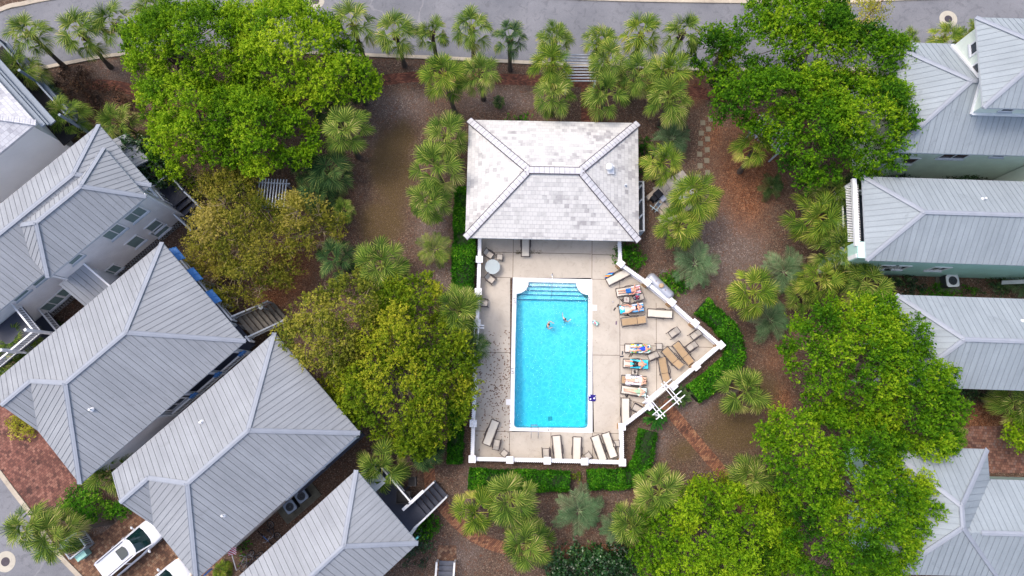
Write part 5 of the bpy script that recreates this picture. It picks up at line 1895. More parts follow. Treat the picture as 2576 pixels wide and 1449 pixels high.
# ------------------------------------------------------------------ small things on the deck
M_RUB = plain('black_rubber', S(34, 30, 36), .7)
M_BRS = plain('brown_leather', S(92, 78, 66), .7)


def flipflops(lab, pts, mat):
    c = P3(*pts[0][:2], .06)
    t = thing('flip_flops', lab, 'sandals', (c.x, c.y, .058))
    for x, y, a in pts:
        q = P3(x, y, .06) - Vector((c.x, c.y, .06)); a = math.radians(a); d = Vector((math.cos(a), math.sin(a), 0)); s = Vector((-d.y, d.x, 0))
        mb = MB(); mb.prism([tuple((q + d * u + s * v)[:2]) for u, v in ((-.14, -.03), (-.1, -.045), (0, -.035), (.1, -.052), (.15, -.02), (.15, .02), (.1, .052), (0, .035), (-.1, .045), (-.14, .03))], 0, .03)
        o = mb.build('sole', mat, t)
        mb = MB(); mb.tube([q + s * .045 + Vector((0, 0, .03)), q + d * .05 + Vector((0, 0, .06)), q - s * .045 + Vector((0, 0, .03))], .012, 6); mb.build('strap', mat, o)


flipflops('black sandals lying apart left of the blue striped towel lounger', ((1554, 769, 62), (1546, 777.5, 60)), M_RUB)
flipflops('black sandals side by side at the small table with sunglasses', ((1563.5, 756, -50), (1567.5, 755, -48)), M_RUB)
flipflops('black sandals at the foot of the empty tan lounger', ((1575.5, 794, 10), (1579.5, 792, -40)), M_RUB)
flipflops('single small purple sandal left of the empty tan lounger', ((1550, 812.5, 85),), plain('purple_rubber', S(96, 72, 104), .7))
flipflops('dark blue sandals at the foot of the flowered towel lounger', ((1565.7, 888, 80), (1564.2, 896.5, 5)), plain('navy_rubber', S(28, 40, 62), .7))
flipflops('brown sandals under the flowered towel lounger', ((1584, 894.5, 62), (1589, 893.5, 58)), M_BRS)
flipflops('black sandals between the mint towel lounger and the upright lounger', ((1574.5, 995, 95), (1578.8, 995, 70)), M_RUB)
# backpack and striped bag on the chair
q = P3(1601, 749, .6)
t = thing('backpack', 'dark patterned backpack with a blue striped cloth on a chair', 'backpack', (q.x, q.y, .50), .3)
mb = MB(); mb.ellipsoid((0, 0, .14), (.24, .20, .16), 16, 10); mb.ellipsoid((-.08, 0, .20), (.13, .15, .12), 12, 8); mb.build('bag', pattern_mat('bag_print', 'blobs', [S(36, 36, 46), S(150, 160, 175), S(70, 76, 90), S(190, 60, 90)], 11), t)
mb = MB(); mb.torus((.02, 0, .30), .08, .015, (0, 1, 0), 16, 6); mb.build('strap', M_RUB, t)
q = P3(1604, 742, .5)
t = thing('towel', 'rolled blue striped towel beside the backpack', 'towel', (q.x, q.y, .50), .5)
mb = MB(); mb.tube([(-.22, 0, .06), (-.1, .03, .08), (.1, 0, .08), (.24, .04, .06)], [.06, .085, .085, .06], 12); mb.build('cloth', M_TBLU, t)
q = P3(1576, 753.5, .45)
t = thing('sunglasses', 'red framed sunglasses on the small table', 'sunglasses', (q.x, q.y, .495), .4)
for s in (-1, 1):
    mb = MB(); mb.prism([(math.cos(k * PI / 5) * .03, s * .04 + math.sin(k * PI / 5) * .028) for k in range(10)], 0, .012); mb.build('lens', plain('red_lens', S(150, 40, 60), .2), t)
mb = MB(); mb.tube([(0, -.07, .006), (0, .07, .006)], .006, 6); mb.tube([(0, -.07, .006), (-.12, -.065, .006)], .005, 6); mb.tube([(0, .07, .006), (-.12, .065, .006)], .005, 6); mb.build('frame', M_RUB, t)
# beach tote on the coping and kickboard style float
q = P3(1497, 812.5, .2)
t = thing('tote_bag', 'small colourful beach bag standing on the deck right of the pool', 'bag', (q.x, q.y, .056), -.6)
mb = MB()
mb.add([(-.2, -.12, 0), (.2, -.12, 0), (.2, .12, 0), (-.2, .12, 0), (-.24, -.15, .28), (.24, -.15, .28), (.24, .15, .28), (-.24, .15, .28), (-.15, -.03, .24), (.15, -.03, .24), (.15, .03, .24), (-.15, .03, .24)],
       [[3, 2, 1, 0], [0, 1, 5, 4], [1, 2, 6, 5], [2, 3, 7, 6], [3, 0, 4, 7], [4, 5, 9, 8], [5, 6, 10, 9], [6, 7, 11, 10], [7, 4, 8, 11], [8, 9, 10, 11]])
mb.build('bag', pattern_mat('tote_print', 'blobs', [S(170, 205, 200), S(60, 60, 130), S(200, 80, 110), S(230, 230, 235), S(60, 150, 140)], 9), t)
mb = MB(); mb.torus((0, -.12, .32), .10, .012, (0, 1, 0), 16, 6); mb.build('handle', M_RUB, t)
q = P3(1490, 1001, .1)
t = thing('pool_float', 'navy flowered kickboard lying on the right edge of the pool', 'kickboard', (q.x, q.y, .062), 0)
mb = MB()
mb.prism([(-.30, -.16), (-.22, -.24), (.20, -.27), (.27, -.20), (.27, .20), (.20, .26), (-.18, .27), (-.30, .18)], 0, .05)
mb.build('board', pattern_mat('navy_flower_print', 'blobs', [S(46, 36, 110), S(215, 220, 235), S(46, 36, 110), S(190, 200, 230), S(60, 50, 140)], 7), t)
q = P3(1541, 759, .1)
t = thing('drinking_cup', 'white paper cup standing on the deck near the sandals', 'cup', (q.x, q.y, .056))
mb = MB(); mb.tube([(0, 0, 0), (0, 0, .13)], [.035, .05], 12, caps=False); mb.tube([(0, 0, .005), (0, 0, .01)], .034, 12); mb.build('cup', M_FW, t)
q = P3(1596.5, 935.5, .45)
t = thing('bathing_sandals', 'pair of curled dark sandals on the small table', 'sandals', (q.x, q.y, .492), .2)
for s in (-1, 1):
    mb = MB(); mb.torus((0, s * .07, .02), .06, .016, (0, 0, 1), 16, 6); mb.bar((-.1, s * .07, .012), (.12, s * .05, .012), .07, .02); mb.build('sole', M_RUB, t)

# pool ladder, handrail
M_STEEL = plain('stainless_steel', S(170, 176, 184), .18, .9, var=.05)
q = P3(1344.5, 1085, .4)
t = thing('pool_ladder', 'bent steel ladder rails at the deep end of the pool', 'ladder', (q.x, q.y, 0))
for s in (-.27, .27):
    mb = MB(); mb.tube([(s, -.55, .06), (s, -.50, .55), (s, -.36, .80), (s, -.1, .84), (s, .28, .78), (s, .42, .5), (s, .42, -.9)], .024, 8); mb.build('rail', M_STEEL, t)
for z in (-.25, -.55, -.85):
    mb = MB(); mb.box(0, .42, z, .52, .08, .03); mb.build('rung', M_STEEL, t)
q = P3(1388.5, 716, .4)
t = thing('handrail', 'thin steel handrail running down the pool entry steps', 'handrail', (q.x, q.y, 0))
mb = MB(); mb.tube([(.03, .85, .06), (.03, .85, .80), (.02, .70, .90), (-.02, -.75, .45), (-.03, -.9, .30), (-.03, -.9, -.8)], .024, 8); mb.build('rail', M_STEEL, t)
mb = MB(); mb.tube([(.03, .85, .058), (.03, .85, .075)], .07, 12); mb.build('base_plate', M_STEEL, t)

# ------------------------------------------------------------------ propane tank
a, b = P3(1642, 706, .62), P3(1676, 739, .62)
d = (b - a); c = (a + b) / 2
t = thing('propane_tank', 'silver horizontal propane tank outside the diagonal fence', 'gas tank', (c.x, c.y, 0), math.atan2(d.y, d.x))
M_SILV = plain('silver_paint', S(166, 170, 180), .38, .35, var=.12, scale=2.2)
mb = MB()
h = .98; R_ = .44
pts, rad = [], []
for k in range(9):
    u = PI / 2 * (1 - k / 8); pts.append((-h - R_ * .75 * math.sin(u), 0, .80)); rad.append(max(.01, R_ * math.cos(u)))
for k in range(9):
    u = PI / 2 * k / 8; pts.append((h + R_ * .75 * math.sin(u), 0, .80)); rad.append(max(.01, R_ * math.cos(u)))
mb.tube(pts, rad, 28); mb.build('tank', M_SILV, t)
mb = MB(); mb.tube([(.0, 0, 1.20), (.0, 0, 1.44)], .19, 20); mb.ellipsoid((0, 0, 1.44), (.19, .19, .06), 20, 8); mb.build('valve_dome', plain('tan_dome', S(170, 146, 116), .6, var=.15), t)
for x in (-.55, .45):
    mb = MB(); mb.tube([(x, .0, 1.20), (x, .0, 1.28)], .04, 10); mb.build('fitting', plain('rusty_fitting', S(110, 66, 56), .6), t)
for x in (-h * .7, h * .7):
    mb = MB(); mb.box(x, 0, .20, .14, .7, .42); mb.build('foot', plain('tank_foot', S(120, 118, 116), .8), t)

# ------------------------------------------------------------------ stepping stones
M_STONE = concrete('stepping_stone', S(96, 92, 80), S(124, 116, 98), .25)
SST = [(1788, 300), (1768, 309), (1782, 325), (1764, 335), (1780, 350), (1762, 361), (1779, 377), (1760, 388), (1778, 404), (1761, 417), (1780, 434), (1757, 445), (1774, 458)]
W2 = ['first', 'second', 'third', 'fourth', 'fifth', 'sixth', 'seventh', 'eighth', 'ninth', 'tenth', 'eleventh', 'twelfth', 'thirteenth']
first = None
for i, (x, y) in enumerate(SST):
    q = P3(x, y)
    if first is None:
        mb = MB(); mb.add([(-.21, -.22, -.02), (.21, -.22, -.02), (.21, .22, -.02), (-.21, .22, -.02), (-.2, -.21, .035), (.2, -.21, .035), (.2, .21, .035), (-.2, .21, .035)], [[4, 5, 6, 7], [0, 1, 5, 4], [1, 2, 6, 5], [2, 3, 7, 6], [3, 0, 4, 7]])
        first = o = mb.build('stepping_stone', M_STONE)
    else:
        o = first.copy(); C.objects.link(o)
    o.location = q; o.rotation_euler = (0, 0, [-.03, .02, .05, -.04][i % 4])
    tag(o, 'square grey stepping stone, %s from the top of the double row' % W2[i], 'stepping stone', 'stepping stones right of the pool house')

# ------------------------------------------------------------------ stack of cushions / crates by the pool house
q = P3(1655, 497, .3)
M_NVC = plain('navy_cushion', S(26, 28, 38), .8, var=.2); M_BGC = plain('beige_board', S(170, 158, 146), .8, var=.2); M_LGC = plain('pale_grey_board', S(176, 180, 196), .7)


def slab(name, lab, cat, px, py, w, dp, hh, rz, mat, z=0.0):
    q = P3(px, py, z + hh)
    t = thing(name, lab, cat, (q.x, q.y, z), math.radians(rz))
    mb = MB(); mb.box(0, 0, hh / 2, w, dp, hh); mb.box(0, 0, hh + .012, w * .9, dp * .9, .024); mb.build('block', mat, t)
    for s in (-1, 1):
        mb = MB(); mb.box(s * (w / 2 - .04), 0, hh * .45, .06, dp + .015, .05); mb.build('edge_band', mat, t)


slab('storage_box', 'navy lidded box by the pool house bin pen, upper one of the two', 'box', 1657, 487, .55, .62, .75, 40, M_NVC)
slab('storage_box', 'navy lidded box touching the lower left corner of its twin', 'box', 1647, 497, .5, .5, .55, 40, M_NVC)
slab('storage_box', 'pale grey box right of the two navy boxes', 'box', 1668, 499, .42, .45, .5, 40, M_LGC)
slab('plank_stack', 'stack of beige boards left of the navy boxes', 'boards', 1639, 489, .35, 1.0, .3, -48, M_BGC)
slab('plank_stack', 'stack of beige boards below the pale grey box', 'boards', 1668, 519, .55, 1.1, .35, 38, M_BGC)
slab('plank', 'long beige board lying on the mulch below the boxes', 'board', 1662, 530, .22, 1.7, .12, 32, M_BGC)
q = P3(1655, 516, .8)
t = thing('folded_chair', 'folded pale blue metal chair lying over the boards', 'chair', (q.x, q.y, .40), math.radians(52))
M_PBL = plain('pale_blue_metal', S(150, 170, 182), .5)
mb = MB(); mb.bar((-.5, -.15, .04), (.5, -.15, .04), .05, .05); mb.bar((-.5, .15, .04), (.5, .15, .04), .05, .05); mb.bar((-.3, -.3, .09), (-.3, .5, .09), .06, .05); mb.build('frame', M_PBL, t)
mb = MB(); mb.box(.2, 0, .05, .35, .28, .02); mb.build('seat', plain('slate_seat', S(70, 78, 96), .7), t)
for i, (x, y) in enumerate(((1745, 484), (1712, 492), (1726, 503))):
    q = P3(x - 4, y + 5, .45)
    t = thing('white_chair', ['white round backed garden chair under the palm, upper one', 'white round backed garden chair under the palm, left one', 'white round backed garden chair under the palm, lowest one'][i], 'chair', (q.x, q.y, 0), i * 2.1)
    mb = MB(); mb.prism([(math.cos(2 * PI * k / 20) * .24, math.sin(2 * PI * k / 20) * .24) for k in range(20)], .42, .46); mb.build('seat', M_WHITE, t)
    mb = MB()
    for k in range(7):
        u = -.9 + k * .3; mb.bar((-.22 * math.cos(u), -.25 * math.sin(u), .46), (-.30 * math.cos(u), -.30 * math.sin(u), .92), .05, .02)
    mb.torus((-.02, 0, .92), .29, .02, (0, 0, 1), 20, 6); mb.build('backrest', M_WHITE, t)
    for k in range(4):
        u = PI / 4 + k * PI / 2; mb = MB(); mb.tube([(.16 * math.cos(u), .16 * math.sin(u), .43), (.24 * math.cos(u), .24 * math.sin(u), 0)], .018, 6); mb.build('leg', M_WHITE, t)

# ------------------------------------------------------------------ air conditioning units
M_ACB = plain('ac_body', S(58, 64, 72), .6, .2, var=.1); M_ACT = plain('ac_top', S(116, 130, 150), .5, .2, var=.08); M_ACW = plain('ac_top_white', S(196, 200, 206), .5, var=.06); M_FAN = plain('fan_black', S(18, 18, 22), .7)
M_PAD = plain('mossy_slab', S(84, 84, 76), .9, var=.35, scale=2)


def make_ac(lab, px, py, rz, topm, h=.85, w=.86, pad=(1.9, 1.2)):
    q = P3(px, py, h)
    t = thing('air_conditioner', lab, 'air conditioner', (q.x, q.y, 0), math.radians(rz), 'outdoor air conditioning units')
    mb = MB(); mb.box(0, 0, h / 2 + .05, w * .94, w * .94, h - .12)
    for k in range(14):
        for s in (-1, 1): mb.box(s * w * .475, -w * .43 + k * w * .066, h / 2 + .04, .02, .012, h - .2); mb.box(-w * .43 + k * w * .066, s * w * .475, h / 2 + .04, .012, .02, h - .2)
    mb.build('cabinet', M_ACB, t)
    mb = MB(); n = 32; a = w / 2
    outer = []
    for k in range(n):
        u = 2 * PI * k / n; c_, s_ = math.cos(u), math.sin(u); m_ = (abs(c_) ** 7 + abs(s_) ** 7) ** (-1 / 7); outer.append((c_ * m_ * a, s_ * m_ * a))
    inner = [(math.cos(2 * PI * k / n) * a * .72, math.sin(2 * PI * k / n) * a * .72) for k in range(n)]
    vv = [(x, y, h) for x, y in outer] + [(x, y, h + .03) for x, y in inner] + [(x, y, h - .1) for x, y in outer] + [(x, y, h - .1) for x, y in inner]
    ff = []
    for k in range(n):
        j = (k + 1) % n; ff += [[k, j, n + j, n + k], [2 * n + k, 2 * n + j, j, k], [n + k, n + j, 3 * n + j, 3 * n + k]]
    mb.add(vv, ff); mb.build('top_rim', topm, t)
    mb = MB(); mb.prism(inner, h - .12, h - .10); f = mb.build('fan_well', M_FAN, t)
    mb = MB()
    for k in range(3):
        u = k * 2 * PI / 3; mb.bar((.05 * math.cos(u), .05 * math.sin(u), h - .05), (a * .62 * math.cos(u), a * .62 * math.sin(u), h - .05), .16, .012)
    mb.tube([(0, 0, h - .09), (0, 0, h - .01)], .08, 12); mb.build('fan_blade', M_ACT, f)
    mb = MB()
    for rr in (.2, .35, .5, .65): mb.torus((0, 0, h + .02), a * rr, .006, n=28, k=5)
    for k in range(8): u = k * PI / 4; mb.bar((0, 0, h + .02), (a * .72 * math.cos(u), a * .72 * math.sin(u), h + .02), .008, .008)
    mb.build('grille', M_ACB, t)
    return t


make_ac('grey topped air conditioner on the slab between two houses, upper one', 758, 1248, 38, M_ACT)
make_ac('grey topped air conditioner on the slab between two houses, lower one', 729, 1275, 38, M_ACT)
make_ac('white topped air conditioner between the mint house and the one below it', 2397, 706, 2, M_ACW, 1.0, .98)
q = P3(752, 1262)
t = thing('equipment_slab', 'mossy concrete slab under the two air conditioners', 'slab', (q.x, q.y, 0), math.radians(41))
mb = MB(); mb.box(0, 0, .05, 3.3, 1.5, .12); mb.box(1.1, -.4, .12, .9, .5, .04); mb.build('slab', M_PAD, t)
mb = MB(); mb.box(-.2, -.74, .12, 2.6, .06, .05); mb.build('edge_board', M_WOOD, t)
q = P3(2383, 712)
t = thing('equipment_slab', 'concrete slab under the white topped air conditioner', 'slab', (q.x, q.y, 0), 0)
mb = MB(); mb.box(0, 0, .04, 1.9, 1.5, .1); mb.build('slab', M_PAD, t)
mb = MB(); mb.box(-.4, -.7, .1, 1.0, .06, .05); mb.build('edge_board', M_WOOD, t)

# ------------------------------------------------------------------ bicycles
M_TYRE = plain('tyre', S(30, 30, 32), .8); M_RIM = plain('bike_rim', S(170, 174, 180), .3, .8)


def bicycle(lab, p0, p1, lean, mat, lean_side=1):
    a, b = P3(*p0, .3), P3(*p1, .3)
    d = b - a; L = 1.05
    t = thing('bicycle', lab, 'bicycle', (a.x, a.y, 0), math.atan2(d.y, d.x), 'bicycles between the houses')
    t.rotation_euler = (lean * lean_side, 0, math.atan2(d.y, d.x))
    for x in (0, L):
        mb = MB(); mb.torus((x, 0, .34), .31, .026, (0, 1, 0), 32, 8); w = mb.build('wheel', M_TYRE, t)
        mb = MB(); mb.torus((x, 0, .34), .28, .014, (0, 1, 0), 32, 6)
        for k in range(12): u = k * PI / 6; mb.tube([(x, 0, .34), (x + .28 * math.cos(u), 0, .34 + .28 * math.sin(u))], .004, 4)
        mb.build('rim', M_RIM, w)
    mb = MB()
    bb, seat, hd = (.42, 0, .33), (.30, 0, .80), (.88, 0, .78)
    for p, q_ in ((bb, seat), (seat, hd), (bb, (.90, 0, .68)), (bb, (0, 0, .34)), (seat, (0, 0, .34)), (hd, (1.05, 0, .34))): mb.tube([p, q_], .024, 8)
    mb.build('frame', mat, t)
    mb = MB(); mb.ellipsoid((.27, 0, .90), (.14, .08, .04), 12, 8); mb.tube([(.30, 0, .80), (.28, 0, .9)], .016, 6); mb.build('saddle', M_RUB, t)
    mb = MB(); mb.tube([(.78, -.30, 1.0), (.9, -.12, .98), (.88, 0, .96), (.9, .12, .98), (.78, .30, 1.0)], .015, 6); mb.tube([hd, (.88, 0, .97)], .016, 6); mb.build('handlebar', M_RIM, t)
    mb = MB(); mb.tube([(.42, -.06, .33), (.42, -.10, .18)], .012, 6); mb.tube([(.42, .06, .33), (.42, .10, .48)], .012, 6); mb.box(.42, -.13, .17, .09, .08, .02); mb.box(.42, .13, .49, .09, .08, .02); mb.build('pedals', M_RUB, t)
    return t


M_BIKB = plain('blue_bike_paint', S(20, 110, 190), .35, var=.05); M_BIKD = plain('dark_bike_paint', S(40, 44, 60), .35); M_BIKG = plain('grey_bike_paint', S(120, 128, 136), .35)
bicycle('bright blue framed bicycle leaning between the two houses', (651, 1344), (681, 1372), .35, M_BIKB, -1)
bicycle('dark framed bicycle right of the bright blue one', (684, 1317), (706, 1353), .35, M_BIKD, 1)
bicycle('grey bicycle with pale tyres near the striped flag', (618, 1430), (632, 1402), .5, M_BIKG, -1)
bicycle('bicycle half hidden by the eave of the navy deck house', (634, 1430), (652, 1405), .5, M_BIKD, -1)

# ------------------------------------------------------------------ flag on a pole
q0, q1 = P3(594.6, 1434, .6), P3(584, 1398, 2.0)
t = thing('flag_pole', 'leaning white pole with a small red and white striped flag', 'flag', (q0.x, q0.y, 0))
mb = MB(); e = q1 - Vector((q0.x, q0.y, 0)); mb.tube([(0, 0, 0), (0, 0, .6), tuple(e)], .035, 8); mb.build('pole', M_WHITE, t)
mb = MB()
ux = Vector((.62, .10, .05)); uy = Vector((-.12, .62, -.1)) * .8
vv = []
for i in range(9):
    for j in range(7):
        w = .05 * math.sin(i * .9 + j * .3)
        vv.append(tuple(e + Vector((-.25, .02, .05)) + ux * (i / 8) + uy * (j / 6) + Vector((0, 0, w))))
mb.add(vv, [[i * 7 + j, (i + 1) * 7 + j, (i + 1) * 7 + j + 1, i * 7 + j + 1] for i in range(8) for j in range(6)], 0, True)
mb.build('flag', pattern_mat('flag_cloth', 'stripes', [S(226, 224, 230), S(186, 36, 66)], 7.5, .4), t)

# ------------------------------------------------------------------ lamps, bin lattice, stray stair


def lamp_post(lab, px, py, h, capm):
    q = P3(px, py, h)
    t = thing('lamp_post', lab, 'lamp post', (q.x, q.y, 0))
    mb = MB(); mb.tube([(0, 0, 0), (0, 0, .3), (0, 0, h - .25)], [.08, .055, .05], 10); mb.build('post', M_TRIM, t)
    mb = MB(); mb.tube([(0, 0, h - .28), (0, 0, h - .02)], [.09, .16], 8); mb.build('lantern', plain('lantern_glass', S(200, 204, 206), .3), t)
    mb = MB(); mb.tube([(0, 0, h - .03), (0, 0, h + .05), (0, 0, h + .12)], [.20, .15, .03], 12); mb.torus((0, 0, h - .01), .18, .02, n=20, k=6); mb.build('cap', capm, t)


lamp_post('slim grey lamp post on the mulch between the brown tree and the olive tree', 655.5, 772, 2.2, M_TRIM)
lamp_post('green capped lamp over the lower left road beside the fan palms', 100, 1396, 3.0, M_TEAL)
q = P3(196, 1370, .6)
t = thing('lattice_enclosure', 'grey white lattice bin enclosure with a mint lid at the lower left road', 'bin enclosure', (q.x, q.y, 0), math.radians(40))
for k, (x0, y0, x1, y1) in enumerate(((-.7, -.6, .7, -.6), (.7, -.6, .7, .7), (-.7, .7, .7, .7), (-.7, -.6, -.7, .7))):
    mb = MB(); a, b = Vector((x0, y0, 0)), Vector((x1, y1, 0))
    for i in range(9): mb.bar(a.lerp(b, i / 8) + Vector((0, 0, .05)), a.lerp(b, i / 8) + Vector((0, 0, 1.2)), .09, .03)
    mb.bar(a + Vector((0, 0, 1.15)), b + Vector((0, 0, 1.15)), .10, .08); mb.bar(a + Vector((0, 0, .2)), b + Vector((0, 0, .2)), .06, .08)
    mb.build('lattice_panel', M_TRIM, t)
mb = MB(); mb.box(-.2, -.85, .75, .8, .45, .08); mb.box(-.2, -.85, .4, .7, .38, .7); mb.build('mint_box', plain('mint_plastic', S(150, 200, 190), .5), t)
mb = MB(); mb.box(.2, .1, .5, .6, .7, 1.0); mb.build('bin', M_CHAR, t)
q = P3(1121, 1440, .6)
t = thing('entry_stair', 'grey timber stair with white rails leading off the bottom edge', 'stairs', (q.x, q.y, 0), math.radians(-1))
for k in range(7):
    mb = MB(); mb.box(0, .55 - k * .34, .14 + k * .17, 1.1, .33, .05); mb.box(0, .38 - k * .34, .22 + k * .17, 1.1, .03, .15); mb.build('tread', plain('grey_tread', S(86, 90, 102), .7, var=.2), t)
for s in (-1, 1):
    railing(t, (s * .66, .75), (s * .66, -1.9), (.1, 1.4), .9, .2, M_WHITE, 'stair_rail')

# ------------------------------------------------------------------ cars
M_CARW = plain('white_car_paint', S(206, 209, 216), .18, var=.02, spec=.6); M_CGL = plain('car_glass', S(16, 40, 42), .05, var=.2, spec=.8); M_CBLK = plain('car_black_trim', S(26, 24, 26), .5); M_LAMP = plain('headlight_glass', S(200, 190, 176), .1, spec=.8)
M_ORNG = plain('amber_lens', S(220, 130, 40), .2)


def make_car():
    t = thing('parked_car', '-', 'car', (0, 0, 0), 0, 'white cars in the brick driveway')     # nose towards +x, 5.2 m
    # body: stations along x with half width and heights, lower body then cabin
    mb = MB()
    st = [(-2.55, .80, .45, .95), (-2.5, .90, .32, 1.05), (-1.8, .97, .28, 1.08), (0, .985, .28, 1.06), (1.2, .97, .28, 1.04), (1.7, .95, .28, 1.02), (2.3, .90, .32, .93), (2.55, .78, .40, .80), (2.62, .6, .48, .68)]
    vv = []
    for x, w, z0, z1 in st:
        zm = (z0 + z1) / 2
        vv += [(x, -w * .9, z0), (x, -w, zm - .05), (x, -w, zm + .08), (x, -w * .93, z1 - .05), (x, -w * .82, z1), (x, 0, z1 + .05), (x, w * .82, z1), (x, w * .93, z1 - .05), (x, w, zm + .08), (x, w, zm - .05), (x, w * .9, z0)]
    n = 11
    ff = [[i * n + j, i * n + j + 1, (i + 1) * n + j + 1, (i + 1) * n + j][::-1] for i in range(len(st) - 1) for j in range(n - 1)]
    ff += [list(range(n)), [len(vv) - n + k for k in range(n)][::-1]]
    mb.add(vv, ff, 0, True)
    mb.build('body', M_CARW, t, weld=True)
    mb = MB()   # cabin: belt outline to roof outline
    belt = [(-2.46, .80), (-2.0, .90), (.3, .90), (1.40, .82), (1.56, .45), (1.62, 0)]
    roofp = [(-2.32, .66), (-1.9, .74), (-.2, .74), (.42, .68), (.58, .40), (.64, 0)]
    def full(p): return [(x, -y) for x, y in p] + [(x, y) for x, y in p[::-1][1:]]
    B, R_ = full(belt), full(roofp)
    zb = [1.0] * len(B); zr = [1.70 + (.05 if abs(y) < .4 else 0) - (.04 if x > 0.3 else 0) for x, y in R_]
    n = len(B)
    vv = [(x, y, z) for (x, y), z in zip(B, zb)] + [(x, y, z) for (x, y), z in zip(R_, zr)]
    mb.add(vv, [[n + k for k in range(n)]], 0)
    mb.bar((-2.42, -.81, 1.0), (-2.28, -.66, 1.7), .12, .1); mb.bar((-2.42, .81, 1.0), (-2.28, .66, 1.7), .12, .1)
    for s in (-1, 1):
        mb.bar((1.42, s * .82, 1.02), (.42, s * .68, 1.68), .09, .07); mb.bar((-.6, s * .90, 1.0), (-.6, s * .74, 1.69), .08, .05, up=(0, 1, 0))
        mb.bar((-2.2, s * .71, 1.70), (.40, s * .69, 1.68), .12, .07)
    mb.build('roof_panel', M_CARW, t)
    mb = MB()
    for k in range(n - 1):
        if belt[2][0] >= B[k][0] and B[k + 1][0] <= .31 and B[k][0] >= -2.46 and abs(B[k][1]) > .7:
            mb.add([vv[k], vv[k + 1], vv[n + k + 1], vv[n + k]], [[0, 1, 2, 3]])
    mb.add([vv[0], vv[n - 1], vv[2 * n - 1], vv[n]], [[3, 2, 1, 0]])
    mb.build('side_window', M_CGL, t)
    mb = MB()
    for k in range(n - 1):
        if B[k][0] > .25 and B[k + 1][0] > .25: mb.add([vv[k], vv[k + 1], vv[n + k + 1], vv[n + k]], [[0, 1, 2, 3]])
    mb.build('windscreen', M_CGL, t)
    mb = MB(); mb.prism([(-.55, -.42), (-.02, -.40), (.08, -.2), (.10, 0), (.08, .2), (-.02, .40), (-.55, .42), (-.6, .38), (-.6, -.38)], 1.745, 1.762); mb.build('sunroof', M_CGL, t)
    for s in (-1, 1):
        mb = MB(); mb.tube([(-2.1, s * .64, 1.72), (-2.0, s * .64, 1.78), (.1, s * .64, 1.78), (.2, s * .64, 1.72)], .022, 6); mb.build('roof_rail', M_CBLK, t)
        mb = MB(); mb.ellipsoid((.95, s * 1.10, 1.08), (.09, .14, .10), 12, 8); mb.bar((1.0, s * .9, 1.02), (.97, s * 1.05, 1.05), .06, .05); mb.build('mirror', M_CARW, t)
        mb = MB(); mb.ellipsoid((2.38, s * .70, .80), (.16, .17, .10), 14, 8); h_ = mb.build('headlight', M_LAMP, t)
        mb = MB(); mb.ellipsoid((2.32, s * .84, .80), (.08, .05, .07), 10, 8); mb.build('indicator', M_ORNG, h_)
        mb = MB(); mb.box(-2.5, s * .74, .92, .08, .18, .30); mb.build('tail_light', plain('red_lamp', S(150, 20, 24), .2), t)
        for x in (-1.6, 1.65):
            mb = MB(); mb.torus((x, s * .88, .36), .27, .10, (0, 1, 0), 28, 10); w_ = mb.build('wheel', M_TYRE, t)
            mb = MB(); mb.tube([(x, s * .83, .36), (x, s * .96, .36)], .20, 18); mb.build('rim', M_RIM, w_)
        for x in (-.1, -1.0):
            mb = MB(); mb.bar((x - .1, s * 1.0, .92), (x + .1, s * 1.0, .92), .03, .03); mb.build('door_handle', M_RIM, t)
    mb = MB()
    for k in range(4): mb.bar((2.62 - .01 * k, -.48, .78 - k * .07), (2.62 - .01 * k, .48, .78 - k * .07), .04, .03)
    mb.build('grille', M_RIM, t)
    return t


car = make_car()
hd_ = math.radians(41.2)
ra = P3(238, 1421, 1.7)      # rear left corner of the roof
car.rotation_euler = (0, 0, hd_)
loc = Vector((-2.3, .66)); car.location = (ra.x - (loc.x * math.cos(hd_) - loc.y * math.sin(hd_)), ra.y - (loc.x * math.sin(hd_) + loc.y * math.cos(hd_)), .012)
car['label'] = 'white estate car with a dark sunroof parked nose first under the eave'
car2 = copy_tree(car)
nq = P3(472, 1421, .75)
car2.location = (nq.x - 2.62 * math.cos(hd_), nq.y - 2.62 * math.sin(hd_), .012)
car2['label'] = 'white car with a chrome grille cut off by the bottom edge of the picture'
# ------------------------------------------------------------------ vegetation


def leaf_mat(name, stops, rough=.65, trans=.35, spec=.15):
    """leaf colour from a per-leaf value (age / kind of leaf), some light passes through"""
    m, nt, b = new_mat(name)
    at = N(nt, 'ShaderNodeAttribute', attribute_name='tint')
    c = ramp(nt, at.outputs['Fac'], stops)
    nt.links.new(c, b.inputs['Base Color']); setin(b, Roughness=rough); b.inputs['Specular IOR Level'].default_value = spec
    tr = N(nt, 'ShaderNodeBsdfTranslucent'); nt.links.new(c, tr.inputs['Color'])
    mx = N(nt, 'ShaderNodeMixShader'); mx.inputs[0].default_value = trans
    nt.links.new(b.outputs[0], mx.inputs[1]); nt.links.new(tr.outputs[0], mx.inputs[2])
    nt.links.new(mx.outputs[0], nt.nodes['Material Output'].inputs['Surface'])
    return m


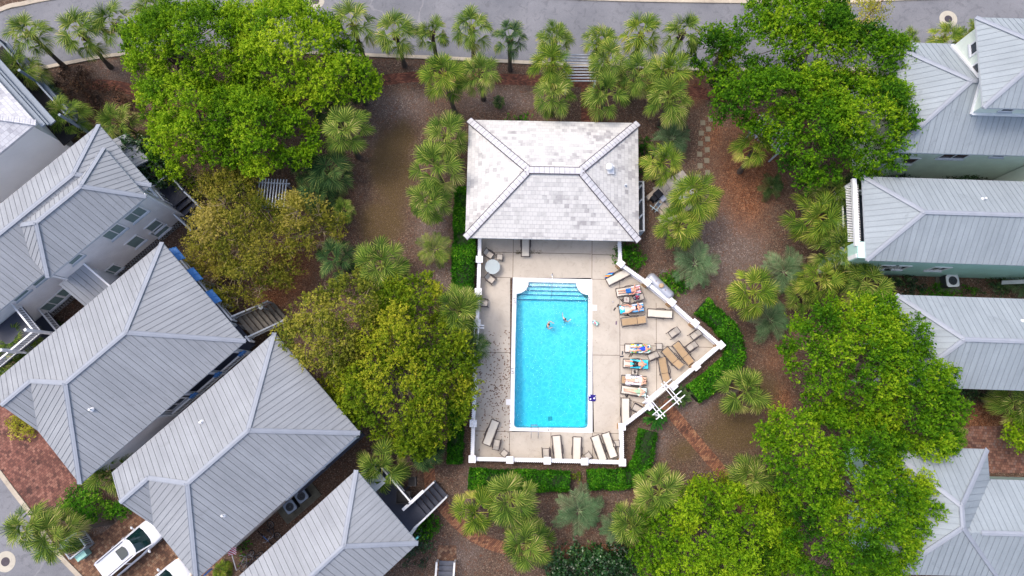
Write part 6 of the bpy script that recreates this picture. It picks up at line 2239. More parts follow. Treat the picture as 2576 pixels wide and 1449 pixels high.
def quad_mesh(name, V4, tint, mats, parent=None, matidx=None):
    """V4: (n, 4, 3) quads, tint: (n,) or (n, 4)"""
    n = len(V4)
    me = bpy.data.meshes.new(name)
    me.vertices.add(n * 4); me.loops.add(n * 4); me.polygons.add(n)
    me.vertices.foreach_set('co', np.ascontiguousarray(V4, dtype=np.float32).ravel())
    me.loops.foreach_set('vertex_index', np.arange(n * 4, dtype=np.int32))
    me.polygons.foreach_set('loop_start', np.arange(0, n * 4, 4, dtype=np.int32))
    if matidx is not None: me.polygons.foreach_set('material_index', np.asarray(matidx, dtype=np.int32))
    a = me.attributes.new('tint', 'FLOAT', 'POINT')
    t = tint if tint.ndim == 2 else np.repeat(tint[:, None], 4, 1)
    a.data.foreach_set('value', np.ascontiguousarray(t, dtype=np.float32).ravel())
    me.update(calc_edges=True)
    return mesh_obj(name, me, mats, parent)


def unit(a): return a / np.maximum(np.linalg.norm(a, axis=-1, keepdims=True), 1e-9)


def leaf_quads(c, ax, nr, l, w):
    """pointed leaves: centre c, axis ax, normal nr, length l, width w"""
    ax = unit(ax); s = unit(np.cross(ax, nr)); nn = np.cross(s, ax)
    l, w = l[:, None], w[:, None]
    return np.stack([c - ax * l * .5, c + s * w * .5 + nn * l * .06, c + ax * l * .5 - nn * l * .05, c - s * w * .5 + nn * l * .06], 1)


def vnoise(p, seed, scale):
    """cheap smooth 3-D noise in 0..1"""
    r = np.random.default_rng(seed)
    v = np.zeros(len(p))
    for k in range(5):
        d = unit(r.normal(size=(1, 3))); f = scale * (1 + .6 * k)
        v += np.sin(p @ d[0] * f + r.random() * 6.28) * (1 / (1 + .35 * k))
    return .5 + .5 * np.tanh(v * .7)


def in_poly(x, y, poly):
    c = np.zeros(len(x), bool); n = len(poly)
    for i in range(n):
        x0, y0 = poly[i]; x1, y1 = poly[(i + 1) % n]
        m = ((y0 > y) != (y1 > y)) & (x < (x1 - x0) * (y - y0) / (y1 - y0 + 1e-12) + x0)
        c ^= m
    return c


def poly_dist(x, y, poly):
    d = np.full(len(x), 1e9); n = len(poly)
    for i in range(n):
        a = np.array(poly[i]); b = np.array(poly[(i + 1) % n]); e = b - a
        t = np.clip(((x - a[0]) * e[0] + (y - a[1]) * e[1]) / (e @ e + 1e-9), 0, 1)
        d = np.minimum(d, np.hypot(x - a[0] - e[0] * t, y - a[1] - e[1] * t))
    return d


def tree(name, label, outline, hb, ht, mat, bark, seed, twigs_m2=26, leaves=15, lsize=.155, base=None, trunk_r=.22, twig_len=.62, bright=0.0, sparse=.12, cat='tree', lobe=1.0, stems=0, group=None, dome=.65):
    """broadleaf tree whose crown fills an outline (picture points at ~2/3 of the crown height)"""
    r = np.random.default_rng(seed)
    hm = hb + (ht - hb) * (.30 if dome > .5 else .45)
    poly = [P(x, y, hm) for x, y in outline]
    px = np.array([p[0] for p in poly]); py = np.array([p[1] for p in poly])
    gx, gy = px.mean(), py.mean(); gr = 1 + (.22 if dome > .5 else -.05) / max(.6, np.hypot(px - gx, py - gy).mean())
    px, py = gx + (px - gx) * gr, gy + (py - gy) * gr; poly = list(zip(px, py))
    area = .5 * abs(np.dot(px, np.roll(py, -1)) - np.dot(py, np.roll(px, -1)))
    # lobes
    cand = np.stack([r.uniform(px.min(), px.max(), 6000), r.uniform(py.min(), py.max(), 6000)], 1)
    cand = cand[in_poly(cand[:, 0], cand[:, 1], poly)]
    de = poly_dist(cand[:, 0], cand[:, 1], poly)
    ok = de > min(.28, .45 * de.max())
    cand, de = cand[ok], de[ok]
    lob = []
    for p, d in zip(cand, de):
        rad = min(lobe * (1.0 + .35 * r.random()), .50 + .52 * d)
        if all((p[0] - q[0]) ** 2 + (p[1] - q[1]) ** 2 > (.62 * (rad + q[3])) ** 2 * .72 for q in lob):
            z = hb + (ht - hb) * min(1, d / 3.6) ** dome - rad * .55 + r.normal() * .42 * min(1, d)
            lob.append((p[0], p[1], z, rad))
        if len(lob) > 260: break
    L = np.array(lob)
    if base is None: bx, by = L[:, 0].mean(), L[:, 1].mean()
    else: bx, by = P(*base)
    t = thing(name, label, cat, (bx, by, 0), 0, group)
    org = np.array([bx, by, 0.0])
    # twigs on the lobes
    nt_ = int(area * twigs_m2 * 2.1)
    wgt = L[:, 3] ** 2; wgt /= wgt.sum()
    li = r.choice(len(L), nt_, p=wgt)
    u = r.normal(size=(nt_, 3)); u = unit(u); u[:, 2] = np.where(u[:, 2] < -.25, -u[:, 2], u[:, 2])
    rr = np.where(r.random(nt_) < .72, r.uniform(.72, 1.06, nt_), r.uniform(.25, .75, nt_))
    c = L[li, :3] + u * (L[li, 3] * rr)[:, None] * np.array([1, 1, .82])
    keep = (vnoise(c, seed + 7, 1.7) > sparse) & (vnoise(c, seed + 9, 4.2) > sparse * .7)
    c, u, li, rr = c[keep], u[keep], li[keep], rr[keep]
    nt_ = len(c)
    tdir = unit(u * .8 + r.normal(size=(nt_, 3)) * .45 + np.array([0, 0, .42]))
    lobt = r.normal(size=len(L)) * .12 + (vnoise(L[:, :3], seed + 3, .7) - .5) * .3
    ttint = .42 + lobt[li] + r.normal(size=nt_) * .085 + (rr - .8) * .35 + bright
    # leaves along the twigs
    k = np.arange(leaves)
    f = (k + .6) / leaves
    tl = twig_len * r.uniform(.6, 1.25, nt_)
    cc = c[:, None, :] + tdir[:, None, :] * (f[None, :, None] - .35) * tl[:, None, None]
    cc = cc + r.normal(size=cc.shape) * .075 * (1.25 - f)[None, :, None] * 1.3
    ax = unit(tdir[:, None, :] * .55 + r.normal(size=cc.shape) * .75)
    nr = unit(np.array([0, 0, .9]) + .35 * u[:, None, :] + r.normal(size=cc.shape) * .48)
    M = nt_ * leaves
    ll = lsize * r.uniform(.65, 1.25, M); ww = ll * r.uniform(.5, .72, M)
    q = leaf_quads(cc.reshape(M, 3) - org, ax.reshape(M, 3), nr.reshape(M, 3), ll, ww)
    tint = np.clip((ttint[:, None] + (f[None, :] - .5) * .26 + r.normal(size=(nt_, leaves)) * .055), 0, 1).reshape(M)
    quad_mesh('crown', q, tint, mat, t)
    # trunk and limbs
    mb = MB()
    zt = hb + (ht - hb) * .35
    mb.tube([(0, 0, -.1), (.05, .03, zt * .35), (-.05, .08, zt * .75), (0, 0, zt)], [trunk_r * 1.35, trunk_r, trunk_r * .85, trunk_r * .6], 10)
    for i in range(0, len(L), max(1, len(L) // 40)):
        p = Vector((L[i, 0] - bx, L[i, 1] - by, L[i, 2] - L[i, 3] * .25))
        s = Vector((0, 0, zt * r.uniform(.5, .95))); m_ = s.lerp(p, .5) + Vector((0, 0, -.35 + r.normal() * .2))
        mb.tube([s, s.lerp(m_, .5) + Vector(r.normal(size=3) * .12), m_, m_.lerp(p, .6) + Vector(r.normal(size=3) * .12), p], [trunk_r * .42, trunk_r * .32, trunk_r * .2, .025, .010], 6, caps=False)
    for i in range(stems):                                   # bare twigs showing through a thin crown
        j = r.integers(len(L)); p = L[j, :3] - org; d = unit(r.normal(size=3) + np.array([0, 0, .35]))
        a = p + d * L[j, 3] * .1; b_ = p + d * L[j, 3] * r.uniform(.8, 1.12); mid = (a + b_) / 2 + r.normal(size=3) * .12
        mb.tube([tuple(a), tuple(mid), tuple(b_)], [.022, .015, .007], 4, caps=False)
    mb.build('trunk', bark, t, uv=False)
    return t


BARK = plain('grey_bark', S(112, 100, 88), .9, var=.3, scale=5)
BARKP = plain('pale_twig_bark', S(150, 134, 108), .9, var=.25, scale=5)
BARKD = plain('dark_bark', S(62, 52, 46), .9, var=.3, scale=5)
ML_LIME = leaf_mat('lime_leaves', [(0.0, S(36, 74, 6)), (.30, S(80, 124, 10)), (.6, S(122, 160, 18)), (1.0, S(176, 198, 42))], trans=.42)
ML_GREEN = leaf_mat('green_leaves', [(0.0, S(24, 62, 6)), (.33, S(58, 106, 8)), (.62, S(98, 142, 12)), (1.0, S(156, 180, 32))], trans=.40)
ML_OLIVE = leaf_mat('olive_leaves', [(0.0, S(58, 84, 10)), (.35, S(86, 116, 12)), (.62, S(122, 140, 22)), (1.0, S(172, 170, 46))], trans=.35)
ML_OLIV2 = leaf_mat('dull_olive_leaves', [(0.0, S(58, 76, 20)), (.35, S(100, 112, 30)), (.62, S(142, 142, 48)), (1.0, S(182, 168, 78))], trans=.32)
ML_RUST = leaf_mat('budding_leaves', [(0.0, S(66, 84, 14)), (.30, S(104, 110, 30)), (.6, S(138, 132, 46)), (1.0, S(176, 158, 84))], trans=.30)
ML_DARK = leaf_mat('dark_glossy_leaves', [(0.0, S(8, 30, 10)), (.4, S(22, 56, 20)), (.75, S(46, 86, 34)), (1.0, S(110, 130, 74))], rough=.35, trans=.12, spec=.5)
ML_HEDGE = leaf_mat('hedge_leaves', [(0.0, S(16, 54, 6)), (.4, S(42, 100, 8)), (.7, S(78, 138, 18)), (1.0, S(140, 176, 50))], trans=.25)
ML_BRSH = leaf_mat('brown_shrub_leaves', [(0.0, S(30, 22, 20)), (.4, S(64, 46, 36)), (.7, S(92, 70, 50)), (1.0, S(110, 96, 50))], trans=.15)
ML_YEL = leaf_mat('yellow_leaves', [(0.0, S(112, 120, 20)), (.4, S(156, 160, 40)), (.8, S(196, 190, 80)), (1.0, S(214, 204, 110))], trans=.4)

# the large crowns, outlines in picture units
tree('broadleaf_tree', 'bright green tree at the upper left beside the road, left part of the clump',
     [(312, 130), (325, 60), (380, 30), (440, 12), (520, 10), (600, 12), (640, 60), (640, 130), (620, 190), (560, 235), (480, 225), (420, 195), (355, 190), (318, 165)], 4.2, 8.3, ML_LIME, BARK, 11, base=(500, 210))
tree('broadleaf_tree', 'bright yellow green tree in the top left clump, reaching furthest right over the path',
     [(575, 30), (640, 12), (740, 0), (800, 18), (850, 60), (875, 95), (905, 150), (945, 195), (915, 240), (850, 245), (790, 255), (720, 245), (650, 230), (600, 190), (570, 110)], 4.2, 8.6, ML_LIME, BARK, 12, bright=.12, base=(735, 205))
tree('broadleaf_tree', 'bright green tree at the lower end of the top left clump',
     [(345, 215), (400, 190), (480, 200), (570, 215), (660, 215), (725, 245), (760, 285), (790, 340), (770, 395), (700, 420), (640, 435), (560, 405), (480, 400), (420, 440), (380, 400), (385, 330), (355, 270)], 3.8, 8.0, ML_LIME, BARK, 13, bright=.05, base=(570, 360))
tree('broadleaf_tree', 'brown and rust coloured half bare budding tree beside the grey house stairs',
     [(470, 590), (500, 530), (495, 480), (510, 430), (580, 430), (640, 440), (650, 490), (700, 520), (760, 480), (800, 510), (860, 565), (840, 610), (790, 625), (740, 640), (745, 690), (700, 720), (640, 750), (585, 765), (540, 735), (500, 690), (465, 640)],
     2.6, 5.8, ML_RUST, BARKP, 14, twigs_m2=30, leaves=12, lsize=.135, base=(645, 640), trunk_r=.15, twig_len=.8, sparse=.22, stems=420, lobe=1.1)
tree('broadleaf_tree', 'thin olive brown sapling growing between the bright green clump and the white pergola',
     [(415, 420), (480, 405), (560, 420), (620, 430), (640, 460), (600, 480), (540, 500), (500, 470), (450, 470)], 2.2, 4.4, ML_OLIVE, BARKP, 15, twigs_m2=17, leaves=9, lsize=.13, base=(540, 470), trunk_r=.1, sparse=.34, stems=130, lobe=.9)
tree('broadleaf_tree', 'grey olive tree leaning over the roof of the middle left house',
     [(700, 800), (745, 760), (790, 745), (830, 700), (880, 680), (930, 700), (960, 760), (940, 830), (900, 890), (870, 930), (830, 950), (780, 930), (720, 890), (695, 845)], 4.2, 8.6, ML_OLIV2, BARKP, 16, dome=.36, twigs_m2=25, leaves=13, lsize=.15, base=(830, 840), sparse=.2, stems=60)
tree('broadleaf_tree', 'dense olive and yellow green tree against the west fence of the pool',
     [(930, 760), (985, 705), (1040, 690), (1090, 705), (1110, 750), (1120, 800), (1165, 830), (1190, 880), (1188, 950), (1190, 1010), (1170, 1060), (1120, 1090), (1100, 1120), (1040, 1140), (985, 1125), (940, 1080), (890, 1075), (850, 1060), (815, 1010), (820, 950), (870, 900), (900, 840)],
     3.4, 7.4, ML_OLIVE, BARK, 17, twigs_m2=27, base=(1010, 930), lsize=.15, sparse=.15, bright=.02)
tree('broadleaf_tree', 'small round dark green tree at the left end of the top right clump',
     [(1742, 110), (1765, 75), (1810, 65), (1850, 80), (1865, 120), (1850, 165), (1820, 195), (1775, 190), (1748, 155)], 3.0, 6.2, ML_GREEN, BARK, 18, base=(1800, 160), bright=-.06, lobe=1.0)
tree('broadleaf_tree', 'broad green tree of the top right clump reaching over the road',
     [(1840, 60), (1870, 15), (1930, -25), (2050, -30), (2130, 0), (2150, 60), (2225, 85), (2270, 100), (2305, 135), (2312, 190), (2240, 225), (2120, 215), (2000, 205), (1900, 200), (1850, 150)], 4.6, 9.2, ML_GREEN, BARK, 19, dome=.36, base=(2010, 150), bright=.03)
tree('broadleaf_tree', 'broad green tree of the top right clump over the stepping stones',
     [(1790, 240), (1830, 185), (1920, 170), (2040, 180), (2150, 190), (2250, 205), (2300, 240), (2330, 285), (2342, 320), (2320, 358), (2290, 395), (2245, 440), (2195, 455), (2150, 425), (2090, 455), (2020, 470), (1985, 430), (1960, 385), (1930, 330), (1860, 310), (1800, 290)], 4.6, 9.3, ML_GREEN, BARK, 20, dome=.36, base=(2060, 330), bright=.05)
tree('broadleaf_tree', 'thin yellowish tree standing in the road edge at the top right',
     [(2110, 20), (2130, -20), (2200, -25), (2240, 10), (2235, 60), (2195, 95), (2150, 90), (2120, 60)], 2.6, 5.4, ML_YEL, BARKP, 21, twigs_m2=20, leaves=10, lsize=.13, base=(2165, 60), trunk_r=.1, sparse=.3, stems=60, lobe=.9)
tree('broadleaf_tree', 'bright green tree on the right between the palms and the third house roof',
     [(1965, 855), (1990, 810), (2035, 780), (2100, 750), (2170, 735), (2250, 745), (2262, 790), (2340, 800), (2370, 850), (2345, 890), (2400, 905), (2395, 960), (2420, 1010), (2415, 1070), (2420, 1140), (2370, 1165), (2310, 1160), (2270, 1120), (2200, 1060), (2130, 1040), (2060, 1025), (2000, 985), (1990, 925), (1975, 890)],
     4.6, 9.5, ML_GREEN, BARK, 22, dome=.36, base=(2150, 920), bright=.06)
tree('broadleaf_tree', 'large green tree against the two joined roofs in the lower right corner',
     [(1905, 1090), (1950, 1035), (2030, 1015), (2120, 1030), (2190, 1050), (2270, 1105), (2330, 1150), (2330, 1185), (2375, 1222), (2392, 1250), (2362, 1295), (2365, 1348), (2300, 1395), (2275, 1440), (2230, 1480), (2130, 1490), (2020, 1470), (1970, 1390), (1990, 1290), (1950, 1210), (1920, 1150)],
     4.6, 9.6, ML_GREEN, BARK, 23, dome=.36, base=(2110, 1240), bright=.08)
tree('broadleaf_tree', 'lime green tree on the bottom edge right of the glossy dark bush',
     [(1600, 1370), (1610, 1320), (1660, 1275), (1720, 1240), (1780, 1215), (1850, 1235), (1920, 1245), (1990, 1290), (2010, 1380), (1990, 1490), (1850, 1510), (1680, 1500), (1615, 1440)], 3.4, 7.2, ML_LIME, BARK, 24, base=(1800, 1380), bright=-.04)
tree('broadleaf_tree', 'yellow green tree cut off by the right edge below the third house',
     [(2545, 1060), (2580, 1040), (2660, 1050), (2680, 1110), (2600, 1140), (2548, 1110)], 2.6, 5.0, ML_LIME, BARK, 25, base=(2600, 1085), trunk_r=.1, bright=.1, lobe=.9)
tree('magnolia_tree', 'dark glossy leaved magnolia between the grey house roof and the lime green clump',
     [(250, 350), (290, 330), (340, 345), (390, 370), (420, 410), (430, 455), (390, 470), (350, 440), (300, 410), (255, 385)], 2.0, 5.0, ML_DARK, BARKD, 26, twigs_m2=24, leaves=10, lsize=.2, base=(350, 400), trunk_r=.14, lobe=.9)
tree('dark_bush', 'big dark glossy leaved bush on the bottom edge below the blue green feather palm',
     [(1385, 1420), (1400, 1385), (1450, 1378), (1500, 1395), (1550, 1382), (1590, 1395), (1610, 1440), (1600, 1500), (1400, 1500)], .8, 2.8, ML_DARK, BARKD, 27, twigs_m2=26, leaves=10, lsize=.19, base=(1500, 1440), trunk_r=.08, cat='bush', lobe=.8, bright=.08)


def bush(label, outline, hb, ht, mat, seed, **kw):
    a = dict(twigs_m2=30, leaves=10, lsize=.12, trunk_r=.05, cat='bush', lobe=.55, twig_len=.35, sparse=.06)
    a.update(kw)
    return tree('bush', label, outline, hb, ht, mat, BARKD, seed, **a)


def blob(x, y, rx, ry, n=11, seed=0, rough=.14):
    r = random.Random(seed)
    return [(x + rx * math.cos(2 * PI * k / n) * (1 + r.uniform(-rough, rough)), y + ry * math.sin(2 * PI * k / n) * (1 + r.uniform(-rough, rough))) for k in range(n)]


bush('large rounded bright green bush dotted with yellow beside the red brick driveway', blob(216, 1266, 60, 46, seed=1), .5, 1.7, ML_HEDGE, 31, bright=.06)
bush('small yellow green bush at the left edge of the red brick driveway', blob(45, 1068, 30, 30, seed=2), .4, 1.4, ML_YEL, 32, twigs_m2=22)
bush('round bright green bush between the pool house corner and the fence pillar', blob(1589, 643, 29, 27, seed=3), .3, 1.1, ML_HEDGE, 33)
bush('bright green bush behind the propane tank under the feather palm', [(1648, 700), (1690, 690), (1722, 710), (1716, 735), (1690, 738), (1665, 715)], .3, 1.1, ML_HEDGE, 34)
bush('bright green round bush beside the navy deck stairs', blob(1077, 1328, 25, 25, seed=4), .4, 1.3, ML_HEDGE, 35)
bush('dark shrub in the shade below the navy deck house eave', blob(1045, 1370, 32, 44, seed=5), .3, 1.3, ML_DARK, 36, twigs_m2=20)
bush('brown leafed dead looking shrub mass left of the curved brick path', [(110, 185), (170, 165), (240, 185), (270, 215), (330, 250), (350, 290), (290, 300), (220, 280), (150, 260), (110, 225)], .5, 2.0, ML_BRSH, 37, twigs_m2=20, sparse=.25, stems=200, lsize=.12)
bush('dark green shrub at the wall of the top right house, right one', blob(2435, 440, 42, 15, seed=6), .3, 2.2, ML_DARK, 38, twigs_m2=24)
bush('dark green shrub at the wall of the top right house, left one', blob(2268, 442, 48, 13, seed=7), .3, 1.8, ML_DARK, 39, twigs_m2=20)
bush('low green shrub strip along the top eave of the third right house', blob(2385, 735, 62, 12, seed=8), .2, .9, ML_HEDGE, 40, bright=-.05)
bush('dull dark shrub right of the white topped air conditioner', blob(2508, 715, 30, 19, seed=9), .3, 1.2, ML_DARK, 41, twigs_m2=22)
bush('dark green shrubs left of the white topped air conditioner', blob(2290, 715, 48, 22, seed=10), .3, 1.2, ML_DARK, 42, twigs_m2=20)
bush('dark hedge plants in the shade below the third right house eave', blob(2450, 996, 60, 16, seed=11), .3, 1.3, ML_DARK, 43, twigs_m2=22)
bush('small green shrub below the clipped bush at the roof corner', blob(305, 1280, 17, 18, seed=12), .2, .8, ML_HEDGE, 44, bright=-.1)
bush('low weedy green plant beside the grey bicycle', blob(607, 1392, 18, 30, seed=13), .1, .5, ML_HEDGE, 45, twigs_m2=14, bright=.1)
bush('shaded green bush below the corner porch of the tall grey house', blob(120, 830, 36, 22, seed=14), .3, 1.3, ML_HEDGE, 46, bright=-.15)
bush('yellow green shrub above the lime tree at the end of the tan brick path', blob(1790, 1215, 55, 24, seed=15), .3, 1.3, ML_OLIVE, 47, twigs_m2=18)
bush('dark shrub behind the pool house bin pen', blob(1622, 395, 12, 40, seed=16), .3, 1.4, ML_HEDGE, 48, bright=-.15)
bush('dark shrubs in the shade right of the middle left house', blob(1020, 1110, 30, 20, seed=17), .3, 1.0, ML_DARK, 49, twigs_m2=20)
bush('small green shrub strip along the north eave of the pool house', blob(1300, 300, 26, 5, seed=18), .15, .5, ML_HEDGE, 50)

# clipped hedges


def hedge(label, pts, w, h, seed, mat=None, bright=0.0):
    out, Lf, Rt, line = ribbon(pts, w)
    r = np.random.default_rng(seed)
    b0 = line[len(line) // 2]
    t = thing('hedge', label, 'hedge', (b0.x, b0.y, 0), 0, None)
    mb = MB()
    n = len(line)
    prof = [(-.46, 0), (-.47, h * .6), (-.36, h - .12), (0, h - .06), (.36, h - .12), (.47, h * .6), (.46, 0)]
    vv = []
    for i, p in enumerate(line):
        d = (line[min(i + 1, n - 1)] - line[max(i - 1, 0)]).normalized(); s = Vector((-d.y, d.x))
        for a, z in prof: vv.append((p.x + s.x * a * w * .9 - b0.x, p.y + s.y * a * w * .9 - b0.y, z))
    k = len(prof)
    mb.add(vv, [[i * k + j, (i + 1) * k + j, (i + 1) * k + j + 1, i * k + j + 1] for i in range(n - 1) for j in range(k - 1)] + [list(range(k)), [(n - 1) * k + j for j in range(k)][::-1]], 0, True)
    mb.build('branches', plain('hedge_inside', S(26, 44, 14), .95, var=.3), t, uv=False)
    LL = sum((line[i + 1] - line[i]).length for i in range(n - 1))
    cum = np.cumsum([0] + [(line[i + 1] - line[i]).length for i in range(n - 1)])
    N_ = int(LL * (w + 2 * h * .8) * 420)
    s = r.random(N_) * LL
    i = np.clip(np.searchsorted(cum, s) - 1, 0, n - 2)
    f = (s - cum[i]) / (cum[i + 1] - cum[i] + 1e-9)
    pl_ = np.array([(p.x, p.y) for p in line])
    c2 = pl_[i] + (pl_[i + 1] - pl_[i]) * f[:, None]
    d2 = unit(pl_[i + 1] - pl_[i]); n2 = np.stack([-d2[:, 1], d2[:, 0]], 1)
    u = r.random(N_) * (w + 1.6 * h) - (w / 2 + .8 * h)      # across: side, top, side
    topm = np.abs(u) <= w / 2
    off = np.where(topm, u, np.sign(u) * w / 2); z = np.where(topm, h, h - (np.abs(u) - w / 2))
    rnd = np.clip((np.abs(off) - (w / 2 - .14)) / .14, 0, 1); z = z - rnd * .09 * (topm)
    wob = vnoise(np.stack([c2[:, 0], c2[:, 1], off], 1), seed, 2.6)
    z = z + (wob - .5) * .34 * topm + r.normal(size=N_) * .06
    off = off * (1 + (wob - .5) * .24) + r.normal(size=N_) * .06
    pos = np.stack([c2[:, 0] + n2[:, 0] * off - b0.x, c2[:, 1] + n2[:, 1] * off - b0.y, z], 1)
    nr = unit(np.stack([n2[:, 0] * np.where(topm, 0, np.sign(u)), n2[:, 1] * np.where(topm, 0, np.sign(u)), np.where(topm, 1, .3)], 1) + r.normal(size=(N_, 3)) * .5)
    ax = r.normal(size=(N_, 3)) + np.array([0, 0, .4])
    l = r.uniform(.09, .20, N_)
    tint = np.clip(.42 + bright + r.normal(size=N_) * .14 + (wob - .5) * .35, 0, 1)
    quad_mesh('foliage', leaf_quads(pos, ax, nr, l, l * .62), tint, mat or ML_HEDGE, t)
    return t


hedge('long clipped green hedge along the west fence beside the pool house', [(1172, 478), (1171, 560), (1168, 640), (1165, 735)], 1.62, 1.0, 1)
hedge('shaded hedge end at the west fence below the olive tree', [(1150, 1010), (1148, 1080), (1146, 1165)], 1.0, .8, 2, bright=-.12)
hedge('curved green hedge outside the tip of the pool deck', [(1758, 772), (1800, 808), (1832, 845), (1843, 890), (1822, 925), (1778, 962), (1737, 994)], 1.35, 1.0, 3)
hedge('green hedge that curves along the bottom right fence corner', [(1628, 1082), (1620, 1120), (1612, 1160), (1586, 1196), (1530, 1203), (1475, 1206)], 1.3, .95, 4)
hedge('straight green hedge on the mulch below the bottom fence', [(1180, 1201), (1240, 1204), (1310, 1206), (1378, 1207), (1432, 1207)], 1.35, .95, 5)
tree('bush', 'tiny yellow green shrub between the two bottom hedges', blob(1455, 1199, 12, 12, seed=19), .2, .6, ML_OLIVE, BARKD, 51, twigs_m2=24, leaves=9, lsize=.1, trunk_r=.03, cat='bush', lobe=.4, twig_len=.25)

# ------------------------------------------------------------------ palms


def palm_leaf_mat(name, stops): return leaf_mat(name, stops, .7, .25, .12)


MP_SAB = palm_leaf_mat('fan_palm_leaves', [(0.0, S(24, 46, 14)), (.3, S(62, 92, 28)), (.6, S(108, 132, 46)), (.85, S(150, 160, 74)), (1.0, S(186, 176, 112))])
MP_YEL = palm_leaf_mat('yellowish_fan_palm_leaves', [(0.0, S(26, 46, 10)), (.3, S(64, 96, 22)), (.6, S(110, 134, 38)), (.85, S(154, 162, 62)), (1.0, S(188, 176, 96))])
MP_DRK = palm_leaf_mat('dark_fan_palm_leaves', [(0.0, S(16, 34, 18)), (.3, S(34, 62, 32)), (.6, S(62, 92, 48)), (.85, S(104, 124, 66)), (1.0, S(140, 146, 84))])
MP_BLU = palm_leaf_mat('blue_green_feather_leaves', [(0.0, S(34, 54, 36)), (.4, S(72, 102, 66)), (.7, S(108, 138, 94)), (1.0, S(158, 164, 124))])
MP_SAG = palm_leaf_mat('sago_leaves', [(0.0, S(8, 38, 14)), (.4, S(20, 76, 26)), (.7, S(50, 116, 38)), (1.0, S(120, 150, 60))])
M_PTRK = plain('palm_trunk', S(84, 74, 66), .95, var=.35, scale=9, bmp=.6)
M_PBOOT = plain('palm_boots', S(92, 70, 56), .95, var=.4, scale=9)


def strip(pts, wid, side):
    """quads along a polyline: pts (k,3), widths (k,), side (3,)"""
    out = []
    for a in range(len(pts) - 1):
        s0, s1 = side * wid[a] * .5, side * wid[a + 1] * .5
        out.append([pts[a] - s0, pts[a] + s0, pts[a + 1] + s1, pts[a + 1] - s1])
    return out


def sabal_crown(seed, nf=26, size=1.0):
    r = np.random.default_rng(seed)
    Q, T, MI = [], [], []
    for i in range(nf):
        age = (i + .5) / nf                               # 0 = youngest, upright; 1 = oldest, hanging
        az = i * 2.39996 + r.normal() * .22
        el = math.radians(74 - 118 * age ** .9 + r.normal() * 9)
        Lp = size * (.80 + .36 * age) * r.uniform(.82, 1.15)
        h = np.array([math.cos(az), math.sin(az), 0.0]); up = np.array([0, 0, 1.0])
        sd = np.array([-math.sin(az), math.cos(az), 0.0])
        # petiole: starts steeper and bends over
        p = np.array([0, 0, .15 * (1 - age)]); pts = [p.copy()]; e = el + .45
        for k in range(4):
            d = h * math.cos(e) + up * math.sin(e); p = p + d * Lp / 4; pts.append(p.copy()); e -= .22
        pts = np.array(pts)
        q = strip(pts, np.array([.07, .05, .045, .04, .035]) * size, sd); Q += q; T += [[.72 + .2 * r.random()] * 4] * len(q)
        fd = h * math.cos(e) + up * math.sin(e)           # direction of the blade
        fn = np.cross(sd, fd)                             # its upper side
        if fn[2] < 0 and e > -1.2: fn = -fn
        ft = .46 + r.normal() * .10 - .10 * (1 - age) + .10 * (age > .8)
        if age > .86 and r.random() < .45: ft = .98       # a dead straw coloured frond
        roll = r.normal() * .28
        nl = 34
        lmax = size * r.uniform(.74, .98)
        for j in range(nl):
            a = (j / (nl - 1) - .5) * 2
            al = a * math.radians(104)
            d = fd * math.cos(al) + sd * math.sin(al) + fn * (.34 * abs(a) + roll * a)
            d = d / np.linalg.norm(d)
            base = pts[-1] + fd * .24 * size * max(0, math.cos(al)) ** 2
            ln = lmax * (1 - .42 * abs(a) ** 2.2) * r.uniform(.82, 1.12)
            m_ = base + d * ln * .52 + fn * .015
            dd = d + np.array([0, 0, -1.0]) * (.30 + .35 * age * r.uniform(.6, 1.3)); dd /= np.linalg.norm(dd)
            m2 = m_ + dd * ln * .30
            d3 = dd + np.array([0, 0, -1.0]) * .55; d3 /= np.linalg.norm(d3)
            tip = m2 + d3 * ln * .22
            sv = np.cross(d, fn); sv /= np.linalg.norm(sv) + 1e-9
            sv = sv * .9 + fn * r.normal() * .45; sv /= np.linalg.norm(sv)
            q = strip(np.array([base, m_, m2, tip]), np.array([.020, .044, .034, .007]) * size * r.uniform(.8, 1.15), sv)
            Q += q
            tt = ft + r.normal() * .10 + (.20 if j % 2 else -.20)
            T += [[tt - .10, tt - .10, tt + .04, tt + .04], [tt + .04, tt + .04, tt + .14, tt + .14], [tt + .14, tt + .14, tt + .32, tt + .32]]
    return np.array(Q), np.clip(np.array(T), 0, 1)


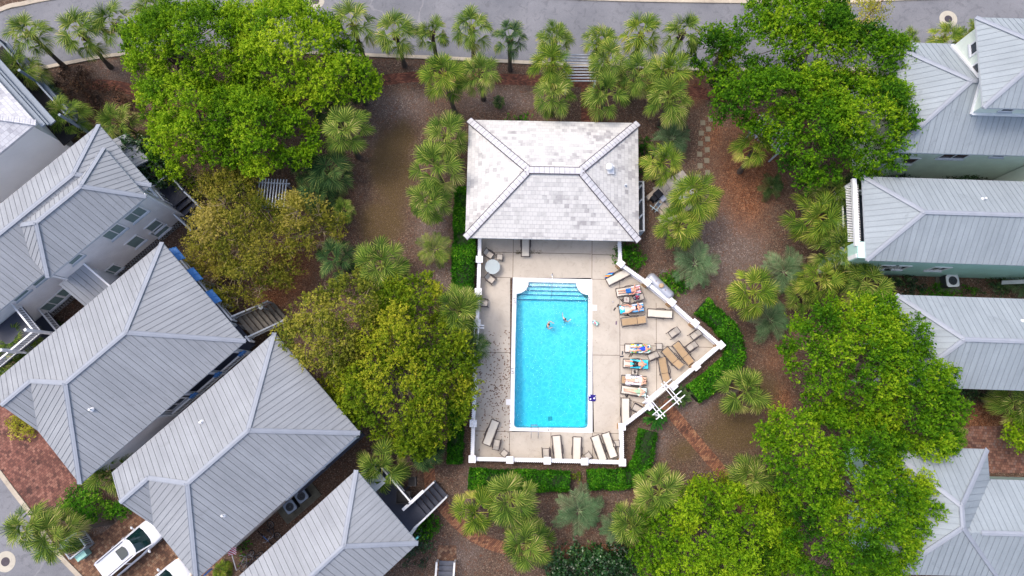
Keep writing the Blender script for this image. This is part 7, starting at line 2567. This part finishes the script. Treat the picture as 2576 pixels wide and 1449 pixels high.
def feather_crown(seed, nf=15, size=1.0, leaflet=.42, pairs=40, arch=1.15, rise=62, droop=.9, width=.032):
    r = np.random.default_rng(seed)
    Q, T = [], []
    for i in range(nf):
        age = (i + .5) / nf
        az = i * 2.39996 + r.normal() * .2
        e = math.radians(rise - (rise - 8) * age + r.normal() * 6)
        L = size * r.uniform(.85, 1.1) * (.75 + .35 * age)
        h = np.array([math.cos(az), math.sin(az), 0.0]); up = np.array([0, 0, 1.0]); sd = np.array([-math.sin(az), math.cos(az), 0.0])
        p = np.zeros(3); ns = 10; pts = [p.copy()]; dirs = []
        for k in range(ns):
            d = h * math.cos(e) + up * math.sin(e); dirs.append(d); p = p + d * L / ns; pts.append(p.copy()); e -= droop * (.5 + k / ns) / ns * 1.3
        pts = np.array(pts)
        q = strip(pts, np.linspace(.045, .008, ns + 1) * size ** .5, sd); Q += q; T += [[.8] * 4] * len(q)
        ft = .5 + r.normal() * .10
        for j in range(pairs):
            f = .16 + .84 * (j + .5) / pairs
            k = min(ns - 1, int(f * ns)); g = f * ns - k
            b = pts[k] * (1 - g) + pts[k + 1] * g; d = dirs[k]; nrm = np.cross(sd, d); nrm = nrm if nrm[2] > 0 else -nrm
            ll = leaflet * size * (math.sin(PI * (.12 + .80 * f)) ** .6) * r.uniform(.85, 1.1)
            for s in (-1, 1):
                v = d * (.55 + .25 * f) + sd * s * .85 + nrm * .42; v /= np.linalg.norm(v)
                m_ = b + v * ll * .55; v2 = v + np.array([0, 0, -1.0]) * arch * .45; v2 /= np.linalg.norm(v2)
                q = strip(np.array([b, m_, m_ + v2 * ll * .48]), np.array([.6, 1, .15]) * width * size ** .5, np.cross(v, nrm))
                Q += q; tt = ft + r.normal() * .10 + (.14 if (j + (s > 0)) % 2 else -.14); T += [[tt - .08, tt - .08, tt + .03, tt + .03], [tt + .03, tt + .03, tt + .15, tt + .15]]
    return np.array(Q), np.clip(np.array(T), 0, 1)


CR = {}


def crown_mesh(key):
    if key in CR: return CR[key]
    kind, var, matn = key
    mat = {'s': MP_SAB, 'y': MP_YEL, 'd': MP_DRK, 'b': MP_BLU, 'g': MP_SAG}[matn]
    if kind == 'sabal': Q, T = sabal_crown(100 + var, [19, 22, 17, 21, 18, 23][var % 6])
    elif kind == 'feather': Q, T = feather_crown(200 + var, [13, 15, 12][var % 3], 1.95, .36, 30, 1.0, 55, 1.0, .019)
    else: Q, T = feather_crown(300 + var, 44, .95, .16, 34, .3, 50, .5, .020)
    me_o = quad_mesh('crown', Q, T, mat); me = me_o.data
    bpy.data.objects.remove(me_o)
    CR[key] = me
    return me


RP = random.Random(77)


def palm(kind, name, label, x, y, h, k, matn, var, base=None, group=None, boots=True):
    q = P3(x, y, h)
    b = P3(*base, 0) if base else Vector((q.x + RP.uniform(-.25, .25), q.y + RP.uniform(-.25, .25), 0))
    t = thing(name, label, 'palm', (b.x, b.y, 0), 0, group)
    top = q - b
    cr = bpy.data.objects.new('crown', crown_mesh((kind, var, matn))); C.objects.link(cr); cr.parent = t
    cr.location = top; cr.scale = (k * RP.uniform(.92, 1.08), k * RP.uniform(.92, 1.08), k * RP.uniform(.85, 1.12)); cr.rotation_euler = (RP.uniform(-.2, .2), RP.uniform(-.2, .2), RP.uniform(0, 6.28))
    mb = MB()
    n = max(4, int(h / .16)); pts, rad = [], []
    for i in range(n + 1):
        f = i / n; s = f * f * (3 - 2 * f) * .35 + f * .65
        pts.append((top.x * s, top.y * s, (h + .05) * f)); rad.append((.19 if h > 1.5 else .12) * (1.25 - .4 * min(1, f * 4)) * (1 + (.05 if i % 2 else -.03)))
    mb.tube(pts, rad, 10)
    if boots and h > 2.4:
        for i in range(34):
            f = 1 - .20 * RP.random(); a = RP.uniform(0, 6.28); o = Vector((top.x * f, top.y * f, h * f))
            d = Vector((math.cos(a), math.sin(a), 0)); mb.bar(o + d * .13, o + d * .30 + Vector((0, 0, .20)), .09, .025, 1, up=(d.x, d.y, -1))
    mb.build('trunk', [M_PTRK, M_PBOOT], t, uv=False)
    return t


G_ROAD = 'fan palms along the top road'
G_FAN = 'fan palms in the garden'
# x, y, height, scale, material, trunk base (or None), group, label
SAB = [
    (76, 86, 4.4, 1.02, 's', (165, 170), G_ROAD, 'leaning fan palm over the road, furthest left of the road row'),
    (206, 86, 4.4, 1.05, 's', (279, 170), G_ROAD, 'leaning bare trunked fan palm, second from the left at the road'),
    (288, 62, 4.4, 1.0, 's', (345, 145), G_ROAD, 'fan palm touching the left side of the lime green clump'),
    (385, 28, 4.2, .95, 's', None, G_ROAD, 'fan palm peeking out over the top of the lime green clump'),
    (708, -8, 4.2, .8, 'd', None, G_ROAD, 'fan palm mostly behind the lime clump at the top edge'),
    (58, 178, 3.6, .98, 's', None, G_FAN, 'fan palm above the shingled roof corner at the left edge'),
    (888, 66, 4.6, 1.12, 's', (921, 158), G_ROAD, 'fan palm on the right flank of the lime green clump at the road'),
    (995, 86, 4.6, .98, 's', (1018, 166), G_ROAD, 'fan palm with ringed trunk, just right of the lime clump at the road'),
    (1086, 84, 4.4, .86, 's', None, G_ROAD, 'narrow upright fan palm, third in the road row right of the lime clump'),
    (1186, 70, 4.6, 1.0, 's', None, G_ROAD, 'tall fan palm of the road row, above the touching pair'),
    (1282, 98, 4.4, .82, 'd', (1283, 176), G_ROAD, 'small dark fan palm standing alone on a straight trunk at the kerb'),
    (1393, 100, 4.2, .88, 's', None, G_ROAD, 'fan palm left of the entrance pergola, nearest the road'),
    (1511, 108, 4.2, .88, 'y', None, G_ROAD, 'fan palm right of the entrance pergola, nearest the road'),
    (1612, 90, 4.6, .98, 'y', None, G_ROAD, 'fan palm with a stubby booted trunk at the kerb, left of the last road palm'),
    (1716, 86, 4.6, .95, 's', None, G_ROAD, 'last fan palm of the road row, next to the round dark green tree'),
    (1117, 190, 4.8, 1.08, 'y', (1144, 284), G_FAN, 'left one of the touching pair of fan palms north west of the pool house'),
    (1206, 186, 4.2, 1.0, 's', None, G_FAN, 'right one of the touching pair of fan palms north west of the pool house'),
    (1386, 168, 4.4, 1.05, 'y', None, G_FAN, 'fan palm left of the entrance pergola, upper of the stacked two'),
    (1392, 238, 4.0, 1.05, 's', None, G_FAN, 'fan palm left of the pergola path, lower of the stacked two'),
    (1528, 158, 4.4, 1.0, 's', None, G_FAN, 'fan palm overhanging the right side of the entrance pergola'),
    (1522, 240, 4.2, 1.15, 's', None, G_FAN, 'wide fan palm right of the pergola path, touching the pool house eave'),
    (1606, 186, 4.4, 1.05, 's', None, G_FAN, 'fan palm in the middle of the cluster right of the pergola path'),
    (1682, 182, 4.6, 1.1, 'y', None, G_FAN, 'yellowish fan palm at the upper right of the pergola path cluster'),
    (1682, 256, 4.4, 1.1, 's', None, G_FAN, 'fan palm at the lower right of the pergola path cluster'),
    (870, 328, 4.6, 1.15, 's', (902, 396), G_FAN, 'big fan palm alone on the brown mulch left of the dry grass strip'),
    (1122, 345, 3.6, 1.1, 's', None, G_FAN, 'soft fan palm touching the top left corner of the pool house roof'),
    (1100, 422, 4.2, 1.25, 's', None, G_FAN, 'largest fan palm west of the pool house, middle one of the column'),
    (1082, 508, 4.0, 1.05, 's', None, G_FAN, 'fan palm at the bottom of the column west of the pool house'),
    (1664, 412, 4.2, 1.0, 'y', None, G_FAN, 'fan palm touching the east eave of the pool house'),
    (1746, 496, 4.4, 1.18, 'y', None, G_FAN, 'large fan palm shading the white chairs east of the pool house'),
    (1706, 572, 4.0, .98, 'y', None, G_FAN, 'fan palm below the large one that shades the white chairs'),
    (1892, 736, 4.4, 1.12, 'y', (1842, 766), G_FAN, 'fan palm alone on grey mulch right of the curved hedge tip'),
    (1898, 372, 4.2, .98, 'y', (1860, 433), G_FAN, 'fan palm with a pale leaning trunk left of the slatted pergola under the tree'),
    (2052, 548, 4.2, 1.2, 'y', (1990, 580), G_FAN, 'large yellowish fan palm with a leaning trunk in the cluster by the mint house'),
    (2082, 492, 4.0, 1.0, 's', None, G_FAN, 'greyish fan palm at the top of the cluster by the mint house porch'),
    (2100, 626, 3.8, 1.05, 's', None, G_FAN, 'fan palm at the corner of the mint house porch'),
    (2062, 706, 3.6, .98, 'y', None, G_FAN, 'fan palm in front of the mint house corner, lowest of the cluster'),
    (2176, 714, 3.6, 1.1, 's', None, G_FAN, 'fan palm in the gap between the mint house and the third house'),
    (1872, 985, 3.8, 1.18, 's', None, G_FAN, 'single fan palm on the dry grass right of the south east gate'),
    (962, 668, 3.8, 1.22, 's', None, G_FAN, 'big fan palm above the olive tree, right one of two'),
    (848, 655, 3.0, 1.0, 'd', None, G_FAN, 'dark fan palm above the olive tree, left one of two'),
    (1150, 782, 3.8, 1.08, 's', None, G_FAN, 'fan palm at the lower end of the long west hedge'),
    (1188, 872, 2.6, .78, 'd', None, G_FAN, 'dark fan palm reaching over the west gate arbor'),
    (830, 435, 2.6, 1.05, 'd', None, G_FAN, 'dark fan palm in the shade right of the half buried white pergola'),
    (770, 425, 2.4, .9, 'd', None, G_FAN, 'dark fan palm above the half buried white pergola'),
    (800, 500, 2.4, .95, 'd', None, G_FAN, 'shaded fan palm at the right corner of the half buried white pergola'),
    (862, 530, 1.8, .6, 's', None, G_FAN, 'small fan palm frond cluster at the right tip of the rust coloured tree'),
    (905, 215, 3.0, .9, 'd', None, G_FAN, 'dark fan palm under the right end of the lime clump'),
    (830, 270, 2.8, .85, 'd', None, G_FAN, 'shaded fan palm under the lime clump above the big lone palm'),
    (1284, 1256, 4.0, 1.18, 's', None, G_FAN, 'fan palm right of the pair overlapping the straight bottom hedge'),
    (1192, 1288, 3.8, 1.05, 'y', None, G_FAN, 'fan palm left of the pair below the straight bottom hedge'),
    (1326, 1366, 3.8, 1.15, 's', None, G_FAN, 'fan palm below the bottom hedge pair, left of the dark glossy bush'),
    (1658, 1238, 4.0, 1.12, 's', None, G_FAN, 'fan palm right of the curved bottom hedge'),
    (1590, 1316, 3.4, 1.0, 's', None, G_FAN, 'fan palm on the left edge of the lime tree at the bottom'),
    (1888, 1204, 3.2, .95, 's', None, G_FAN, 'fan palm at the end of the tan brick path'),
    (1942, 1246, 3.0, .85, 'd', None, G_FAN, 'dark fan palm squeezed between the lime tree and the large lower right tree'),
    (962, 1166, 3.6, 1.18, 's', None, G_FAN, 'fan palm leaning over the navy deck railing'),
    (1072, 1140, 3.0, .85, 'd', None, G_FAN, 'fan palm half under the lower tip of the olive tree'),
    (46, 858, 3.4, .85, 's', None, G_FAN, 'fan palm below the corner porch at the left edge, upper one'),
    (16, 900, 3.2, .95, 's', None, G_FAN, 'fan palm below the corner porch at the left edge, lower one'),
    (82, 1322, 4.2, 1.05, 's', (150, 1300), G_FAN, 'fan palm overhanging the lower left road, left one of two'),
    (140, 1346, 4.2, 1.05, 's', (282, 1312), G_FAN, 'fan palm with its leaning trunk over the lattice bin enclosure'),
    (280, 1192, 3.2, .95, 's', None, G_FAN, 'fan palm between the large left roof and the rounded bush'),
    (172, 294, 3.4, 1.02, 's', None, G_FAN, 'fan palm in front of the blue grey porch in the upper left'),
    (306, 312, 3.0, 1.02, 's', None, G_FAN, 'fan palm above the dark magnolia in the upper left'),
    (2548, 1014, 3.2, .98, 's', None, G_FAN, 'fan palm at the right edge below the third house'),
    (2398, 1090, 2.6, .6, 's', None, G_FAN, 'small fan palm tip sticking out between the two right trees'),
    (2376, 96, 3.2, .78, 'y', None, G_FAN, 'fan palm between the road and the top right house, middle one'),
    (2280, 100, 3.0, .6, 's', None, G_FAN, 'fan palm between the road and the top right house, left one'),
    (2448, 78, 3.2, .55, 's', None, G_FAN, 'fan palm behind the third storey roof corner in the top right'),
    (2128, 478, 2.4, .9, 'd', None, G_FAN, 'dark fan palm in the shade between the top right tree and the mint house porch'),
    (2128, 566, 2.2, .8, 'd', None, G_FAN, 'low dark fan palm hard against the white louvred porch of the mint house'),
    (2018, 742, 2.0, .8, 's', None, G_FAN, 'low fan palm above the bright green right tree, left of the mint house corner'),
    (2128, 672, 2.2, .85, 's', None, G_FAN, 'low fan palm at the foot of the mint house corner'),
    (128, 250, 2.0, .7, 'd', None, G_FAN, 'small dark fan palm beside the brown shrub in the upper left'),
    (560, 1434, .5, .45, 'y', None, G_FAN, 'young yellow green fan palm below the striped flag'),
    (1255, 256, .7, .32, 'd', None, G_FAN, 'seedling fan palm on the mulch right of the touching pair'),
]
for i, (x, y, h, k, mt, base, g, lab) in enumerate(SAB):
    palm('sabal', 'fan_palm', lab, x, y, h, k, mt, i % 6, base, g)
FEA = [
    (1748, 664, 1.6, 1.05, 'b', 'blue green feather palm right of the propane tank'),
    (1456, 1284, 1.6, 1.05, 'b', 'blue green feather palm below the gap in the bottom hedges'),
    (1545, 1330, 1.0, .62, 'b', 'small blue green feather palm left of the lime tree at the bottom'),
    (1972, 684, 1.8, 1.0, 'b', 'blue green feather palm between the lone fan palm and the mint house cluster'),
    (1936, 806, 1.2, .95, 'b', 'blue green feather palm left of the bright green tree on the right'),
    (1690, 350, 1.4, .95, 'b', 'dark blue green feather palm right of the pool house roof corner'),
    (1095, 628, 1.6, .82, 's', 'olive green feather palm left of the long west hedge'),
    (1940, 470, .8, .62, 'd', 'small dark feather palm on the russet litter below the slatted pergola'),
    (2566, 722, .8, .5, 'b', 'small blue green feather palm at the right edge between two houses'),
]
for i, (x, y, h, k, mt, lab) in enumerate(FEA):
    palm('feather', 'feather_palm', lab, x, y, h, k, mt, i % 3, None, 'feather palms', False)
for i, (x, y, k, mt, lab) in enumerate(((1649, 1052, 1.0, 'g', 'bright green sago palm left of the gate path'), (1712, 998, .95, 'd', 'very dark sago palm right of the gate arbor'))):
    palm('sago', 'sago_palm', lab, x, y, .6, k, mt, i, None, 'sago palms at the gate', False)
# bare twiggy shrub beside the propane tank
q = P3(1664, 684)
t = thing('bare_shrub', 'bare grey twiggy shrub between the hedge bush and the propane tank', 'shrub', q)
mb = MB(); r_ = random.Random(3)
for i in range(26):
    a = r_.uniform(0, 6.28); e = r_.uniform(.4, 1.3); l = r_.uniform(.3, .75); d = Vector((math.cos(a) * math.cos(e), math.sin(a) * math.cos(e), math.sin(e)))
    p = d * l; mb.tube([(0, 0, 0), p * .5 + Vector((r_.uniform(-.05, .05), r_.uniform(-.05, .05), 0)), p], [.018, .012, .005], 5, caps=False)
mb.build('twigs', plain('grey_twigs', S(140, 130, 124), .9), t)
